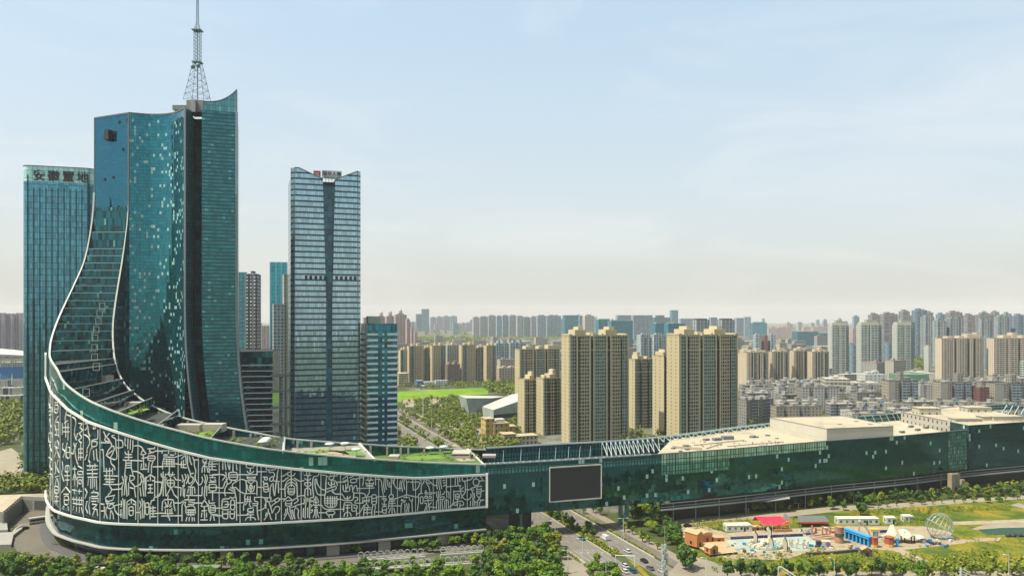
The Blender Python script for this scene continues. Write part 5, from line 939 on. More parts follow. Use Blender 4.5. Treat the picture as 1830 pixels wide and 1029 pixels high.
for x0, x1, lab in ((1138, 1162, 'blue and white balcony tower between the golden slabs, left one'), (1161, 1192, 'blue and white balcony tower between the golden slabs, right one'), (1345, 1360, 'blue and white balcony tower right of the golden slabs, left one'), (1372, 1386, 'blue and white balcony tower right of the golden slabs, right one')):
    far(x0, x1, 598, 668, BWm, lab, front=[(3, 0, 0), (1, 2, 1), (3, 0, 0)], crown=[(0, 0, .5, .4, 3)], d=16)
far(1359, 1372, 599, 668, facade('maroon_strip', (.22, .09, .09), cw=4, ch=3.3, wx=(.3, .7), wy=(.3, .8)), 'maroon strip tower between two blue and white towers')
for k, (x0, x1, yt, yb) in enumerate(((1213, 1240, 569, 600), (1266, 1282, 567, 604), (1312, 1330, 568, 600), (1329, 1342, 566, 604))):
    far(x0, x1, yt, yb, FB, 'grey blue block filling the centre right skyline', group='grey blue blocks, centre right')
far(1342, 1371, 577, 606, FT, 'wide pale teal office building right of the twin towers', 'office_block', 'office building', crown=[(0, 0, .8, .8, 5)])
far(1415, 1462, 592, 617, FTD, 'long dark teal office building in the right middle distance', 'office_block', 'office building', d=60)
far(1462, 1480, 595, 618, FTD, 'short dark teal office building next to the long one', 'office_block', 'office building', d=50)
for k, (x0, x1, yt, m) in enumerate(((1371, 1392, 586, PK), (1390, 1412, 585, PK), (1404, 1413, 577, PK), (1433, 1448, 584, PK), (1450, 1480, 584, PK))):
    far(x0, x1, yt, 602, m, 'dusky pink tower in the hazy right skyline', group='dusky pink towers', crown=[(0, 0, .3, .5, 8)])
# beige mid-rise group
BM = facade('beige_mid', (.46, .39, .28), cw=2.8, ch=3.1, wx=(.18, .80), wy=(.2, .82)); BMS = facade('beige_mid_side', (.52, .42, .29), cw=6, ch=3.1, wx=(.42, .58), wy=(.3, .7))
bmm = [BM, GP, TG, BMS, mat('beige_pier', (.48, .40, .28), .85)]
for x0, x1, yt, Y, lab in ((1318, 1332, 632, 1150, 'narrow beige tower peeking from behind the right golden slab'), (1328, 1374, 630, 1130, 'beige apartment slab with stepped crown, left of the middle distance trio'), (1372, 1411, 629, 1145, 'beige apartment slab joined to the right of the stepped crown slab'), (1411, 1444, 627, 1160, 'greyish beige tower in the middle of the trio behind the trees'), (1443, 1482, 629, 1130, 'beige apartment tower at the right end of the trio, beside the white tower')):
    block('apartment_tower', lab, 'apartment tower', x0, x1, yt, Y, 17, list(bmm), [(.7, 0, 4), (2.2, 0, 0), (1.0, 2.2, 1), (.5, 0, 4), (2.2, .9, 2), (.5, 0, 4), (1.0, 2.2, 1), (2.2, 0, 0), (.9, 2.2, 1), (1.6, .9, 2), (.6, 0, 4)], [(-.4, 0, .2, .6, 3.5, bmm[4]), (.1, 0, .15, .6, 6, bmm[4]), (.6, 0, .2, .6, 3, bmm[4])], roofm=TP, cap=.8)
# tall white-green balcony towers
WG = facade('white_balcony', (.44, .47, .42), glass=(.025, .055, .06), cw=6.2, ch=3.05, wx=(.06, .94), wy=(.30, 1.0), ledge=(.56, .57, .5), lh=.26, rail=None)
WGS = facade('white_balcony_side', (.48, .48, .42), glass=(.05, .1, .1), cw=3.4, ch=3.05, wx=(.3, .7), wy=(.25, .75))
WGD = facade('dark_balcony', (.22, .26, .27), glass=(.02, .06, .09), cw=4, ch=3.05, wx=(.1, .9), wy=(.3, .95), ledge=(.34, .37, .35), lh=.25)
FT3 = [(.7, 0, 4), (4.5, -.6, 0), (.8, 0, 4), (.9, 2.5, 1), (.8, 0, 4), (4.5, -.6, 0), (.7, 0, 4), (2.8, 2.2, 2)]
for x0, x1, yt, Y, lab in ((1479, 1518, 581, 1420, 'tall white-green balcony tower, leftmost of three'), (1530, 1577, 580, 1400, 'tall white-green balcony tower, broadest and middle of three'), (1594, 1634, 580, 1430, 'tall white-green balcony tower with dark right side, rightmost of three')):
    block('apartment_tower', lab, 'apartment tower', x0, x1, yt, Y, 18, [WG, WGD, WGD, WGS, mat('white_pier', (.56, .56, .48), .8)], FT3, [(-.1, 0, .8, .8, 4.5, mat('crown_beige', (.48, .45, .36), .8)), (0, 0, .35, .5, 9, mat('crown_grey', (.3, .31, .28), .8)), (.6, 0, .12, .4, 7, CONC)], roofm=CONC)
# dense dark towers, right skyline
DT = facade('dusk_tower', (.26, .22, .21), glass=(.06, .08, .10), cw=14, ch=3.4, wx=(.1, .9), wy=(.35, 1.0), ledge=(.36, .31, .28), lh=.3)
DT2 = facade('dusk_tower_blue', (.12, .19, .24), glass=(.05, .10, .14), cw=5, ch=3.4, wx=(.15, .85), wy=(.3, .9), dx=(15, .3, (.26, .30, .31)))
DT3 = facade('dusk_tower_pale', (.38, .36, .31), glass=(.05, .10, .13), cw=6, ch=3.4, wx=(.2, .8), wy=(.3, 1.0), dx=(18, .3, (.10, .14, .17)))
for k, (x0, x1, yt, yb, m) in enumerate(((1551, 1573, 562, 640, DT), (1572, 1604, 561, 645, DT), (1606, 1626, 556, 640, DT), (1629, 1657, 554, 640, DT2), (1645, 1670, 566, 648, DT3), (1666, 1692, 573, 655, DT3), (1688, 1722, 569, 655, DT3), (1690, 1720, 558, 635, DT), (1720, 1742, 563, 640, DT), (1742, 1776, 562, 640, DT), (1743, 1773, 573, 655, DT3), (1775, 1806, 566, 650, DT3), (1806, 1835, 564, 650, DT2), (1812, 1840, 566, 640, DT),
        (1551, 1566, 592, 660, PK), (1515, 1530, 617, 668, DT2), (1578, 1594, 616, 668, DT2), (1517, 1532, 590, 640, PK), (1757, 1771, 603, 660, DT2))):
    far(x0, x1, yt, yb, m, 'dusky banded tower in the dense right skyline' if m in (DT, PK) else ('blue grey tower in the dense right skyline' if m is DT2 else 'pale striped tower in the dense right skyline'), d=22, crown=[(-.3, 0, .3, .6, 5, m), (.5, 0, .2, .5, 3, m)], group={DT: 'dusky towers, right skyline', PK: 'dusky towers, right skyline', DT2: 'blue grey towers, right skyline', DT3: 'pale striped towers, right skyline'}[m])
for k, (x0, x1, yt, yb, m) in enumerate(((1566, 1584, 570, 630, DT2), (1586, 1602, 568, 628, DT), (1618, 1634, 566, 628, DT3), (1652, 1668, 558, 626, DT), (1672, 1690, 561, 626, DT2), (1700, 1716, 566, 628, DT2), (1728, 1746, 567, 630, DT3), (1752, 1766, 558, 624, DT2), (1770, 1786, 557, 624, DT), (1790, 1808, 560, 626, DT3), (1556, 1570, 574, 634, DT3), (1640, 1654, 572, 636, DT3))):
    far(x0, x1, yt, yb, m, 'tower of the rear rank in the dense right skyline', d=22, crown=[(-.2, 0, .4, .6, 5, m)], group='rear towers, right skyline')
# big pink-beige blocks on the right
PB = facade('peach_wall', (.54, .45, .34), cw=2.8, ch=3.0, wx=(.22, .76), wy=(.2, .8)); PBB = facade('peach_balcony', (.52, .45, .35), glass=(.02, .025, .025), cw=4.2, ch=3.0, wx=(.08, .92), wy=(.36, 1.0), ledge=(.55, .49, .38), lh=.3)
PBS = facade('peach_side', (.58, .48, .36), cw=5, ch=3, wx=(.4, .6), wy=(.3, .7)); PBP = mat('peach_pier', (.54, .45, .34), .85)
FP3 = [(1.2, 0, 0), (4, -.8, 2), (2.2, 0, 0), (.9, 2.6, 1), (2.2, 0, 0), (4, -.8, 2), (1.4, 2, 1), (2.4, 0, 0), (1.0, 2.6, 1), (3.6, -.8, 2), (1.2, 0, 0)]
block('apartment_block', 'big peach apartment slab with stacked balconies, left of the two on the right', 'apartment tower', 1671, 1758, 605, 1180, 18, [PB, GP, PBB, PBS, PBP], FP3, [(-.55, 0, .14, .7, 3.5, PBP), (0, 0, .12, .7, 4, PBP), (.45, 0, .2, .8, 7, PBP), (.8, 0, .08, .6, 9, PBP)], roofm=PBP, cap=1)
block('apartment_block', 'big peach apartment slab with stacked balconies at the right edge', 'apartment tower', 1763, 1848, 605, 1170, 18, [PB, GP, PBB, PBS, PBP], FP3, [(-.3, 0, .2, .8, 5, PBP), (.1, 0, .12, .7, 9, PBP), (.6, 0, .12, .6, 5, PBP)], roofm=PBP, cap=1)
block('apartment_block', 'white narrow block with balconies left of the big peach slab', 'apartment block', 1651, 1664, 620, 1260, 14, WGS, roofm=CONC, crown=[(0, 0, .5, .5, 3)])
block('apartment_block', 'white balcony block in front of the peach slab at the right edge', 'apartment block', 1822, 1850, 646, 1050, 14, WG, roofm=CONC)
# shopping hall and low white buildings
SHM = facade('mall_wall', (.44, .38, .29), cw=5, ch=5, wx=(.1, .9), wy=(.35, .75), ledge=(.5, .45, .36), lh=.2)
block('shopping_hall', 'long beige four-storey hall with ribbon windows in the right middle distance', 'shopping hall', 1466, 1520, 677, 985, 36, SHM, roofm=BEIGEW, crown=[(0, 0, .2, .3, 2.5)], rot=R(-12))
block('shopping_hall', 'lower beige hall wing with a roof terrace, right of the long beige hall', 'shopping hall', 1512, 1575, 684, 1000, 30, SHM, roofm=BEIGEW, crown=[(-.2, 0, .2, .4, 3)])
block('office_block', 'white stepped plant building at the foot of the middle white-green tower', 'office building', 1531, 1585, 669, 1120, 26, facade('plant_white', (.5, .52, .48), cw=6, ch=4, wx=(.3, .6), wy=(.3, .7)), roofm=CONC, crown=[(-.3, 0, .3, .5, 3), (.3, 0, .2, .4, 5)])
t, w, H = block('warehouse', 'long green vaulted shed behind the grey towers', 'shed', 1588, 1660, 669, 1100, 24, mat('shed_green', (.10, .24, .14), .6, var=.1), roofm=mat('shed_green', (.1, .24, .14)))
# ---- old grey district
OGm = [facade('old_grey', (.24, .225, .19), cw=3.1, ch=3.0, wx=(.25, .72), wy=(.25, .75), wvar=.25), facade('old_grey_dark', (.13, .135, .13), cw=3.4, ch=3.0, wx=(.2, .8), wy=(.3, .85), wvar=.25, rail=(.40, .41, .40)),
       facade('old_tan', (.32, .28, .21), cw=3.2, ch=3.0, wx=(.28, .7), wy=(.3, .75), wvar=.2), facade('old_white', (.40, .39, .35), cw=3.4, ch=3.0, wx=(.3, .7), wy=(.3, .75), wvar=.2)]
ROOFS = [mat('old_roof_a', (.30, .27, .21), .9, var=.35, scale=.3), mat('old_roof_b', (.20, .19, .16), .9, var=.4, scale=.3), mat('old_roof_c', (.38, .35, .29), .9, var=.3, scale=.3)]
def tallgrey(x0, x1, yt, Y, m, lab, crown, front=None): return block('apartment_block', lab, 'apartment block', x0, x1, yt, Y, 16, m, front, crown, roofm=ROOFS[1], cap=.8)
G3 = [OGm[0], OGm[1], facade('grey_balcony', (.20, .23, .23), glass=(.03, .06, .08), cw=4, ch=3, wx=(.1, .9), wy=(.35, 1), ledge=(.34, .36, .34), lh=.25), OGm[2], CONC]
FG = [(2.5, 0, 4), (1.5, 0, 0), (1, 2.5, 1), (3, 0, 2), (1, 1.5, 1), (2, 0, 2)]
tallgrey(1575, 1641, 681, 830, list(G3), 'tall grey old block with stepped top, nearest behind the hall wing', [(0, 0, .12, .6, 9, OGm[0]), (.35, 0, .2, .7, 4, OGm[0]), (-.6, .2, .2, .5, 2, CONC)], FG)
tallgrey(1667, 1737, 684, 860, list(G3), 'tall grey old block left of the red block', [(.35, 0, .16, .6, 10, OGm[0]), (-.4, 0, .25, .6, 2, CONC)], FG)
tallgrey(1735, 1768, 693, 850, facade('red_brick', (.20, .055, .045), cw=4, ch=3, wx=(.15, .8), wy=(.3, .9)), 'dark red balcony block between two tall grey blocks', [(0, 0, .4, .5, 3, OGm[2])])
tallgrey(1762, 1846, 686, 850, list(G3), 'tall grey old block at the right edge', [(.1, 0, .14, .6, 10, OGm[0]), (.6, 0, .14, .6, 6, OGm[0])], FG)
tallgrey(1316, 1382, 716, 760, [OGm[0], OGm[1], OGm[1], OGm[0], CONC], 'grey old block with dark balcony front, right of the golden slabs', [(-.8, 0, .1, .5, 3, CONC), (-.3, 0, .12, .5, 3, CONC), (.3, 0, .12, .5, 3, CONC), (.7, 0, .1, .5, 3, CONC)], [(1.5, 0, 0), (3, .6, 1), (1.5, 0, 0), (3, .6, 1), (1, 0, 0)])
tallgrey(1377, 1470, 727, 740, [OGm[2], OGm[0], OGm[0], OGm[2], CONC], 'grey tan old block with roof gardens behind the beige studio box', [(-.7, 0, .1, .5, 3, CONC), (-.1, 0, .12, .5, 3, CONC), (.4, 0, .1, .5, 3, CONC), (.8, 0, .06, .5, 3, CONC)], [(2, 0, 2), (1, 2, 1), (3, 0, 0), (1, 2, 1), (2, 0, 2), (3, 0, 0)])
tallgrey(1424, 1500, 693, 880, [OGm[3], OGm[0], OGm[1], OGm[0], CONC], 'pale grey old block in front of the long beige hall', [(-.6, 0, .14, .5, 4, CONC), (0, 0, .12, .5, 4, CONC), (.6, 0, .14, .5, 3, CONC)], [(2, 0, 0), (1, 1.5, 1), (3, 0, 0), (1, 1.5, 1), (3, 0, 0)])
tallgrey(1520, 1575, 702, 850, [OGm[1], OGm[0], OGm[1], OGm[0], CONC], 'dark balcony old block left of the tall grey stepped block', [(-.3, 0, .2, .5, 4, CONC), (.5, 0, .2, .5, 2, OGm[2])], [(3, 0, 1), (1, 1.5, 0), (3, 0, 1)])
random.seed(11)
protos = []
for k in range(6):
    w, d, H = random.choice((26, 34, 42)), 13, random.choice((17, 19, 22))
    t = thing('old_apartment_block', 'weathered grey walk-up block with cluttered roof in the old district', 'apartment block', (0, 0, 0), ROT, 'old walk-up blocks in the right middle distance')
    m = random.choice(OGm); b = MB(); u = 0; n = max(2, int(w / 12)); x = -w / 2
    fr = []
    for j in range(n): fr += [(3, 0, 0), (1, 1.6, 1), (3, 0, 0)]
    for p, q, mi in bays_poly(w, d, fr): u = b.wall(p, q, 0, H, u, 0)
    part('wall', b.mesh('wall', m), t)
    b = MB(); b.face([(-w / 2, -d / 2 + 1.7, H), (w / 2, -d / 2 + 1.7, H), (w / 2, d / 2, H), (-w / 2, d / 2, H)]); b.box((0, -d / 2 + .9, H - .4), (w, 1.8, .8)); b.box((0, d / 2, H), (w, .3, .8)); part('roof', b.mesh('roof', random.choice(ROOFS)), t)
    for j in range(n):
        xx = -w / 2 + (j + .5) * w / n; b = MB(); b.box((xx, 1, H), (4, 5, 2.8 + random.random())); part('stair_head', b.mesh('stair_head', random.choice(OGm)), t)
        if random.random() < .6: b = MB(); b.box((xx + random.uniform(2, 5), -1, H + .3), (random.uniform(2, 4), 3, 1.2)); part('roof_shelter', b.mesh('roof_shelter', random.choice([mat('shelter_blue', (.03, .20, .42), .5), mat('shelter_white', (.6, .6, .56), .6), mat('shelter_white', (.6, .6, .56)), ROOFS[0], mat('shelter_green', (.08, .14, .05), .9)])), t)
    protos.append((t, w))
def grid_at(px, Y): return (PX(px, Y), Y)
first = {}
for Y in (690, 725, 775, 815, 900, 940, 985, 1030, 1075):
    px = 1325 + random.uniform(-10, 15)
    while px < 1850:
        k = random.randrange(6); t, w = protos[k]
        Yc = Y + (px - 1325) * .10 + random.uniform(-6, 6)
        ok = not (Y < 800 and 1316 < px + w * .8 and px < 1470) and not (800 <= Y < 960 and px > 1560)
        if Y > 960 and 1440 < px < 1600: ok = False
        if ok:
            loc = (*grid_at(px + w * .8, Yc), 0)
            if k in first: dup(t, loc, R(random.choice([2, 2, 2, 20, -12])))
            else: t.location = loc; t.rotation_euler.z = R(2); first[k] = 1
        px += (w + random.uniform(3, 10)) * F / Yc
for k, (t, w) in enumerate(protos):
    if k not in first: t.location = (PX(1700, 1100), 1100, 0)
# ---- generic low city filling the middle distance and a hazy skyline
random.seed(23)
LOWM = [facade('low_a', (.40, .37, .31), cw=4, ch=3.3, wx=(.25, .75), wy=(.3, .75)), facade('low_b', (.32, .30, .28), cw=4, ch=3.3, wx=(.25, .75), wy=(.3, .75)), facade('low_c', (.46, .42, .33), cw=5, ch=3.3, wx=(.2, .75), wy=(.3, .75)), facade('low_d', (.26, .31, .33), cw=4, ch=3.3, wx=(.15, .8), wy=(.3, .8))]
lp = []
for k in range(6):
    w, d, H = [(40, 14, 19), (60, 16, 22), (30, 18, 30), (80, 40, 12), (45, 14, 20), (36, 16, 34)][k]
    t = thing('low_rise_block', 'small pale block in the crowded middle distance', 'apartment block', (0, 0, 0), ROT, 'small pale blocks in the middle distance')
    b = MB(); b.prism([(-w / 2, -d / 2), (w / 2, -d / 2), (w / 2, d / 2), (-w / 2, d / 2)], 0, H, 0, top=False); part('wall', b.mesh('wall', LOWM[k % 4]), t)
    b = MB(); b.box((0, 0, H), (w + .6, d + .6, .6)); 
    part('roof', b.mesh('roof', [mat('low_roof_pale', (.46, .44, .38), .9, var=.2), ROOFS[2], mat('low_roof_red', (.28, .15, .10), .9, var=.2)][k % 3]), t)
    b = MB(); b.box((-w * .2, 0, H + .6), (5, 5, 3)); part('stair_head', b.mesh('stair_head', LOWM[k % 4]), t)
    lp.append((t, w))
lf = {}
def low(px, Y):
    k = random.randrange(6); t, w = lp[k]; loc = (PX(px, Y), Y, 0)
    if k in lf: dup(t, loc, ROT + (R(90) if random.random() < .25 else 0), scale=(random.uniform(.8, 1.2), 1, random.uniform(.8, 1.2)))
    else: t.location = loc; lf[k] = 1
for px, Y in ((905, 1420), (930, 1500), (980, 1400), (895, 1600), (940, 1650), (985, 1560), (765, 1500), (835, 1460), (870, 1520), (735, 1520), (800, 1480)): low(px, Y)
for Y in (1750, 1900, 2050, 2250, 2500, 2800, 3100):
    px = 640 + random.uniform(0, 20) if Y < 2000 else 745
    while px < 1480:
        if not (745 < px < 850 and Y > 2000 and random.random() < .55): low(px, Y + random.uniform(-60, 60))
        px += random.uniform(60, 110) * F / Y
for px, Y in ((1340, 1330), (1390, 1360), (1425, 1340), (1465, 1370), (1500, 1250), (1560, 1280), (1640, 1290), (1600, 1330), (1525, 1200), (1660, 1220), (700, 1330), (15, 1500), (35, 1450), (470, 1400), (472, 1200)): low(px, Y)
sp = []
for k in range(4):
    w, d, H = [(34, 18, 95), (52, 18, 80), (30, 22, 115), (44, 20, 60)][k]
    t = thing('distant_tower', 'faint hazy tower on the horizon', 'apartment tower', (0, 0, 0), ROT, 'faint towers along the horizon')
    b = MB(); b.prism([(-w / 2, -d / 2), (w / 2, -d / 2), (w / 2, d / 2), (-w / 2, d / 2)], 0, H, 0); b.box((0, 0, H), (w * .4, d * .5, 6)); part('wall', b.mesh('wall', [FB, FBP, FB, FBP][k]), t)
    sp.append(t)
ndt = 0
for i in range(95):
    px = random.uniform(640, 1850) if i > 12 else random.uniform(-20, 640); Y = random.uniform(4600, 8200)
    if 645 > px > 40 and not 415 < px < 520: continue
    t = sp[ndt % 4]; loc = (PX(px, Y), Y, 0); ndt += 1
    if ndt <= 4: t.location = loc
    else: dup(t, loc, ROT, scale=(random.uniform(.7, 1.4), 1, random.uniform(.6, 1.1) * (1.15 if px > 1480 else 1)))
# ---- museum wedges and the yellow villa behind the golden towers
MUS = mat('museum_concrete', (.36, .40, .36), .8, var=.25, scale=.12); MUR = mat('museum_roof', (.50, .47, .38), .8, var=.08)
def poly_solid(name, parent, quads, m):
    b = MB()
    for q in quads: b.face(q)
    return b.build(name, m, parent)
def P3(px, py, Y): return (PX(px, Y), Y, PZ(py, Y))
t = thing('museum_hall', 'grey leaning wedge hall with a pale roof beyond the trees', 'museum', (0, 0, 0))
Yn, Yf = 830, 870
a, b_, c_, d_ = P3(820, 706, Yn + 60), P3(833, 711, Yn), P3(880, 711, Yn + 18), P3(905, 708, Yn + 60)
e_, f_ = P3(839, 741, Yn + 4), P3(858, 741, Yn + 14); g_ = P3(825, 731, Yn + 55); hh = P3(905, 728, Yn + 60)
poly_solid('wall', t, [[e_, f_, c_, b_], [g_, e_, b_, a], [f_, hh, d_, c_]], MUS)
poly_solid('roof', t, [[a, b_, c_, d_]], MUR)
t = thing('museum_wing', 'pale slanted concrete hall with a long sloping roof beside the leaning wedge', 'museum', (0, 0, 0))
A = P3(862, 726, 790); B = P3(882, 732, 780); C = P3(928, 716, 800); D = P3(928, 703, 850); E = P3(915, 704, 850)
A0 = (A[0] + 1, A[1], 0); B0 = (B[0], B[1], 0); C0 = (C[0], C[1], 0)
poly_solid('roof', t, [[A, B, C, D, E]], MUR)
poly_solid('wall', t, [[A0, B0, B, A], [B0, C0, C, B]], MUS)
b = MB(); Bz, Cz = PZ(733 + 8, 780), PZ(735, 800); b.face([(B[0] + .5, B[1] - .4, Bz - 4), (C[0], C[1] - .4, Bz - 4), (C[0], C[1] - .4, Bz), (B[0] + .5, B[1] - .4, Bz)]); b.build('window_band', DARK, t)
YV = facade('villa_yellow', (.52, .38, .13), cw=4.6, ch=4.6, wx=(.32, .62), wy=(.2, .72), glass=(.05, .05, .03))
YR = mat('villa_roof', (.42, .34, .2), .85, var=.15)
t = thing('yellow_villa', 'ornate yellow building with arched windows left of the golden towers', 'villa', (PX(885, 690), 690, 0), ROT)
for nm, x, y, w, d, H in (('wing', -7, 0, 8, 14, 17), ('wing', 3, -2, 14, 14, 13), ('wing', 13, 3, 12, 12, 9)):
    b = MB(); b.prism([(x - w / 2, y - d / 2), (x + w / 2, y - d / 2), (x + w / 2, y + d / 2), (x - w / 2, y + d / 2)], 0, H, 0, mt=1); b.box((x, y, H), (w + .8, d + .8, .5), 0, 1); part(nm, b.mesh(nm, [YV, YR]), t)
b = MB(); b.box((3, -2, 13.5), (8, 7, 3)); part('roof_lantern', b.mesh('roof_lantern', mat('shelter_white', (.6, .6, .56))), t)
t = thing('beige_villa', 'low beige villa with columns and flat roof in front of the golden towers', 'villa', (PX(925, 660), 655, 0), ROT)
for nm, x, y, w, d, H in (('wing', -8, 2, 10, 12, 8.5), ('wing', 6, -2, 18, 12, 7)):
    b = MB(); b.prism([(x - w / 2, y - d / 2), (x + w / 2, y - d / 2), (x + w / 2, y + d / 2), (x - w / 2, y + d / 2)], 0, H, 0, mt=1); b.box((x, y, H), (w + 1.4, d + 1.4, .6), 0, 1); part(nm, b.mesh(nm, [facade('villa_beige', (.44, .37, .24), cw=3.5, ch=4, wx=(.3, .8), wy=(.1, .7)), YR]), t)

# ================================================================== ground
def gmat(name, stops, scale=.02, detail=6, rough=.95, s2=None, stops2=None):
    if name in MATS: return MATS[name]
    stops = [(p, tuple(v * .8 for v in c)) for p, c in stops]
    t = NT(name); p = t.pos(); c = t.ramp(t.noise(scale, detail, p, .65), stops)
    if s2: c = t.mix(.5, c, t.ramp(t.noise(s2, 4, p, .6), stops2), 'OVERLAY')
    t.l(c, t.b.inputs['Base Color']); t.b.inputs['Roughness'].default_value = rough; t.b.inputs['Specular IOR Level'].default_value = .2
    MATS[name] = t.m; return t.m
GR = gmat('city_ground', [(.3, (.035, .065, .022)), (.5, (.07, .085, .04)), (.62, (.20, .19, .15)), (.8, (.13, .13, .11))], .012, 8)
b = MB(); b.face([(-14000, -3000, 0), (14000, -3000, 0), (14000, 16000, 0), (-14000, 16000, 0)]); struct('ground', b, GR)
LAWN = gmat('lawn_green', [(.35, (.09, .19, .006)), (.55, (.16, .27, .008)), (.7, (.24, .27, .02))], .03, 6)
MEAD = gmat('meadow', [(.30, (.02, .05, .006)), (.44, (.07, .11, .008)), (.55, (.17, .17, .012)), (.66, (.34, .19, .015)), (.78, (.10, .12, .012))], .045, 7, s2=.7, stops2=[(.3, (.35, .35, .35)), (.7, (.62, .62, .62))])
SOIL = gmat('shrub_soil', [(.35, (.03, .05, .012)), (.6, (.07, .09, .02)), (.75, (.16, .13, .06))], .08, 6)
ASPH = gmat('asphalt', [(.3, (.13, .12, .10)), (.5, (.19, .17, .14)), (.7, (.165, .15, .125))], .06, 8, .85, .9, [(.3, (.42, .42, .42)), (.7, (.56, .56, .56))])
PAVE = gmat('paving', [(.3, (.21, .185, .135)), (.7, (.29, .25, .185))], .06, 7, .9)
PAVD = gmat('forecourt_paving', [(.3, (.12, .108, .085)), (.7, (.17, .155, .12))], .05, 7, .9)
SAND = gmat('sand_court', [(.3, (.22, .17, .10)), (.5, (.38, .31, .20)), (.7, (.20, .155, .11))], .16, 9, .95, 1.1, [(.3, (.34, .34, .34)), (.7, (.62, .62, .62))])
PATH = gmat('pale_path', [(.3, (.24, .21, .15)), (.7, (.33, .285, .20))], .08, 6)
KERB = mat('kerb_stone', (.50, .47, .38), .85)
def flat(name, px, z, m, h=0.0, pts=None):
    P = pts or [G(x, y) for x, y in px]; b = MB()
    if h: b.prism(P, z, z + h, 0)
    else:
        ar = sum(P[i][0] * P[(i + 1) % len(P)][1] - P[(i + 1) % len(P)][0] * P[i][1] for i in range(len(P)))
        if ar < 0: P = P[::-1]
        b.face([(x, y, z) for x, y in P])
    return struct(name, b, m)
def rl(c, Y): return (c - .36 * (Y - 380), Y)
def strip_g(name, c0, c1, Y0, Y1, z, m, h=0.0): return flat(name, None, z, m, h, [rl(c0, Y0), rl(c1, Y0), rl(c1, Y1), rl(c0, Y1)])
flat('park_ground', [(1190, 1029 + 40), (1050, 925), (1190, 900), (1830, 880), (1990, 880), (2000, 1069)], .03, MEAD)
flat('lawn', [(640, 715), (640, 693), (700, 700), (870, 692), (873, 704), (810, 707), (760, 712), (712, 718)], .05, LAWN)
flat('shrub_ground', [(0, 1069), (0, 985), (130, 992), (480, 1006), (930, 1003), (1000, 975), (1060, 1069)], .03, SOIL)
flat('shrub_ground', [(1060, 925), (1180, 898), (1830, 868), (1830, 890), (1210, 915), (1225, 965), (1270, 1069), (1200, 1069)], .05, SOIL)
flat('shrub_ground', [(640, 822), (640, 716), (720, 716), (810, 708), (930, 706), (940, 822)], .03, SOIL); flat('shrub_ground', [(-30, 800), (-30, 690), (38, 686), (38, 800)], .03, SOIL)
strip_g('road', 15.5, 31.5, 318, 1500, .06, ASPH); strip_g('road', 37.3, 48.9, 318, 1500, .06, ASPH); strip_g('service_road', 50.6, 56, 325, 900, .06, PAVD); strip_g('pavement', 56, 61.5, 330, 900, .06, PAVE, .12)
strip_g('pavement', 6, 15.2, 322, 372, .07, PAVE); strip_g('median', 31.5, 37.3, 345, 1500, .06, SOIL, .14)
strip_g('kerb', 31.5, 31.9, 346, 900, .06, KERB, .32); strip_g('kerb', 48.9, 49.3, 343, 900, .06, KERB, .32); strip_g('kerb', 15.1, 15.5, 330, 900, .06, KERB, .28); strip_g('kerb', 36.9, 37.3, 346, 900, .06, KERB, .28)
flat('road', None, .065, ASPH, 0, [(-20, 318), (260, 318), (260, 200), (-20, 200)])
flat('road', [(1213, 1004), (1240, 994), (1270, 1002), (1300, 1012), (1340, 1022), (1400, 1030), (1400, 1069), (1150, 1069)], .08, PAVE)
flat('road', [(1000, 1029 + 25), (1006, 1000), (1030, 1003), (1050, 1020), (1060, 1054)], .09, PAVE)
flat('path', [(1420, 1033), (1460, 1021), (1840, 1019), (1840, 1040), (1420, 1045)], .07, PATH)
flat('road', [(640, 1040), (640, 700), (640, 700)], .01, ASPH) if False else None
# far side street (left pavement seen behind the towers)
strip_g('pavement', 2, 5.5, 560, 1000, .07, PAVE, .1); strip_g('pavement', 66, 69, 560, 860, .07, PATH)
for c0, Y0, c1, Y1 in ((34, 640, 62, 700), (60, 700, 80, 790), (76, 620, 84, 760), (96, 690, 110, 800)):
    flat('plaza', None, .08, PATH, 0, [rl(c0, Y0), rl(c1, Y0), rl(c1, Y0 + 14), rl(c0, Y0 + 14)])
flat('plaza', [(800, 760), (845, 752), (872, 765), (870, 792), (845, 788)], .08, PATH); flat('plaza', [(715, 716), (735, 713), (748, 720), (745, 727), (725, 727)], .08, PATH); flat('plaza', [(766, 712), (788, 712), (790, 726), (765, 724)], .08, PATH); flat('plaza', [(838, 740), (862, 740), (862, 750), (838, 748)], .08, PATH)
# markings
MK = mat('road_paint', (.42, .40, .34), .8); b = MB()
def dash(b, c, Y0, Y1, w=.10): P = [rl(c - w, Y0), rl(c + w, Y0), rl(c + w, Y1), rl(c - w, Y1)]; b.face([(x, y, .10) for x, y in P])
for c in (18.7, 21.9, 25.1, 28.3):
    for k in range(14): dash(b, c, 366 + k * 9, 369.5 + k * 9)
    dash(b, c, 330, 356)
for c in (41.2, 45.1):
    for k in range(20): dash(b, c, 322 + k * 9, 325.5 + k * 9)
for c in (16.1, 31.1, 37.8, 48.4): dash(b, c, 330, 480, .07)
for c in (20.3, 23.5, 26.7, 29.8):
    for Y in (351,):
        P = rl(c, Y); b.bar((P[0], P[1], .1), (*rl(c, Y + 4), .1), .1); b.face([(*rl(c - .7, Y), .1), (*rl(c + .7, Y), .1), (*rl(c, Y - 1.6), .1)])
struct('road_marking', b, MK)
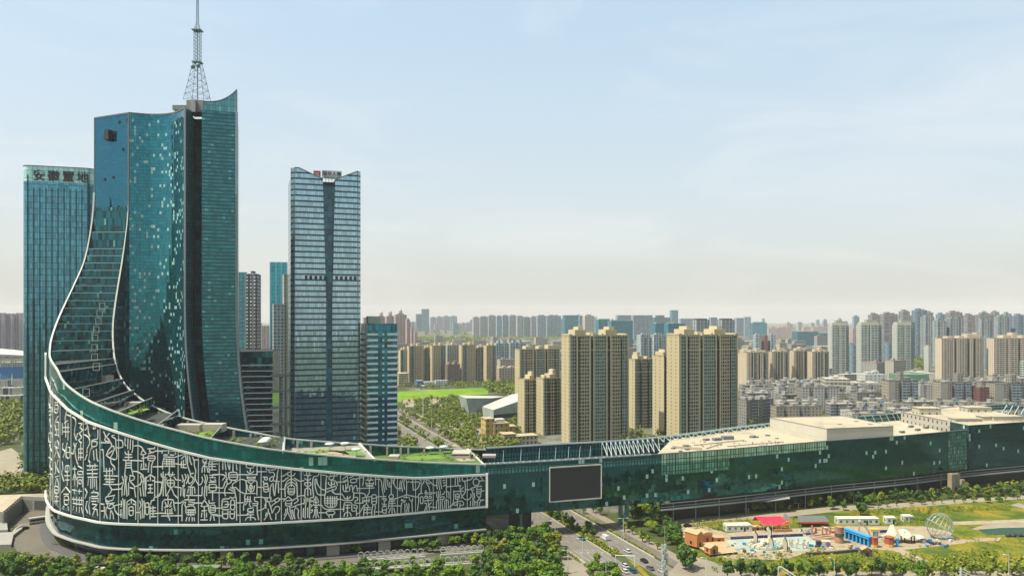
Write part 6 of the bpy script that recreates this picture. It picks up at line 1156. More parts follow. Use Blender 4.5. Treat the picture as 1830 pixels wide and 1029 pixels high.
# forecourt around the podium
flat('forecourt', [(88, 893), (62, 905), (36, 925), (22, 960), (28, 985), (130, 1003), (260, 1010), (450, 1016), (600, 1012), (905, 972), (955, 935), (885, 925), (500, 960), (120, 940)], .08, PAVD)
b = MB(); 
for k in range(13): x0, y0 = G(lerp(14, 60, k / 13) + 2, lerp(939, 934, k / 13)); b.box((x0, y0, .09), (1.5, .4, .02), R(10))
struct('road_marking', b, MK)
flat('ramp', [(868, 935), (876, 932), (908, 955), (908, 962), (895, 962)], .1, PAVE, .5)
flat('plaza', [(-20, 858), (-20, 812), (20, 800), (40, 815), (40, 850)], .07, PATH); flat('road', [(-20, 800), (-20, 780), (36, 765), (36, 785)], .06, ASPH)
# left boundary wall buildings
t = thing('entrance_block', 'long low beige block with a flat roof at the bottom left, beside the curved podium', 'building', (0, 0, 0))
def poly(px, z): return [G(x, y, z) for x, y in px]
b = MB(); b.prism(poly([(0, 884), (85, 881), (85, 888), (38, 886), (5, 914), (-30, 914)], 8), 0, 8, 0, mt=1); part('wall', b.mesh('wall', [facade('gate_wall', (.30, .29, .24), glass=(.08, .08, .07), cw=9, ch=8.2, wx=(.06, .94), wy=(.1, .72)), BEIGE]), t)
b = MB(); P = poly([(37, 888), (5, 914)], 8)
for k in range(9): q = (lerp(P[0][0], P[1][0], k / 8), lerp(P[0][1], P[1][1], k / 8)); b.box((q[0] + .5, q[1] - .5, 0), (.9, .9, 7.6), R(35))
part('column', b.mesh('column', BEIGEW), t)
t = thing('guard_wall', 'stepped grey concrete wall below the beige entrance block', 'wall', (0, 0, 0))
b = MB(); b.prism(poly([(-30, 930), (12, 930), (14, 946), (-30, 948)], 2.5), 0, 2.5, 0); b.prism(poly([(-30, 952), (22, 950), (30, 945), (40, 941), (40, 943), (24, 955), (20, 972), (-30, 974)], 1.5), 0, 1.5, 0); part('wall', b.mesh('wall', CONC), t)
b = MB(); P = [G(x, y) for x, y in ((40, 941), (28, 948), (20, 958), (19, 975))]; b.path([(p[0], p[1], .9) for p in P], .35); part('coping', b.mesh('coping', KERB), t)
# ================================================================== trees
def leafmat(name, c0, c1, c2):
    if name in MATS: return MATS[name]
    t = NT(name); oi = t.n('ObjectInfo'); p = t.pos()
    a = t.ramp(oi.outputs['Random'], [(0, c0), (.5, c1), (.86, c2), (1, (.24, .22, .015))])
    n_ = t.noise(.45, 4, p, .7); c = t.mix(n_, t.mix(.55, a, (.016, .042, .004)), t.mix(.35, a, c2)); t.l(c, t.b.inputs['Base Color'])  # noise mottling; its dark end puts deeper crown shade into the leaf colour
    t.b.inputs['Roughness'].default_value = .65; t.b.inputs['Specular IOR Level'].default_value = .25
    MATS[name] = t.m; return t.m
LF = leafmat('foliage', (.022, .07, .006), (.065, .15, .006), (.155, .245, .010))
LFD = leafmat('foliage_dark', (.016, .05, .008), (.032, .085, .010), (.065, .13, .012))
LFY = leafmat('foliage_yellow', (.07, .15, .006), (.14, .21, .008), (.22, .24, .012))
LFW = leafmat('foliage_far', (.03, .085, .010), (.03, .085, .010), (.10, .17, .012))
BARK = mat('bark', (.10, .075, .05), .9)
def leaves(b, cx, cy, cz, rx, rz, n, s, rnd, shell=.55):
    for _ in range(n):
        u = rnd.uniform(-1, 1); a = rnd.uniform(0, 2 * math.pi); q = math.sqrt(1 - u * u); r = rnd.uniform(shell, 1.0)
        nx, ny, nz_ = q * math.cos(a), q * math.sin(a), u
        p = Vector((cx + rx * r * nx, cy + rx * r * ny, cz + rz * r * nz_))
        nn = Vector((nx + rnd.uniform(-.7, .7), ny + rnd.uniform(-.7, .7), nz_ + rnd.uniform(-.4, .9))).normalized()
        t1 = nn.orthogonal().normalized(); t1.rotate(Matrix.Rotation(rnd.uniform(0, 6.28), 3, nn)); t2 = nn.cross(t1); k = s * rnd.uniform(.6, 1.3)
        b.face([p - t1 * k, p - t2 * k * .7, p + t1 * k, p + t2 * k * .7])
def tree_proto(name, seed, r, h, trunk, m, lobes=11, per=62, s=.5, flatn=.75):
    rnd = random.Random(seed); t = thing(name, 'x', 'tree'); b = MB()
    for k in range(lobes):
        a = rnd.uniform(0, 6.28); q = math.sqrt(rnd.random()) * .72; z = rnd.uniform(0, 1)
        rr = r * rnd.uniform(.30, .48) * (1.15 - .35 * z)
        qq = q * (1.05 - .5 * z); leaves(b, r * qq * math.cos(a), r * qq * math.sin(a), trunk + r * .3 + z * (h - trunk - r * .6), rr, rr * flatn, per, s, rnd, .45)
    part('crown', b.mesh('crown', m), t)
    b = MB(); b.bar((0, 0, 0), (rnd.uniform(-.2, .2), rnd.uniform(-.2, .2), trunk + (h - trunk) * .5), .22, 6, 0, .1)
    for k in range(4): a = k * 1.6 + rnd.random(); b.bar((0, 0, trunk * .85), (r * .5 * math.cos(a), r * .5 * math.sin(a), trunk + (h - trunk) * .45), .1, 4, 0, .04)
    part('trunk', b.mesh('trunk', BARK), t); return t
TP_ = {'round': [tree_proto('broadleaf_tree', 11, 2.6, 7.4, 1.5, LF, 11, 60, .45, 1.0), tree_proto('broadleaf_tree', 12, 4.6, 6.8, 1.8, LF, 17, 62, .5, .6), tree_proto('broadleaf_tree', 1, 3.6, 6.8, 1.6, LF, 12), tree_proto('broadleaf_tree', 2, 3.0, 6.2, 1.5, LF, 10), tree_proto('broadleaf_tree', 3, 4.1, 7.8, 1.8, LF, 15)],
       'dark': [tree_proto('dark_tree', 4, 3.4, 8.2, 1.6, LFD, 13), tree_proto('dark_tree', 5, 3.9, 7.2, 1.6, LFD, 13)],
       'young': [tree_proto('young_tree', 6, 2.0, 5.2, 1.7, LFY, 7, 36, .36), tree_proto('young_tree', 7, 1.7, 4.6, 1.5, LFY, 6, 36, .34), tree_proto('young_tree', 8, 2.1, 6.0, 1.6, LF, 7, 40, .38)]}
used_t = {}; NT_ = [0]; TG = {}; OVER = []
def tree(kind, x, y, label, group, sc_=1.0, z=0.0, k=None):
    if NT_[0] >= 298: OVER.append((x, y, sc_)); return
    k = random.randrange(len(TP_[kind])) if k is None else k; p = TP_[kind][k]; NT_[0] += 1
    s = sc_ * random.uniform(.85, 1.18); sv = (s, s, s * random.uniform(.9, 1.15)); rz = random.uniform(0, 6.28)
    if (kind, k) in used_t: o = dup(p, (x, y, z), rz, label, group, sv)
    else: used_t[(kind, k)] = 1; o = p; o.location = (x, y, z); o.rotation_euler = (0, 0, rz); o.scale = sv; o['label'] = label; o['group'] = group
    TG.setdefault(group, []).append(o); return o
random.seed(77)
def row(kind, x0, y0, x1, y1, n, label, group, jx=4, jy=3, sc_=1.0):
    for k in range(n):
        t_ = (k + .5) / n; px, py = lerp(x0, x1, t_) + random.uniform(-jx, jx), lerp(y0, y1, t_) + random.uniform(-jy, jy)
        kd = kind if isinstance(kind, str) else random.choice(kind); X, Y = G(px, py); tree(kd, X, Y, label, group, sc_)
RR = ['round', 'round', 'dark', 'round']
row(RR, 0, 1010, 130, 1016, 8, 'leafy tree among the parked cars at the bottom left', 'trees among the parked cars', sc_=.75)
row(RR, 130, 1010, 560, 1018, 24, 'bushy tree in the upper row below the curved podium', 'trees below the curved podium, upper row', 6, 3, .85)
row(RR, -5, 1038, 600, 1040, 34, 'bushy tree in the lower row at the bottom edge', 'trees along the bottom edge', 6, 5)
row('round', 610, 985, 640, 990, 3, 'bright tree left of the ring pergolas', 'trees left of the ring pergolas', sc_=.8)
row('round', 722, 985, 790, 986, 6, 'round tree between the ring pergolas and the podium', 'trees behind the ring pergolas', 3, 2, .75); row('round', 800, 977, 880, 972, 6, 'round tree behind the right ring pergola', 'trees behind the right pergola', 3, 2, .7)
row('round', 560, 1024, 800, 1016, 17, 'green tree hiding the lower ring pergola', 'trees around the ring pergolas', 5, 2, .7)
row(RR, 600, 1042, 1000, 1040, 24, 'green tree at the bottom edge left of the road', 'trees at the bottom edge, centre', 6, 6)
for y, x0, x1, n in ((962, 905, 985, 5), (974, 880, 1000, 8), (986, 860, 1005, 9), (998, 880, 1010, 8), (1010, 850, 1003, 9), (1024, 840, 1000, 9)): row(['round', 'round', 'dark'], x0, y, x1, y + 3, n, 'bright bushy tree in the thicket beside the left carriageway', 'thicket beside the left carriageway', 5, 4, 1.0)
for px, py in ((985, 925), (996, 931), (1010, 937), (1022, 945), (1031, 952), (1043, 956), (1052, 950), (1001, 922), (1060, 960)): tree('dark', *G(px, py), 'dark tree on the median under the glass bridge', 'dark trees on the median', .72)
for px, py in ((1066, 1018), (1080, 1025), (1095, 1030), (1060, 1034), (1075, 1042), (1100, 1045)): tree('round', *G(px, py), 'round tree at the tip of the median', 'trees at the tip of the median', .95)
for px, py in ((1043, 918), (1060, 916), (1074, 920), (1116, 951), (1130, 955), (1146, 962), (1160, 972), (1175, 982), (1148, 968)): tree('young', *G(px, py), 'small tree casting a shadow on the service road pavement', 'small trees on the service road', 1.05)
for px, py in ((1130, 925), (1142, 930), (1155, 938), (1170, 935), (1183, 930), (1150, 918), (1168, 920), (1185, 918), (1195, 945), (1205, 955), (1190, 962), (1200, 970), (1212, 968), (1178, 955), (1165, 948), (1210, 980), (1222, 985), (1135, 912), (1160, 908), (1180, 906)): tree(random.choice(['dark', 'dark', 'round']), *G(px, py + 2), 'dark leafy tree between the service road and the park', 'dark trees between the road and the park', .95)
for px, py in ((1226, 1018), (1236, 1016), (1222, 1012)): tree('dark', *G(px, py), 'tall dark tree beside the telecom mast', 'tall dark trees by the telecom mast', 1.15)
row('young', 1225, 921, 1420, 912, 12, 'young bright tree along the curved park path', 'young trees along the park path', 5, 2, .95)
row(['dark', 'round'], 1255, 914, 1460, 905, 11, 'rounded tree in front of the gallery under the glass wing', 'trees in front of the gallery, left part', 5, 2, .8)
row(['dark', 'dark', 'round'], 1440, 905, 1830, 886, 22, 'dark tree against the right part of the glass wing', 'trees in front of the gallery, right part', 6, 3, .85)
row(['young', 'round'], 1480, 912, 1830, 893, 18, 'small light tree on the near side of the park lane', 'light trees on the near side of the park lane', 5, 2, .75)
tree('dark', *G(1538, 921), 'single tall dark tree standing above the white cabins', 'single trees', 1.25)
row(['dark', 'dark', 'round'], 1290, 1034, 1840, 1030, 26, 'dark bushy tree in the belt at the bottom right', 'trees along the bottom right', 7, 4, .9)
# far trees and those past the first three hundred: one mass
b = MB(); rnd = random.Random(9)
def blob(x, y, s=1.0, n=26): leaves(b, x, y, 4.2 * s, 3.6 * s, 3.4 * s, n, 1.0 * s, rnd, .3)
for x, y, s in OVER: blob(x, y, s, 60)
def fill(px, n, s=1.0, nn=24, avoid=None):
    P = px; x0, x1 = min(p[0] for p in P), max(p[0] for p in P); y0, y1 = min(p[1] for p in P), max(p[1] for p in P); c = 0; tries = 0
    while c < n and tries < n * 40:
        tries += 1; x, y = rnd.uniform(x0, x1), rnd.uniform(y0, y1); ins = False; j = len(P) - 1
        for i in range(len(P)):
            if (P[i][1] > y) != (P[j][1] > y) and x < (P[j][0] - P[i][0]) * (y - P[i][1]) / (P[j][1] - P[i][1]) + P[i][0]: ins = not ins
            j = i
        if not ins: continue
        X, Y = G(x, y); c_ = X + .36 * (Y - 380)
        if avoid and (1 < c_ < 7 or 16 < c_ < 31 or 38 < c_ < 48 or 65 < c_ < 70 and rnd.random() < .7): continue
        blob(X, Y, s * rnd.uniform(.75, 1.2), nn); c += 1
fill([(700, 722), (760, 715), (820, 712), (826, 735), (870, 745), (925, 750), (930, 800), (860, 815), (700, 815)], 420, 1.0, 34, True)
fill([(812, 752), (870, 765), (880, 800), (840, 800), (770, 760)], 40, 1.0, 30, True)
fill([(-10, 720), (40, 700), (40, 790), (-10, 800)], 190, 1.25, 30); fill([(-10, 685), (40, 683), (40, 705), (-10, 712)], 120, 1.2); fill([(-10, 862), (88, 858), (88, 884), (-10, 884)], 60, 1.0, 40); fill([(36, 800), (40, 800), (40, 840), (36, 845)], 4, 1.0)
fill([(712, 684), (745, 689), (900, 686), (930, 690), (930, 700), (875, 700), (860, 693), (712, 697)], 190, 1.1); fill([(868, 688), (925, 690), (925, 712), (900, 708), (875, 703)], 70, 1.5, 34)
fill([(1110, 775), (1215, 772), (1215, 790), (1110, 800)], 50, 1.0); fill([(1320, 692), (1490, 690), (1490, 702), (1320, 706)], 150, 1.0); fill([(1600, 690), (1680, 682), (1680, 700), (1600, 700)], 50, 1.1); fill([(1620, 640), (1660, 640), (1660, 665), (1620, 665)], 40, 2); fill([(1330, 706), (1830, 690), (1830, 760), (1330, 770)], 340, .95)
fill([(745, 606), (860, 604), (860, 614), (745, 616)], 190, 2.6, 20); fill([(850, 604), (1000, 602), (1000, 610), (850, 612)], 110, 2.2, 16); fill([(640, 620), (745, 612), (745, 625), (640, 640)], 90, 1.8, 16); fill([(1240, 604), (1640, 600), (1640, 640), (1240, 640)], 260, 2.0, 16); fill([(1000, 640), (1330, 640), (1330, 690), (1000, 690)], 90, 1.5, 16); fill([(640, 590), (1830, 582), (1830, 600), (640, 604)], 420, 4.5, 12)
fill([(1235, 912), (1240, 903), (1500, 890), (1840, 868), (1840, 886), (1500, 903)], 75, .62, 60); fill([(1200, 900), (1240, 897), (1245, 915), (1205, 935)], 14, .7, 60)
o = b.build('woodland', LFW); tag(o, 'mass of distant green trees between the buildings', 'woodland', kind='stuff')
b = MB()
fill([(1235, 935), (1330, 928), (1350, 940), (1290, 948), (1240, 945)], 90, .28, 20); fill([(1520, 915), (1810, 905), (1810, 912), (1525, 922)], 130, .32, 20); fill([(1270, 1000), (1440, 988), (1830, 990), (1830, 1022), (1270, 1025)], 190, .38, 22); fill([(1440, 1000), (1830, 1002), (1830, 1025), (1440, 1028)], 50, .6, 24); fill([(1600, 925), (1650, 925), (1655, 940), (1600, 938)], 50, .3, 16); fill([(10, 985), (130, 1000), (130, 1020), (10, 1025)], 60, .3, 20); fill([(95, 968), (200, 985), (200, 989), (95, 974)], 30, .25, 20); fill([(1700, 950), (1830, 958), (1830, 985), (1740, 985)], 60, .22, 16)
for k in range(330): Y = rnd.uniform(345, 480); x, y = rl(rnd.uniform(32.3, 36.5), Y); leaves(b, x, y, .8, 1.1, .8, 20, .35, rnd, .3)
for k in range(220): Y = rnd.uniform(344, 440); x, y = rl(rnd.uniform(49.5, 50.4), Y); leaves(b, x, y, .6, .6, .8, 16, .3, rnd, .3)
for k in range(60): Y = rnd.uniform(326, 372); x, y = rl(rnd.uniform(13.2, 14.8), Y); leaves(b, x, y, .6, .8, .7, 16, .3, rnd, .3)
for k in range(90):
    px = rnd.uniform(520, 860); kk = 23 if px < 660 else 24; q = G(px, rnd.uniform(805, 824), floors[kk])
    i0 = min(range(len(OP)), key=lambda i: abs(proj(OP[i])[0] - px) + (1e4 if i < kf else 0))
    if q[1] < OP[i0][1] + 2.5: continue
    leaves(b, q[0], q[1], floors[kk] + .5, .8, .6, 18, .3, rnd, .3)
for px0, px1, kk, y0, y1, n in ((405, 500, 22, 784, 803, 46), (160, 200, 17, 683, 690, 10), (210, 262, 19, 726, 738, 16), (330, 392, 21, 771, 779, 20)):
    for k in range(n): q = G(rnd.uniform(px0, px1), rnd.uniform(y0, y1), floors[kk]); leaves(b, q[0], q[1], floors[kk] + .6, 1.1, .9, 18, .35, rnd, .3)
o = b.build('shrubbery', LFY); tag(o, 'low yellow-green bushes and ground cover in the park, median and roof garden', 'shrubs', kind='stuff')
# ---- roof garden
def rgz(px, py, k): return (*G(px, py, floors[k]), floors[k])
GP2 = mat('garden_grass', (.12, .22, .02), .95, var=.4, scale=.5); WOOD = mat('deck_wood', (.36, .27, .18), .8, var=.2)
for k, poly_, m in ((23, [(595, 806), (640, 802), (655, 813), (622, 812)], GP2), (23, [(548, 806), (590, 802), (600, 806), (556, 810)], GP2), (24, [(712, 817), (780, 811), (800, 818), (742, 822)], GP2), (24, [(806, 816), (838, 815), (850, 823), (822, 824)], WOOD), (21, [(345, 773), (378, 770), (396, 772), (376, 779), (352, 777)], GP2), (23, [(575, 807), (615, 805), (625, 812), (590, 811)], WOOD), (19, [(225, 737), (262, 729), (268, 731), (232, 740)], GP2)):
    b = MB(); b.face([(*G(x, y, floors[k] + .12), floors[k] + .12) for x, y in poly_]); b.build('garden_bed', m, tv)
t = thing('garden_parasol', 'pale disc parasol on the roof garden', 'parasol')
b = MB(); b.lathe((0, 0, 3.4), [(0, -.5), (1.6, -.3), (2.5, 0), (1.8, .55), (0, .9)], 14); part('canopy', b.mesh('canopy', mat('parasol_pale', (.50, .58, .50), .6), True), t)
b = MB(); b.bar((0, 0, 0), (0, 0, 3.2), .14, 6); part('pole', b.mesh('pole', STEEL), t)
for i, (px, py, k, lab) in enumerate(((589, 806, 23, 'pale disc parasol left of the wooden deck on the roof garden'), (617, 805, 23, 'pale disc parasol right of the wooden deck on the roof garden'), (637, 816, 23, 'pale disc parasol beside the diagonal white divider'), (769, 812, 24, 'pale disc parasol left of the roof cabin, further left of the pair'), (793, 810, 24, 'pale disc parasol nearest the roof cabin'), (476, 797, 22, 'topmost of three pale disc parasols in a cluster'), (473, 800, 22, 'middle of three pale disc parasols in a cluster'), (470, 803, 22, 'lowest of three pale disc parasols in a cluster'))):
    p = rgz(px, py, k)
    if i == 0: t.location = p; t['label'] = lab
    else: dup(t, p, 0, lab)
# ================================================================== vehicles
GLS = mat('car_glass', (.015, .02, .025), .1, .3); TYRE = mat('tyre', (.02, .02, .02), .9)
def car_proto(col, van=False, nm='car'):
    t = thing('parked_car' if not van else 'van', 'x', 'car' if not van else 'van'); L, W = (4.5, 1.8) if not van else (5.6, 2.0)
    prof = [(-2.25, .35), (-2.2, .85), (-1.2, 1.0), (2.1, .95), (2.25, .4)] if not van else [(-2.8, .4), (-2.8, 1.1), (-2.75, 2.4), (1.4, 2.4), (1.8, 1.3), (2.8, 1.1), (2.8, .4)]
    b = MB(); n = len(prof)
    for s in (-1, 1):
        q = [(x, s * W / 2, z) for x, z in prof]; b.face(q if s < 0 else q[::-1])
    for i in range(n):
        a, c = prof[i], prof[(i + 1) % n]; b.face([(a[0], -W / 2, a[1]), (a[0], W / 2, a[1]), (c[0], W / 2, c[1]), (c[0], -W / 2, c[1])])
    if not van: b.face([(-1.0, -.68, 1.46), (.9, -.68, 1.46), (.9, .68, 1.46), (-1.0, .68, 1.46)])
    part('body', b.mesh('body', mat('paint_' + nm, col, .25, .1, spec=.6)), t)
    b = MB(); lo = [(-1.85, .98), (1.75, .98)]; hi = [(-1.05, 1.44), (.95, 1.44)]
    if van: lo = [(1.5, 1.2), (2.0, 1.2)]; hi = [(1.3, 2.3), (1.45, 2.3)]
    w0, w1 = W / 2 - .06, W / 2 - .2
    if van: w0 = w1 = W / 2 + .01
    A = [(lo[0][0], -w0, lo[0][1]), (lo[1][0], -w0, lo[1][1]), (lo[1][0], w0, lo[1][1]), (lo[0][0], w0, lo[0][1])]; B = [(hi[0][0], -w1, hi[0][1]), (hi[1][0], -w1, hi[1][1]), (hi[1][0], w1, hi[1][1]), (hi[0][0], w1, hi[0][1])]
    for i in range(4): j = (i + 1) % 4; b.face([A[i], A[j], B[j], B[i]])
    part('window_glass', b.mesh('window_glass', GLS), t)
    for x in (-1.4, 1.4):
        for s in (-1, 1): b = MB(); b.bar((x, s * (W / 2 - .22), .33), (x, s * (W / 2 + .02), .33), .33, 10); part('wheel', b.mesh('wheel', TYRE), t)
    return t
CP = {'white': car_proto((.70, .70, .66), nm='white'), 'black': car_proto((.015, .017, .022), nm='black'), 'grey': car_proto((.16, .16, .15), nm='grey'), 'teal': car_proto((.02, .10, .12), nm='teal'), 'van': car_proto((.72, .70, .66), True, 'van')}
uc = {}
def car(kind, px, py, rz, label, group=None, cat=None):
    X, Y = G(px, py); p = CP[kind]
    if kind in uc: o = dup(p, (X, Y, .1), rz, label, group)
    else: uc[kind] = 1; o = p; p.location = (X, Y, .1); p.rotation_euler = (0, 0, rz); p['label'] = label
    if group: o['group'] = group
    elif 'group' in o: del o['group']
    return o
RD = math.atan2(1, -.36)
car('van', 1081, 964, RD, 'white box van on the right carriageway just past the bridge shadow'); car('white', 1122, 987, RD, 'white car following the van on the right carriageway'); car('black', 1151, 1004, RD, 'black car behind the white car on the right carriageway'); car('grey', 1162, 1017, RD, 'dark grey car lowest on the right carriageway, behind the black car')
car('white', 1184, 1023, RD, 'white car at the foot of the telecom mast'); car('teal', 1040, 964, RD, 'dark teal car crossing the edge of the bridge shadow on the left carriageway')
car('white', 1117, 1013, RD, 'upper white car waiting beside the hedge at the bottom centre', 'cars waiting at the junction'); car('white', 1117, 1023, RD, 'lower white car waiting beside the hedge at the bottom centre', 'cars waiting at the junction'); car('teal', 1131, 1022, RD, 'dark teal car waiting right of the two white cars', 'cars waiting at the junction')
car('black', 43, 946, R(60), 'black and silver car turning on the grey forecourt at the left'); car('black', 1229, 941, R(15), 'dark car parked on the sandy path by the wooden village')
PCs = [(10, 1013, 'black'), (14, 1020, 'white'), (30, 1023, 'white'), (40, 1025, 'black'), (36, 999, 'white'), (50, 1001, 'white'), (58, 1004, 'white'), (68, 1003, 'grey'), (84, 1007, 'white'), (93, 1009, 'teal'), (103, 1012, 'white'), (112, 1012, 'white'), (122, 1014, 'black'), (160, 1018, 'white'), (172, 1019, 'white'), (184, 1020, 'white')]
for i, (px, py, k) in enumerate(PCs): car(k, px, py, R(random.choice([70, 80, 75])), '%s parked car in the bottom left car park, %s from the left' % (k, ['first', 'second', 'third', 'fourth', 'fifth', 'sixth', 'seventh', 'eighth', 'ninth', 'tenth', 'eleventh', 'twelfth', 'thirteenth', 'fourteenth', 'fifteenth', 'sixteenth'][sorted(range(len(PCs)), key=lambda j: PCs[j][0]).index(i)]), 'cars in the bottom left car park')
for i, (px, py) in enumerate(((838, 766), (846, 768), (853, 772), (856, 778), (862, 776), (850, 764))): car('white' if i % 2 else 'black', px, py, R(100 + i * 10), ('white' if i % 2 else 'black') + ' car in the small car park before the yellow villa, ' + ['leftmost', 'second from left', 'fourth from left', 'fifth from left', 'rightmost', 'third from left'][i], 'cars before the yellow villa')
X, Y = G(73, 934); t = thing('bus', 'cream and grey coach on the forecourt beside the podium corner', 'bus', (X, Y, .1), R(38))
b = MB(); b.box((0, 0, .5), (10.5, 2.5, 2.6)); b.box((0, 0, 3.1), (10.0, 2.2, .15)); part('body', b.mesh('body', mat('bus_cream', (.5, .47, .38), .4)), t)
for s in (-1, 1): b = MB(); b.box((0, s * 1.26, 1.6), (9.6, .05, 1.0)); part('window_band', b.mesh('window_band', GLS), t)
b = MB(); b.box((-5.26, 0, 1.3), (.05, 2.2, 1.5)); part('windscreen', b.mesh('windscreen', GLS), t)
for x in (-3.4, 3.2):
    for s in (-1, 1): b = MB(); b.bar((x, s * 1.0, .45), (x, s * 1.28, .45), .45, 10); part('wheel', b.mesh('wheel', TYRE), t)
# ================================================================== lamps, masts, gantries
LW = mat('lamp_white', (.58, .62, .56), .5); 
def lamp_proto(nm, h, arms, lab):
    t = thing(nm, lab, 'street lamp'); b = MB(); b.bar((0, 0, 0), (0, 0, h), .16, 6, 0, .09); part('pole', b.mesh('pole', LW), t)
    for s in arms: b = MB(); b.bar((0, 0, h - .15), (s * 1.7, 0, h), .08, 4); b.box((s * 1.9, 0, h - .05), (1.2, .45, .18)); part('lamp_arm', b.mesh('lamp_arm', LW), t)
    return t
LP2 = lamp_proto('street_lamp', 11.5, (-1, 1), 'x'); LP1 = lamp_proto('street_lamp', 8, (-1,), 'x'); ul = {}
def lamp(p, px, py, h, label, group='street lamps'):
    X, Y = G(px, py); H0 = 11.5 if p is LP2 else 8
    if p.name in ul: dup(p, (X, Y, .1), R(10), label, group, (1, 1, h / H0))
    else: ul[p.name] = 1; p.location = (X, Y, .1); p.scale = (1, 1, h / H0); p['label'] = label; p['group'] = group
for px, py, h, lab in ((992, 961, 8.2, 'double armed lamp in front of the bridge shadow, left carriageway'), (1041, 1009, 11.2, 'double armed lamp on the left carriageway in the bottom centre'), (1114, 963, 9.9, 'double armed lamp beside the service road hedge'), (1230, 1010, 6.5, 'double armed lamp before the dark tree right of the telecom mast')): lamp(LP2, px, py, h, lab)
for px, py, h, lab in ((945, 936, 5.2, 'plain pole lamp left of the sign gantry'), (1057, 930, 7.4, 'pole lamp under the glass bridge near the service road'), (1015, 1024, 9.5, 'lamp rising from the pavement left of the carriageway'), (1083, 1040, 8, 'lamp in front of the median tip trees'), (1262, 1036, 9, 'lamp left of the pale junction road'), (1310, 1012, 6, 'short lamp below the wooden village deck'), (1335, 1026, 7, 'lamp among bushes below the striped arches'), (1491, 1036, 9, 'lamp left of the bottom right path, below the blue colonnade'), (1646, 1036, 9, 'lamp below the white tensile canopy'), (1803, 1040, 11, 'tall lamp at the bottom right corner'), (1243, 919, 3, 'low park lamp leftmost on the curved path'), (1338, 918, 3, 'low park lamp below the gallery, second on the path'), (1427, 908, 3, 'low park lamp near the grey tent'), (1569, 902, 3, 'low park lamp above the white cabins'), (1699, 888, 4, 'low park lamp beside the stone gate'), (1826, 893, 3, 'low park lamp at the right edge'), (771, 770, 22, 'lamp rising above the distant street trees'), (763, 800, 13, 'lamp beside the far pavement behind the roof garden'), (826, 772, 10, 'lamp left of the far car park')): lamp(LP1, px, py, h, lab)
t = thing('light_mast', 'very tall pale mast standing among the trees behind the roof garden', 'mast', (*G(756, 755), 0)); Hm = PZ(690, t.location.y); b = MB(); b.bar((0, 0, 0), (0, 0, Hm), .5, 6, 0, .3); part('pole', b.mesh('pole', LW), t); b = MB(); b.box((0, 0, Hm), (3.2, 3.2, 1)); part('lamp_head', b.mesh('lamp_head', LW), t)
t = thing('sign_gantry', 'white gantry pole with a grey road sign board on the left carriageway', 'road sign', (*G(971, 953), .1)); b = MB(); b.bar((0, 0, 0), (0, 0, 5.6), .4, 6); part('pole', b.mesh('pole', LW), t); b = MB(); b.box((2.3, 0, 4.3), (3.4, .15, 1.5)); part('sign_board', b.mesh('sign_board', mat('sign_grey', (.12, .14, .15), .4, .4)), t)
t = thing('camera_gantry', 'white cantilever gantry arm reaching over the waiting cars', 'gantry', (*G(1135, 1013), .1)); b = MB(); b.bar((0, 0, 0), (0, 0, 4.6), .28, 6); b.bar((0, 0, 4.6), (-8.2, .6, 4.7), .22, 6); b.bar((-8.2, .6, 4.9), (-8.2, .6, -2), .14, 6); part('frame', b.mesh('frame', LW), t)
t = thing('goal_frame', 'white bent pipe frame over the bottom path, left one', 'frame', (*G(1391, 1040), 0)); b = MB(); b.path([(0, 0, 0), (0, 0, 6), (1.2, 0, 6.2), (7, -2, 2.6)], .28); b.path([(1.2, 0, 5), (6.5, -2, 1.8)], .15); part('pipe', b.mesh('pipe', LW), t)
t = thing('goal_frame', 'white bent pipe frame with rails at the bottom right', 'frame', (*G(1717, 1042), 0)); b = MB(); b.path([(0, 0, 0), (0, 0, 6.2)], .35); b.bar((0, 0, 6), (3.2, -1, 4.8), .14); b.bar((0, 0, 5), (3.2, -1, 3.8), .14); b.bar((0, 0, 4), (3.2, -1, 2.8), .14); part('pipe', b.mesh('pipe', LW), t)
t = thing('telecom_mast', 'thick grey telecom mast bristling with antennas beside the junction', 'mast', (*G(1188, 1040), 0)); Y = t.location.y; h1 = PZ(972, Y); h2 = PZ(940, Y)
b = MB(); b.bar((0, 0, 0), (0, 0, h1), .7, 8, 0, .55); b.bar((0, 0, h1), (0, 0, h2), .12, 6); part('pole', b.mesh('pole', mat('mast_grey', (.25, .29, .26), .6)), t)
for k in range(20):
    a = k * 1.9; z = h1 * (.2 + .8 * k / 19); b = MB(); b.box((1.05 * math.cos(a), 1.05 * math.sin(a), z - 1.6), (.6, .6, 2.0)); b.bar((0, 0, z - .8), (.9 * math.cos(a), .9 * math.sin(a), z - .8), .07); part('antenna', b.mesh('antenna', mat('antenna_grey', (.42, .46, .42), .6)), t)
# ---- ring pergolas
PW_ = mat('pergola_white', (.62, .60, .52), .6)
def pergola(label, rings, beam, posts, r=1.25):
    Z = 3.6; t = thing('ring_pergola', label, 'pergola', (0, 0, 0), 0, 'ring pergolas')
    for px, py in rings:
        X, Y = G(px, py, Z + 1.3); b = MB(); pts = [(X + r * math.cos(a), Y, Z + 1.3 + r * math.sin(a)) for a in [k * math.pi / 8 for k in range(17)]]; b.path(pts, .13); part('ring', b.mesh('ring', PW_), t)
    for (x0, y0, x1, y1) in beam:
        A, B_ = G(x0, y0, Z), G(x1, y1, Z); b = MB(); b.bar((*A, Z - .2), (*B_, Z - .2), .32); b.bar((A[0], A[1] + 2.4, Z - .2), (B_[0], B_[1] + 2.4, Z - .2), .22); part('beam', b.mesh('beam', PW_), t)
    for px, py in posts: X, Y = G(px, py, Z); b = MB(); b.bar((X, Y, 0), (X, Y, Z - .2), .3); part('post', b.mesh('post', PW_), t)
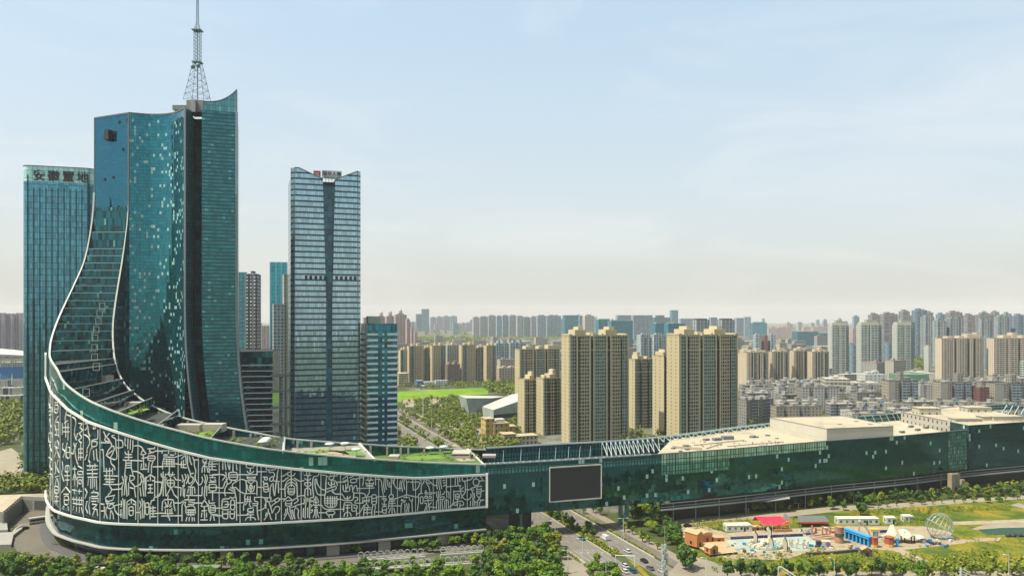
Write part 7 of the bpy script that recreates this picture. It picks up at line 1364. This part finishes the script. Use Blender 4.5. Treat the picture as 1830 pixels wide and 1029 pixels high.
def lr(x0, y0, x1, y1, n): return [(lerp(x0, x1, k / (n - 1)), lerp(y0, y1, k / (n - 1))) for k in range(n)]
pergola('white pergola topped by rings, upper left one above the trees', lr(645, 991, 752, 985, 10), [(643, 1000, 687, 997), (690, 999, 760, 993)], [(643, 1001), (688, 998), (760, 993)])
pergola('white pergola with rings, lower left one half hidden by trees', lr(597, 1014, 765, 1003, 14), [(592, 1022, 680, 1015), (692, 1014, 770, 1009)], [(592, 1022), (690, 1015), (770, 1009)])
pergola('white pergola topped by seven rings, upper right one nearest the road', lr(792, 982, 859, 978, 7), [(787, 990, 864, 985)], [(787, 990), (864, 985)])
pergola('white pergola with rings, lower right one under the seven ring pergola', lr(801, 1000, 855, 996, 5), [(795, 1008, 860, 1004)], [(796, 1008), (860, 1004)])
t = thing('bike_shed', 'long translucent green roofed shelter among trees below the podium', 'shelter', (*G(335, 1024), 0), R(3)); b = MB(); b.box((0, 0, 2.6), (26, 4, .25)); part('roof', b.mesh('roof', mat('shelter_sheet', (.20, .28, .18), .3)), t)
for x in (-12, -4, 4, 12): b = MB(); b.bar((x, 0, 0), (x, 0, 2.6), .1); part('post', b.mesh('post', STEEL), t)
t = thing('guard_booth', 'small brown roofed booth in the bottom left car park', 'booth', (*G(33, 1010), 0)); b = MB(); b.box((0, 0, 0), (2.6, 2.6, 2.6)); part('wall', b.mesh('wall', CONC), t); b = MB(); b.box((0, 0, 2.6), (3.4, 3.4, .3)); part('roof', b.mesh('roof', mat('booth_roof', (.28, .22, .13), .8)), t)
t = thing('stone_gate', 'beige stone entrance portal under the right part of the glass wing', 'gate', (PX(1709, 470), 470, 0), ROT)
for x in (-4, 4): b = MB(); b.box((x, 0, 0), (2.6, 3, 12 if x < 0 else 8)); part('pillar', b.mesh('pillar', mat('portal_stone', (.34, .27, .17), .8, var=.2)), t)
b = MB(); b.box((0, 1, 3.5), (6, 2, 8)); part('wall', b.mesh('wall', mat('portal_stone2', (.27, .22, .15), .8, var=.2)), t)
# ================================================================== amusement ground
flat('sand_court', [(1222, 938), (1240, 934), (1300, 952), (1345, 948), (1420, 944), (1500, 940), (1650, 940), (1700, 950), (1700, 962), (1760, 966), (1690, 974), (1615, 982), (1660, 1002), (1640, 1006), (1598, 984), (1545, 980), (1440, 988), (1400, 1000), (1310, 998), (1270, 993), (1216, 960)], .08, SAND)
flat('path', [(1190, 932), (1195, 922), (1290, 922), (1400, 914), (1500, 904), (1640, 897), (1840, 884), (1840, 890), (1640, 905), (1500, 913), (1400, 924), (1300, 930), (1240, 936)], .09, PATH)
flat('path', [(1700, 932), (1840, 927), (1840, 934), (1705, 938)], .1, SAND); flat('path', [(1805, 902), (1820, 898), (1840, 905), (1840, 911)], .1, PATH); flat('path', [(1185, 925), (1200, 918), (1232, 942), (1228, 950)], .1, PATH)
flat('pond', [(1748, 946), (1790, 943), (1850, 942), (1850, 952), (1800, 955), (1762, 955)], .12, mat('pond_water', (.05, .10, .065), .12)); flat('sand_bank', [(1735, 945), (1760, 937), (1850, 934), (1850, 942), (1790, 943), (1748, 947)], .11, PATH)
flat('sand_bank', [(1740, 962), (1790, 960), (1785, 966), (1750, 967)], .1, SAND)
flat('pool_floor', [(1296, 966), (1330, 960), (1450, 958), (1462, 975), (1440, 984), (1330, 986), (1300, 975)], .11, gmat('pool_floor', [(.4, (.28, .36, .31)), (.6, (.38, .42, .34))], .1))
WT = mat('dark_water', (.012, .012, .07), .08)
for P in ([(1305, 959), (1434, 953), (1436, 958), (1306, 964)], [(1572, 947), (1592, 946), (1592, 951), (1572, 952)], [(1618, 950), (1634, 956), (1678, 972), (1668, 974), (1630, 958)], [(1440, 951), (1458, 952), (1458, 956), (1440, 956)]): flat('pool', P, .14, WT)
def at_px(px, py): return G(px, py)
CABW = facade('cabin_white', (.56, .56, .48), glass=(.03, .04, .04), cw=3.0, ch=2.9, wx=(.3, .72), wy=(.3, .75)); CABR = mat('cabin_roof', (.60, .56, .42), .8, var=.15)
def cabin(px, py, w, d, label, h=2.9, rz=0.0, n=1):
    X, Y = G(px, py); t = thing('site_cabin', label, 'cabin', (X, Y, .1), rz, 'white site cabins')
    b = MB(); b.prism([(-w / 2, -d / 2), (w / 2, -d / 2), (w / 2, d / 2), (-w / 2, d / 2)], 0, h, 0, top=False); part('wall', b.mesh('wall', CABW), t)
    for k in range(n): b = MB(); b.box((-w / 2 + (k + .5) * w / n, 0, h), (w / n - .12, d + .3, .22)); part('roof', b.mesh('roof', CABR), t)
    b = MB(); b.box((w * .2, -d / 2 - .03, 0), (.9, .08, 2.1)); part('door', b.mesh('door', DARK), t)
cabin(1318, 947, 13, 5.5, 'long white site cabin left of the red tent', n=4, rz=R(5)); cabin(1531, 935, 21, 5, 'longest row of joined white cabins above the blue colonnade', n=7); cabin(1590, 934, 5.2, 4, 'single white cabin just right of the long cabin row'); cabin(1621, 931, 5, 4, 'single white cabin nearest the wire globe')
RED = mat('tent_red', (.62, .015, .05), .6)
X, Y = G(1380, 947); t = thing('red_tent', 'bright red pitched tent roof with pale seams', 'tent', (X, Y, .1), R(3))
b = MB()
for k in range(3):
    x0, x1 = -6.6 + k * 4.4, -6.6 + k * 4.4 + 4.25; b.face([(x0 + 1.2, -3, 3.4), (x1 + 1.2, -3, 3.4), (x1 - 1.2, 2.5, 6.2), (x0 - 1.2, 2.5, 6.2)]); b.face([(x0 - 1.2, 2.5, 6.15), (x1 - 1.2, 2.5, 6.15), (x1 - 1.6, 5, 3.6), (x0 - 1.6, 5, 3.6)])
part('canopy', b.mesh('canopy', RED), t)
b = MB()
for x in (-5.4, -1, 3.4, 7.6): b.bar((x, -3, 0), (x, -3, 3.3), .1); b.bar((x - 2.8, 5, 0), (x - 2.8, 5, 3.5), .1)
part('frame', b.mesh('frame', LW), t)
X, Y = G(1406, 940); t = thing('leaning_panel', 'pale pink leaning triangular sail above the red tent', 'sail', (X, Y, .1)); b = MB(); b.face([(-2.6, 0, 2.2), (2.6, .3, 3.2), (-.8, .1, 6.8)]); b.face([(-2.6, .12, 2.2), (-.8, .22, 6.8), (2.6, .42, 3.2)]); b.bar((-2.6, .05, 0), (-2.6, .05, 2.2), .08); b.bar((2.6, .35, 0), (2.6, .35, 3.2), .08); part('sail_cloth', b.mesh('sail_cloth', mat('sail_pink', (.58, .42, .46), .7)), t)
X, Y = G(1398, 949); ORG = mat('lift_orange', (.62, .20, .01), .5); t = thing('boom_lift', 'orange articulated ride arm on a flat base below the red tent', 'machine', (X, Y, .1), R(8))
b = MB(); b.box((0, 0, 0), (9, 2.4, 1.1)); part('base', b.mesh('base', mat('base_orange', (.4, .2, .08), .7)), t); b = MB(); b.path([(-3.5, 0, 1.6), (-1.5, 0, 3), (3.5, 0, 4.6)], .38); b.path([(-2.5, 0, 1.2), (0, 0, 2.2), (-2, 0, 2.9)], .3); b.path([(1.5, 0, 2.4), (4.5, 0, 1.2)], .3); part('arm', b.mesh('arm', ORG), t)
X, Y = G(1450, 938); t = thing('grey_tent', 'long grey roofed tent with a red valance right of the red tent', 'tent', (X, Y, .1), R(2)); b = MB(); b.face([(-8, -3.4, 2.6), (8, -3.4, 2.6), (7, .6, 4.6), (-7, .6, 4.6)]); b.face([(-7, .6, 4.6), (7, .6, 4.6), (8, 4.4, 2.6), (-8, 4.4, 2.6)]); part('roof', b.mesh('roof', mat('tent_grey', (.12, .13, .12), .7)), t)
b = MB(); b.box((0, -3.45, 1.7), (14, .12, .7)); part('valance', b.mesh('valance', RED), t); b = MB()
for x in (-7.5, -2.5, 2.5, 7.5): b.bar((x, -3.3, 0), (x, -3.3, 2.6), .1); b.bar((x, 4.3, 0), (x, 4.3, 2.6), .1)
part('post', b.mesh('post', DARK), t)
# wooden village
OW = mat('orange_wood', (.50, .20, .06), .8, var=.25, scale=.5); OWR = mat('pale_wood_roof', (.50, .31, .15), .8, var=.12)
t = thing('timber_deck', 'long pale orange timber deck with a dark edge at the left of the amusement ground', 'deck', (0, 0, 0)); b = MB(); b.prism(poly([(1219, 958), (1228, 952), (1300, 968), (1318, 986), (1269, 991)], 1.0), .1, 1.1, 1, mt=0); part('planking', b.mesh('planking', [OWR, mat('deck_edge', (.06, .05, .04), .9)]), t)
def hut(nm, px, py, w, d, h, label, rz, roof='gable', m=OW, z=1.1):
    X, Y = G(px, py, z); t = thing(nm, label, 'hut', (X, Y, z), rz)
    b = MB(); b.prism([(-w / 2, -d / 2), (w / 2, -d / 2), (w / 2, d / 2), (-w / 2, d / 2)], 0, h, 0, top=True); part('wall', b.mesh('wall', m), t)
    b = MB(); ww, dd = w / 2 + .3, d / 2 + .3
    if roof == 'gable':
        r = w * .32; b.face([(-ww, -dd, h), (0, -dd, h + r), (0, dd, h + r), (-ww, dd, h)]); b.face([(0, -dd, h + r), (ww, -dd, h), (ww, dd, h), (0, dd, h + r)]); b.face([(-w / 2, -d / 2, h), (w / 2, -d / 2, h), (0, -d / 2, h + r)]); b.face([(w / 2, d / 2, h), (-w / 2, d / 2, h), (0, d / 2, h + r)])
    elif roof == 'barrel':
        P = [(-ww * math.cos(a), h + w * .3 * math.sin(a)) for a in [math.pi * k / 8 for k in range(9)]]
        for p, q in zip(P, P[1:]): b.face([(p[0], -dd, p[1]), (q[0], -dd, q[1]), (q[0], dd, q[1]), (p[0], dd, p[1])])
        b.face([(p[0], -dd, p[1]) for p in P[::-1]])
    else: b.box((0, 0, h), (w + .5, d + .5, .3))
    part('roof', b.mesh('roof', OWR), t); b = MB(); b.box((0, -d / 2 - .03, 0), (1.1, .08, 2)); b.box((-w / 2 - .03, 0, .8), (.08, 1.2, 1.3)); part('opening', b.mesh('opening', DARK), t)
hut('timber_house', 1240, 973, 4.0, 7.5, 5.8, 'tall orange timber house at the left end of the deck', R(35)); hut('timber_hall', 1258, 965, 5.0, 6.0, 3.2, 'hall with a pale rounded barrel roof on the timber deck', R(18), 'barrel'); hut('timber_hut', 1271, 987, 4.4, 4.2, 2.7, 'small gabled orange hut at the near end of the deck', R(25)); hut('timber_store', 1283, 969, 5.2, 3, 2.6, 'flat roofed orange store behind the barrel roofed hall', R(5), 'flat', z=.1); hut('orange_shed', 1352, 945, 5, 3.5, 1.4, 'low brown shed between the long cabin and the ride arm', 0, 'flat', z=.1)
hut('brown_hut', 1548, 992, 4.2, 3, 2.8, 'small dark brown hut alone on the near path', R(-8), 'gable', mat('brown_wood', (.13, .07, .045), .9, var=.2), .1)
# striped pointed arches
AW = mat('arch_cream', (.62, .54, .38), .7, var=.1); AB = mat('arch_dark', (.03, .03, .03), .7)
for px, py, h, lab in ((1347, 968, 5.2, 'cream pointed fin arch leftmost of four'), (1372, 960, 5, 'dark striped fin arch at the back of the pool ring'), (1375, 982, 6.2, 'tall cream fin arch in the middle of the pool ring'), (1400, 984, 6.4, 'dark edged fin arch rightmost of four')):
    X, Y = G(px, py); t = thing('fin_arch', lab, 'arch', (X, Y, .1), R(-15), 'pointed fin arches'); b = MB(); n = 7
    prof = [(0, 0), (1.3, 0), (1.5, h * .4), (1.3, h * .7), (.3, h), (-.5, h * .8), (0, h * .4)]
    for s in (-.9, .9): q = [(x, s, z) for x, z in prof]; b.face(q if s < 0 else q[::-1])
    for i in range(n): a, c = prof[i], prof[(i + 1) % n]; b.face([(a[0], -.9, a[1]), (a[0], .9, a[1]), (c[0], .9, c[1]), (c[0], -.9, c[1])])
    part('fin', b.mesh('fin', AW), t); b = MB()
    for i in range(1, 4): a, c = prof[i], prof[i + 1]; b.bar((a[0] + .08, 0, a[1]), (c[0] + .08, 0, c[1]), .5, 4)
    part('stripe', b.mesh('stripe', AB), t)
X, Y = G(1368, 976); t = thing('pool_ring', 'low cream castle wall ring around a turquoise basin between the fin arches', 'pool', (X, Y, .1)); b = MB(); N = 18
for k in range(N):
    if k in (4, 5): continue
    a0, a1 = 2 * math.pi * k / N, 2 * math.pi * (k + .8) / N; b.bar((7.5 * math.cos(a0), 6 * math.sin(a0), .7), (7.5 * math.cos(a1), 6 * math.sin(a1), .7), .75, 4)
    b.box((7.5 * math.cos(a0), 6 * math.sin(a0), 1.2), (.9, .9, .8))
part('wall', b.mesh('wall', AW), t); b = MB(); b.lathe((3.5, -.5, 0), [(0, .5), (3, .5), (3.3, .9), (3.4, 0)], 14); part('basin', b.mesh('basin', mat('basin_blue', (.05, .32, .40), .3)), t)
for k, (dx, dy, s) in enumerate(((-2, -1, 1.6), (-.5, 1.5, 2.0), (1.5, 2, 1.4))): b = MB(); b.lathe((dx, dy, 0), [(.7 * s, 0), (.7 * s, s), (0, s * 1.7)], 8); part('turret', b.mesh('turret', AW), t)
b = MB(); [b.box((-8.5 + k * .1, -7 - (k % 2) * .6, 0), (1.4, .8, .9)) for k in range(2)]; b.box((8, -5.5, 0), (2.2, 1.6, 1.2)); part('pump_box', b.mesh('pump_box', mat('basin_blue', (.05, .32, .40))), t)
X, Y = G(1428, 977); t = thing('ruin_colonnade', 'ring of small cream ruined columns and lintels on the pale pool floor', 'ruin', (X, Y, .12)); 
for k in range(9): a = 2 * math.pi * k / 9; b = MB(); b.box((4.2 * math.cos(a), 3.2 * math.sin(a), 0), (.55, .55, 2.4 + (k % 3) * .4)); b.box((4.2 * math.cos(a), 3.2 * math.sin(a), 2.4), (1.5 if k % 2 else .8, .6, .4)); part('column', b.mesh('column', AW), t)
# red-beige climbing frames, brown tower, booth
X, Y = G(1478, 962); t = thing('climbing_structure', 'terracotta climbing frames and low curved walls left of the brown tower', 'play structure', (X, Y, .1)); TER = mat('terracotta', (.50, .22, .12), .8, var=.2)
for k, (x, y, w, h) in enumerate(((-6, 3, .6, 5.5), (-4, 3.5, .6, 4.4), (-1, 3, .6, 5.2), (1, 3, .6, 4.2), (3, 4, .6, 4.8))): b = MB(); b.box((x, y, 0), (w, w, h)); b.box((x + 1, y, h - 1.4), (2.4, .5, .5)); part('frame', b.mesh('frame', TER), t)
for k in range(3): b = MB(); b.path([(-8 + j * 2.0, -2 + k * 2.2 - 1.2 * math.sin(j * .7 + k), .9) for j in range(8)], .45); part('low_wall', b.mesh('low_wall', mat('wall_salmon', (.58, .38, .25), .8)), t)
X, Y = G(1500, 969); t = thing('brown_tower', 'round brown masonry tower with a dark band left of the blue colonnade', 'tower', (X, Y, .1)); b = MB(); b.lathe((0, 0, 0), [(2.1, 0), (1.8, 3), (2.0, 3.05), (2.0, 4.6), (1.9, 4.65), (2.1, 7.4), (2.2, 7.4), (0, 7.4)], 12); part('wall', b.mesh('wall', mat('tower_brown', (.36, .20, .10), .85, var=.25, scale=.5)), t); b = MB(); b.lathe((0, 0, 0), [(2.12, 3.1), (2.12, 4.6)], 12); part('band', b.mesh('band', mat('band_dark', (.07, .06, .05), .7)), t)
X, Y = G(1476, 976); t = thing('ticket_booth', 'beige ride booth with a purple oval sign', 'booth', (X, Y, .1), R(-10)); b = MB(); b.box((0, 0, 0), (4, 2.6, 2.6)); part('wall', b.mesh('wall', mat('booth_beige', (.56, .46, .26), .8)), t); b = MB(); b.bar((.6, -1.35, 1.5), (.6, -1.5, 1.5), 1.0, 14); part('sign', b.mesh('sign', mat('sign_purple', (.20, .10, .40), .6)), t); b = MB(); b.box((-3.2, 0, 0), (2.2, 2.2, 2.2)); part('opening', b.mesh('opening', DARK), t)
# blue colonnade
BL = mat('bright_blue', (.03, .32, .66), .55, var=.06); A, B_ = G(1512, 962), G(1553, 977); L = math.hypot(B_[0] - A[0], B_[1] - A[1]); t = thing('blue_colonnade', 'long bright blue colonnade with square columns', 'colonnade', (*A, .1), math.atan2(B_[1] - A[1], B_[0] - A[0]))
for k in range(7): b = MB(); b.box((k * L / 6, 0, 0), (.9, 1.2, 3.6)); part('column', b.mesh('column', BL), t)
b = MB(); b.box((L / 2, 0, 3.6), (L + 1.6, 2.0, 1.0)); b.box((L / 2, 0, 4.6), (L + 2.2, 2.4, .3)); part('beam', b.mesh('beam', BL), t); b = MB(); b.box((L / 2, .9, 0), (L, .15, 3.6)); part('back_wall', b.mesh('back_wall', mat('deep_blue', (.02, .14, .30), .6)), t)
def kiosk(px, py, label, w=3.4, cols=()):
    X, Y = G(px, py); t = thing('kiosk', label, 'kiosk', (X, Y, .1), R(-5)); b = MB(); b.prism([(w * .5 * math.cos(a), w * .5 * math.sin(a)) for a in [R(22.5 + 45 * k) for k in range(8)]], 0, 1.3, 0); part('base', b.mesh('base', mat('kiosk_yellow', (.60, .40, .12), .7)), t)
    b = MB(); b.prism([(w * .5 * math.cos(a), w * .5 * math.sin(a)) for a in [R(22.5 + 45 * k) for k in range(8)]], 1.3, 4.2, 0); b.prism([(w * .56 * math.cos(a), w * .56 * math.sin(a)) for a in [R(22.5 + 45 * k) for k in range(8)]], 4.2, 4.6, 0); part('wall', b.mesh('wall', mat('kiosk_red', (.38, .09, .04), .7)), t)
    for dx in cols: b = MB(); b.lathe((dx, 0, 0), [(.7, 0), (.6, 3.4), (.9, 3.5), (.9, 3.9), (0, 3.9)], 10); part('drum', b.mesh('drum', BL), t)
kiosk(1562, 977, 'red brown kiosk at the near end of the blue colonnade'); kiosk(1589, 976, 'red brown kiosk with a blue drum right of the colonnade', 4, (3.6,))
X, Y = G(1565, 960); t = thing('blue_drum', 'light blue drum with yellow rim between colonnade and canopy', 'drum', (X, Y, .1)); b = MB(); b.lathe((0, 0, 0), [(1.2, 0), (1.2, 3), (0, 3)], 12); part('drum', b.mesh('drum', mat('drum_blue', (.15, .35, .5), .6)), t); b = MB(); b.box((-.6, 0, 3), (4.4, 2.4, 1.2)); part('rim', b.mesh('rim', mat('kiosk_yellow', (.60, .40, .12), .7)), t)
X, Y = G(1540, 957); t = thing('slide_tower', 'grey and white statue on a dark frame behind the blue colonnade', 'statue', (X, Y, .1)); b = MB(); b.path([(-1, 0, 0), (-1.4, 0, 3.5), (-.6, 0, 6.6), (2, 0, 3.8), (3.5, 0, 1.8), (3.8, 0, 0)], .35); b.ball((-1, 0, 6.8), .8, 8, 5, 1.2); part('figure', b.mesh('figure', mat('statue_grey', (.40, .37, .32), .8, var=.2)), t)
# tensile canopy
X, Y = G(1612, 968); CAN = mat('canopy_cream', (.58, .52, .36), .6, var=.05); t = thing('tensile_canopy', 'swooping cream tensile canopy on dark posts', 'canopy', (X, Y, .1)); b = MB()
pk = {}
NX, NY = 20, 8
def cz(u, v): 
    return 3.2 + 5.0 * math.exp(-((u + 4.8) / 1.9) ** 2 - (v / 3.2) ** 2) + 3.0 * math.exp(-((u - .6) / 3.6) ** 2 - (v / 4) ** 2) - .10 * abs(v) ** 1.4 - .0 * u
def cw(u): return 3.4 - .16 * abs(u) + .8 * math.sin(u * .9)
G_ = [[(lerp(-10, 9, i / NX), cw(lerp(-10, 9, i / NX)) * lerp(-1, 1, j / NY), cz(lerp(-10, 9, i / NX), cw(lerp(-10, 9, i / NX)) * lerp(-1, 1, j / NY)) - (1.4 * math.sin(math.pi * i / NX * 3) ** 2 * abs(lerp(-1, 1, j / NY)))) for j in range(NY + 1)] for i in range(NX + 1)]
for i in range(NX):
    for j in range(NY):
        q = [G_[i][j], G_[i + 1][j], G_[i + 1][j + 1], G_[i][j + 1]]; b.face(q); b.face([(p[0], p[1], p[2] - .08) for p in q[::-1]])
part('membrane', b.mesh('membrane', CAN, True), t)
for x, y in ((-4.8, 0), (.5, -1.6), (.5, 1.8), (5, -1.5), (5, 1.2)): b = MB(); b.bar((x, y, 0), (x, y, cz(x, y) - .3), .28, 8); part('post', b.mesh('post', DARK), t)
# wire globe
X, Y = G(1679, 961); Rg = 5.9; t = thing('wire_globe', 'leaning wire frame globe of pale steel hoops', 'sculpture', (X, Y, Rg + .1)); WG_ = mat('globe_steel', (.42, .48, .42), .4, .3); tl = Matrix.Rotation(R(30), 3, 'Y')
for k in range(9):
    a = math.pi * k / 9; b = MB(); b.path([tuple(tl @ Vector((Rg * math.cos(u) * math.cos(a), Rg * math.cos(u) * math.sin(a), Rg * math.sin(u)))) for u in [2 * math.pi * j / 24 for j in range(25)]], 0.08 if k else .24, 3 if k else 4); part('hoop', b.mesh('hoop', WG_), t)
for k in range(1, 8):
    la = -math.pi / 2 + math.pi * k / 8; rr = Rg * math.cos(la); b = MB(); b.path([tuple(tl @ Vector((rr * math.cos(u), rr * math.sin(u), Rg * math.sin(la)))) for u in [2 * math.pi * j / 24 for j in range(25)]], 0.07 if k != 4 else .22, 3 if k != 4 else 4); part('hoop', b.mesh('hoop', WG_), t)
b = MB(); b.box((2, 0, -Rg), (9, 5, .8)); part('base', b.mesh('base', mat('globe_base', (.25, .24, .2), .9, var=.3)), t)
X, Y = G(1815, 958); t = thing('covered_pile', 'dark tarpaulin covered pile beside the green pond', 'pile', (X, Y, 0)); b = MB()
for dx, s in ((-4, 1.2), (-1.5, 1.6), (1.5, 1.4), (4, 1.5)): b.ball((dx, random.uniform(-.5, .5), .6), s, 8, 5, .8)
part('tarpaulin', b.mesh('tarpaulin', mat('tarp_dark', (.02, .022, .028), .7), True), t)
t = thing('retaining_wall', 'low dark retaining wall below the amusement ground', 'wall', (0, 0, 0)); P = [G(x, y) for x, y in ((1443, 991), (1480, 990), (1532, 985))]; b = MB()
for p, q in zip(P, P[1:]): b.bar((*p, .6), (*q, .6), .9)
part('wall', b.mesh('wall', mat('wall_dark', (.09, .08, .06), .9, var=.3)), t)
random.seed(4); cl = []
for k in range(92):
    px, py = random.choice([(random.uniform(1300, 1420), random.uniform(984, 994)), (random.uniform(1290, 1330), random.uniform(966, 984)), (random.uniform(1440, 1540), random.uniform(976, 984)), (random.uniform(1640, 1700), random.uniform(962, 978)), (random.uniform(1425, 1500), random.uniform(944, 954))])
    X, Y = G(px, py); cn, m = random.choice([('dark', mat('crate_dark', (.06, .05, .045), .8)), ('tan', mat('crate_tan', (.45, .32, .2), .8)), ('white', mat('crate_white', (.6, .6, .55), .7)), ('red', mat('crate_red', (.4, .1, .07), .7)), ('blue', mat('crate_blue', (.05, .25, .4), .6))])
    b = MB(); s = random.uniform(.35, 1.2); b.box((0, 0, 0), (s * 1.6, s, s * .8)); b.box((0, 0, s * .8), (s * 1.7, s * 1.08, .1)); o = b.build('equipment_crate', m); o.location = (X, Y, .12); o.rotation_euler = (0, 0, random.random() * 3); tag(o, cn + ' crate on the sandy amusement ground', 'crate', 'crates scattered on the amusement ground')

# ================================================================== labels for look-alikes: place in the row, counted from the left
_u = ['first', 'second', 'third', 'fourth', 'fifth', 'sixth', 'seventh', 'eighth', 'ninth', 'tenth', 'eleventh', 'twelfth', 'thirteenth', 'fourteenth', 'fifteenth', 'sixteenth', 'seventeenth', 'eighteenth', 'nineteenth']
ORD = list(_u)
for _t, _o in (('twenty', 'twentieth'), ('thirty', 'thirtieth'), ('forty', 'fortieth'), ('fifty', 'fiftieth'), ('sixty', 'sixtieth'), ('seventy', 'seventieth'), ('eighty', 'eightieth'), ('ninety', 'ninetieth')): ORD += [_o] + [_t + '-' + x for x in _u[:9]]
gl = {}
for o in sc.objects:
    if o.parent is None and o.get('label'): gl.setdefault(o['label'], []).append(o)
for lab, os_ in gl.items():
    if 1 < len(os_) <= 98 and not (len(os_) > 26 and lab.startswith(('weathered', 'small pale'))):
        os_.sort(key=lambda o: o.location.x / max(1, o.location.y))
        for k, o in enumerate(os_): o['label'] = lab + ', ' + (ORD[k] + ' from the left' if k < len(os_) - 1 or len(os_) > 3 else 'rightmost')
    elif len(os_) > 26:
        os_.sort(key=lambda o: o.location.y); n = (len(os_) + 19) // 20
        for j in range(n):
            sub = sorted(os_[j * 20:(j + 1) * 20], key=lambda o: o.location.x / o.location.y); rw = ORD[j] + ' row back'
            for k, o in enumerate(sub): o['label'] = ' '.join(lab.split()[:5]) + ', ' + rw + ', ' + ORD[k] + ' from the left'
# ================================================================== haze
t = bpy.data.materials.new('haze'); t.use_nodes = True; nt = t.node_tree; nt.nodes.clear()
out = nt.nodes.new('ShaderNodeOutputMaterial'); pv = nt.nodes.new('ShaderNodeVolumePrincipled'); pv.inputs['Color'].default_value = (1.0, .98, .93, 1); pv.inputs['Density'].default_value = .00005; pv.inputs['Anisotropy'].default_value = 0.0
nt.links.new(pv.outputs[0], out.inputs['Volume'])
b = MB(); b.prism([(-13000, -2500), (13000, -2500), (13000, 15000), (-13000, 15000)], -1.5, 320, 0, True, True); o = b.build('haze', t); o['kind'] = 'stuff'; o['label'] = 'pale haze'
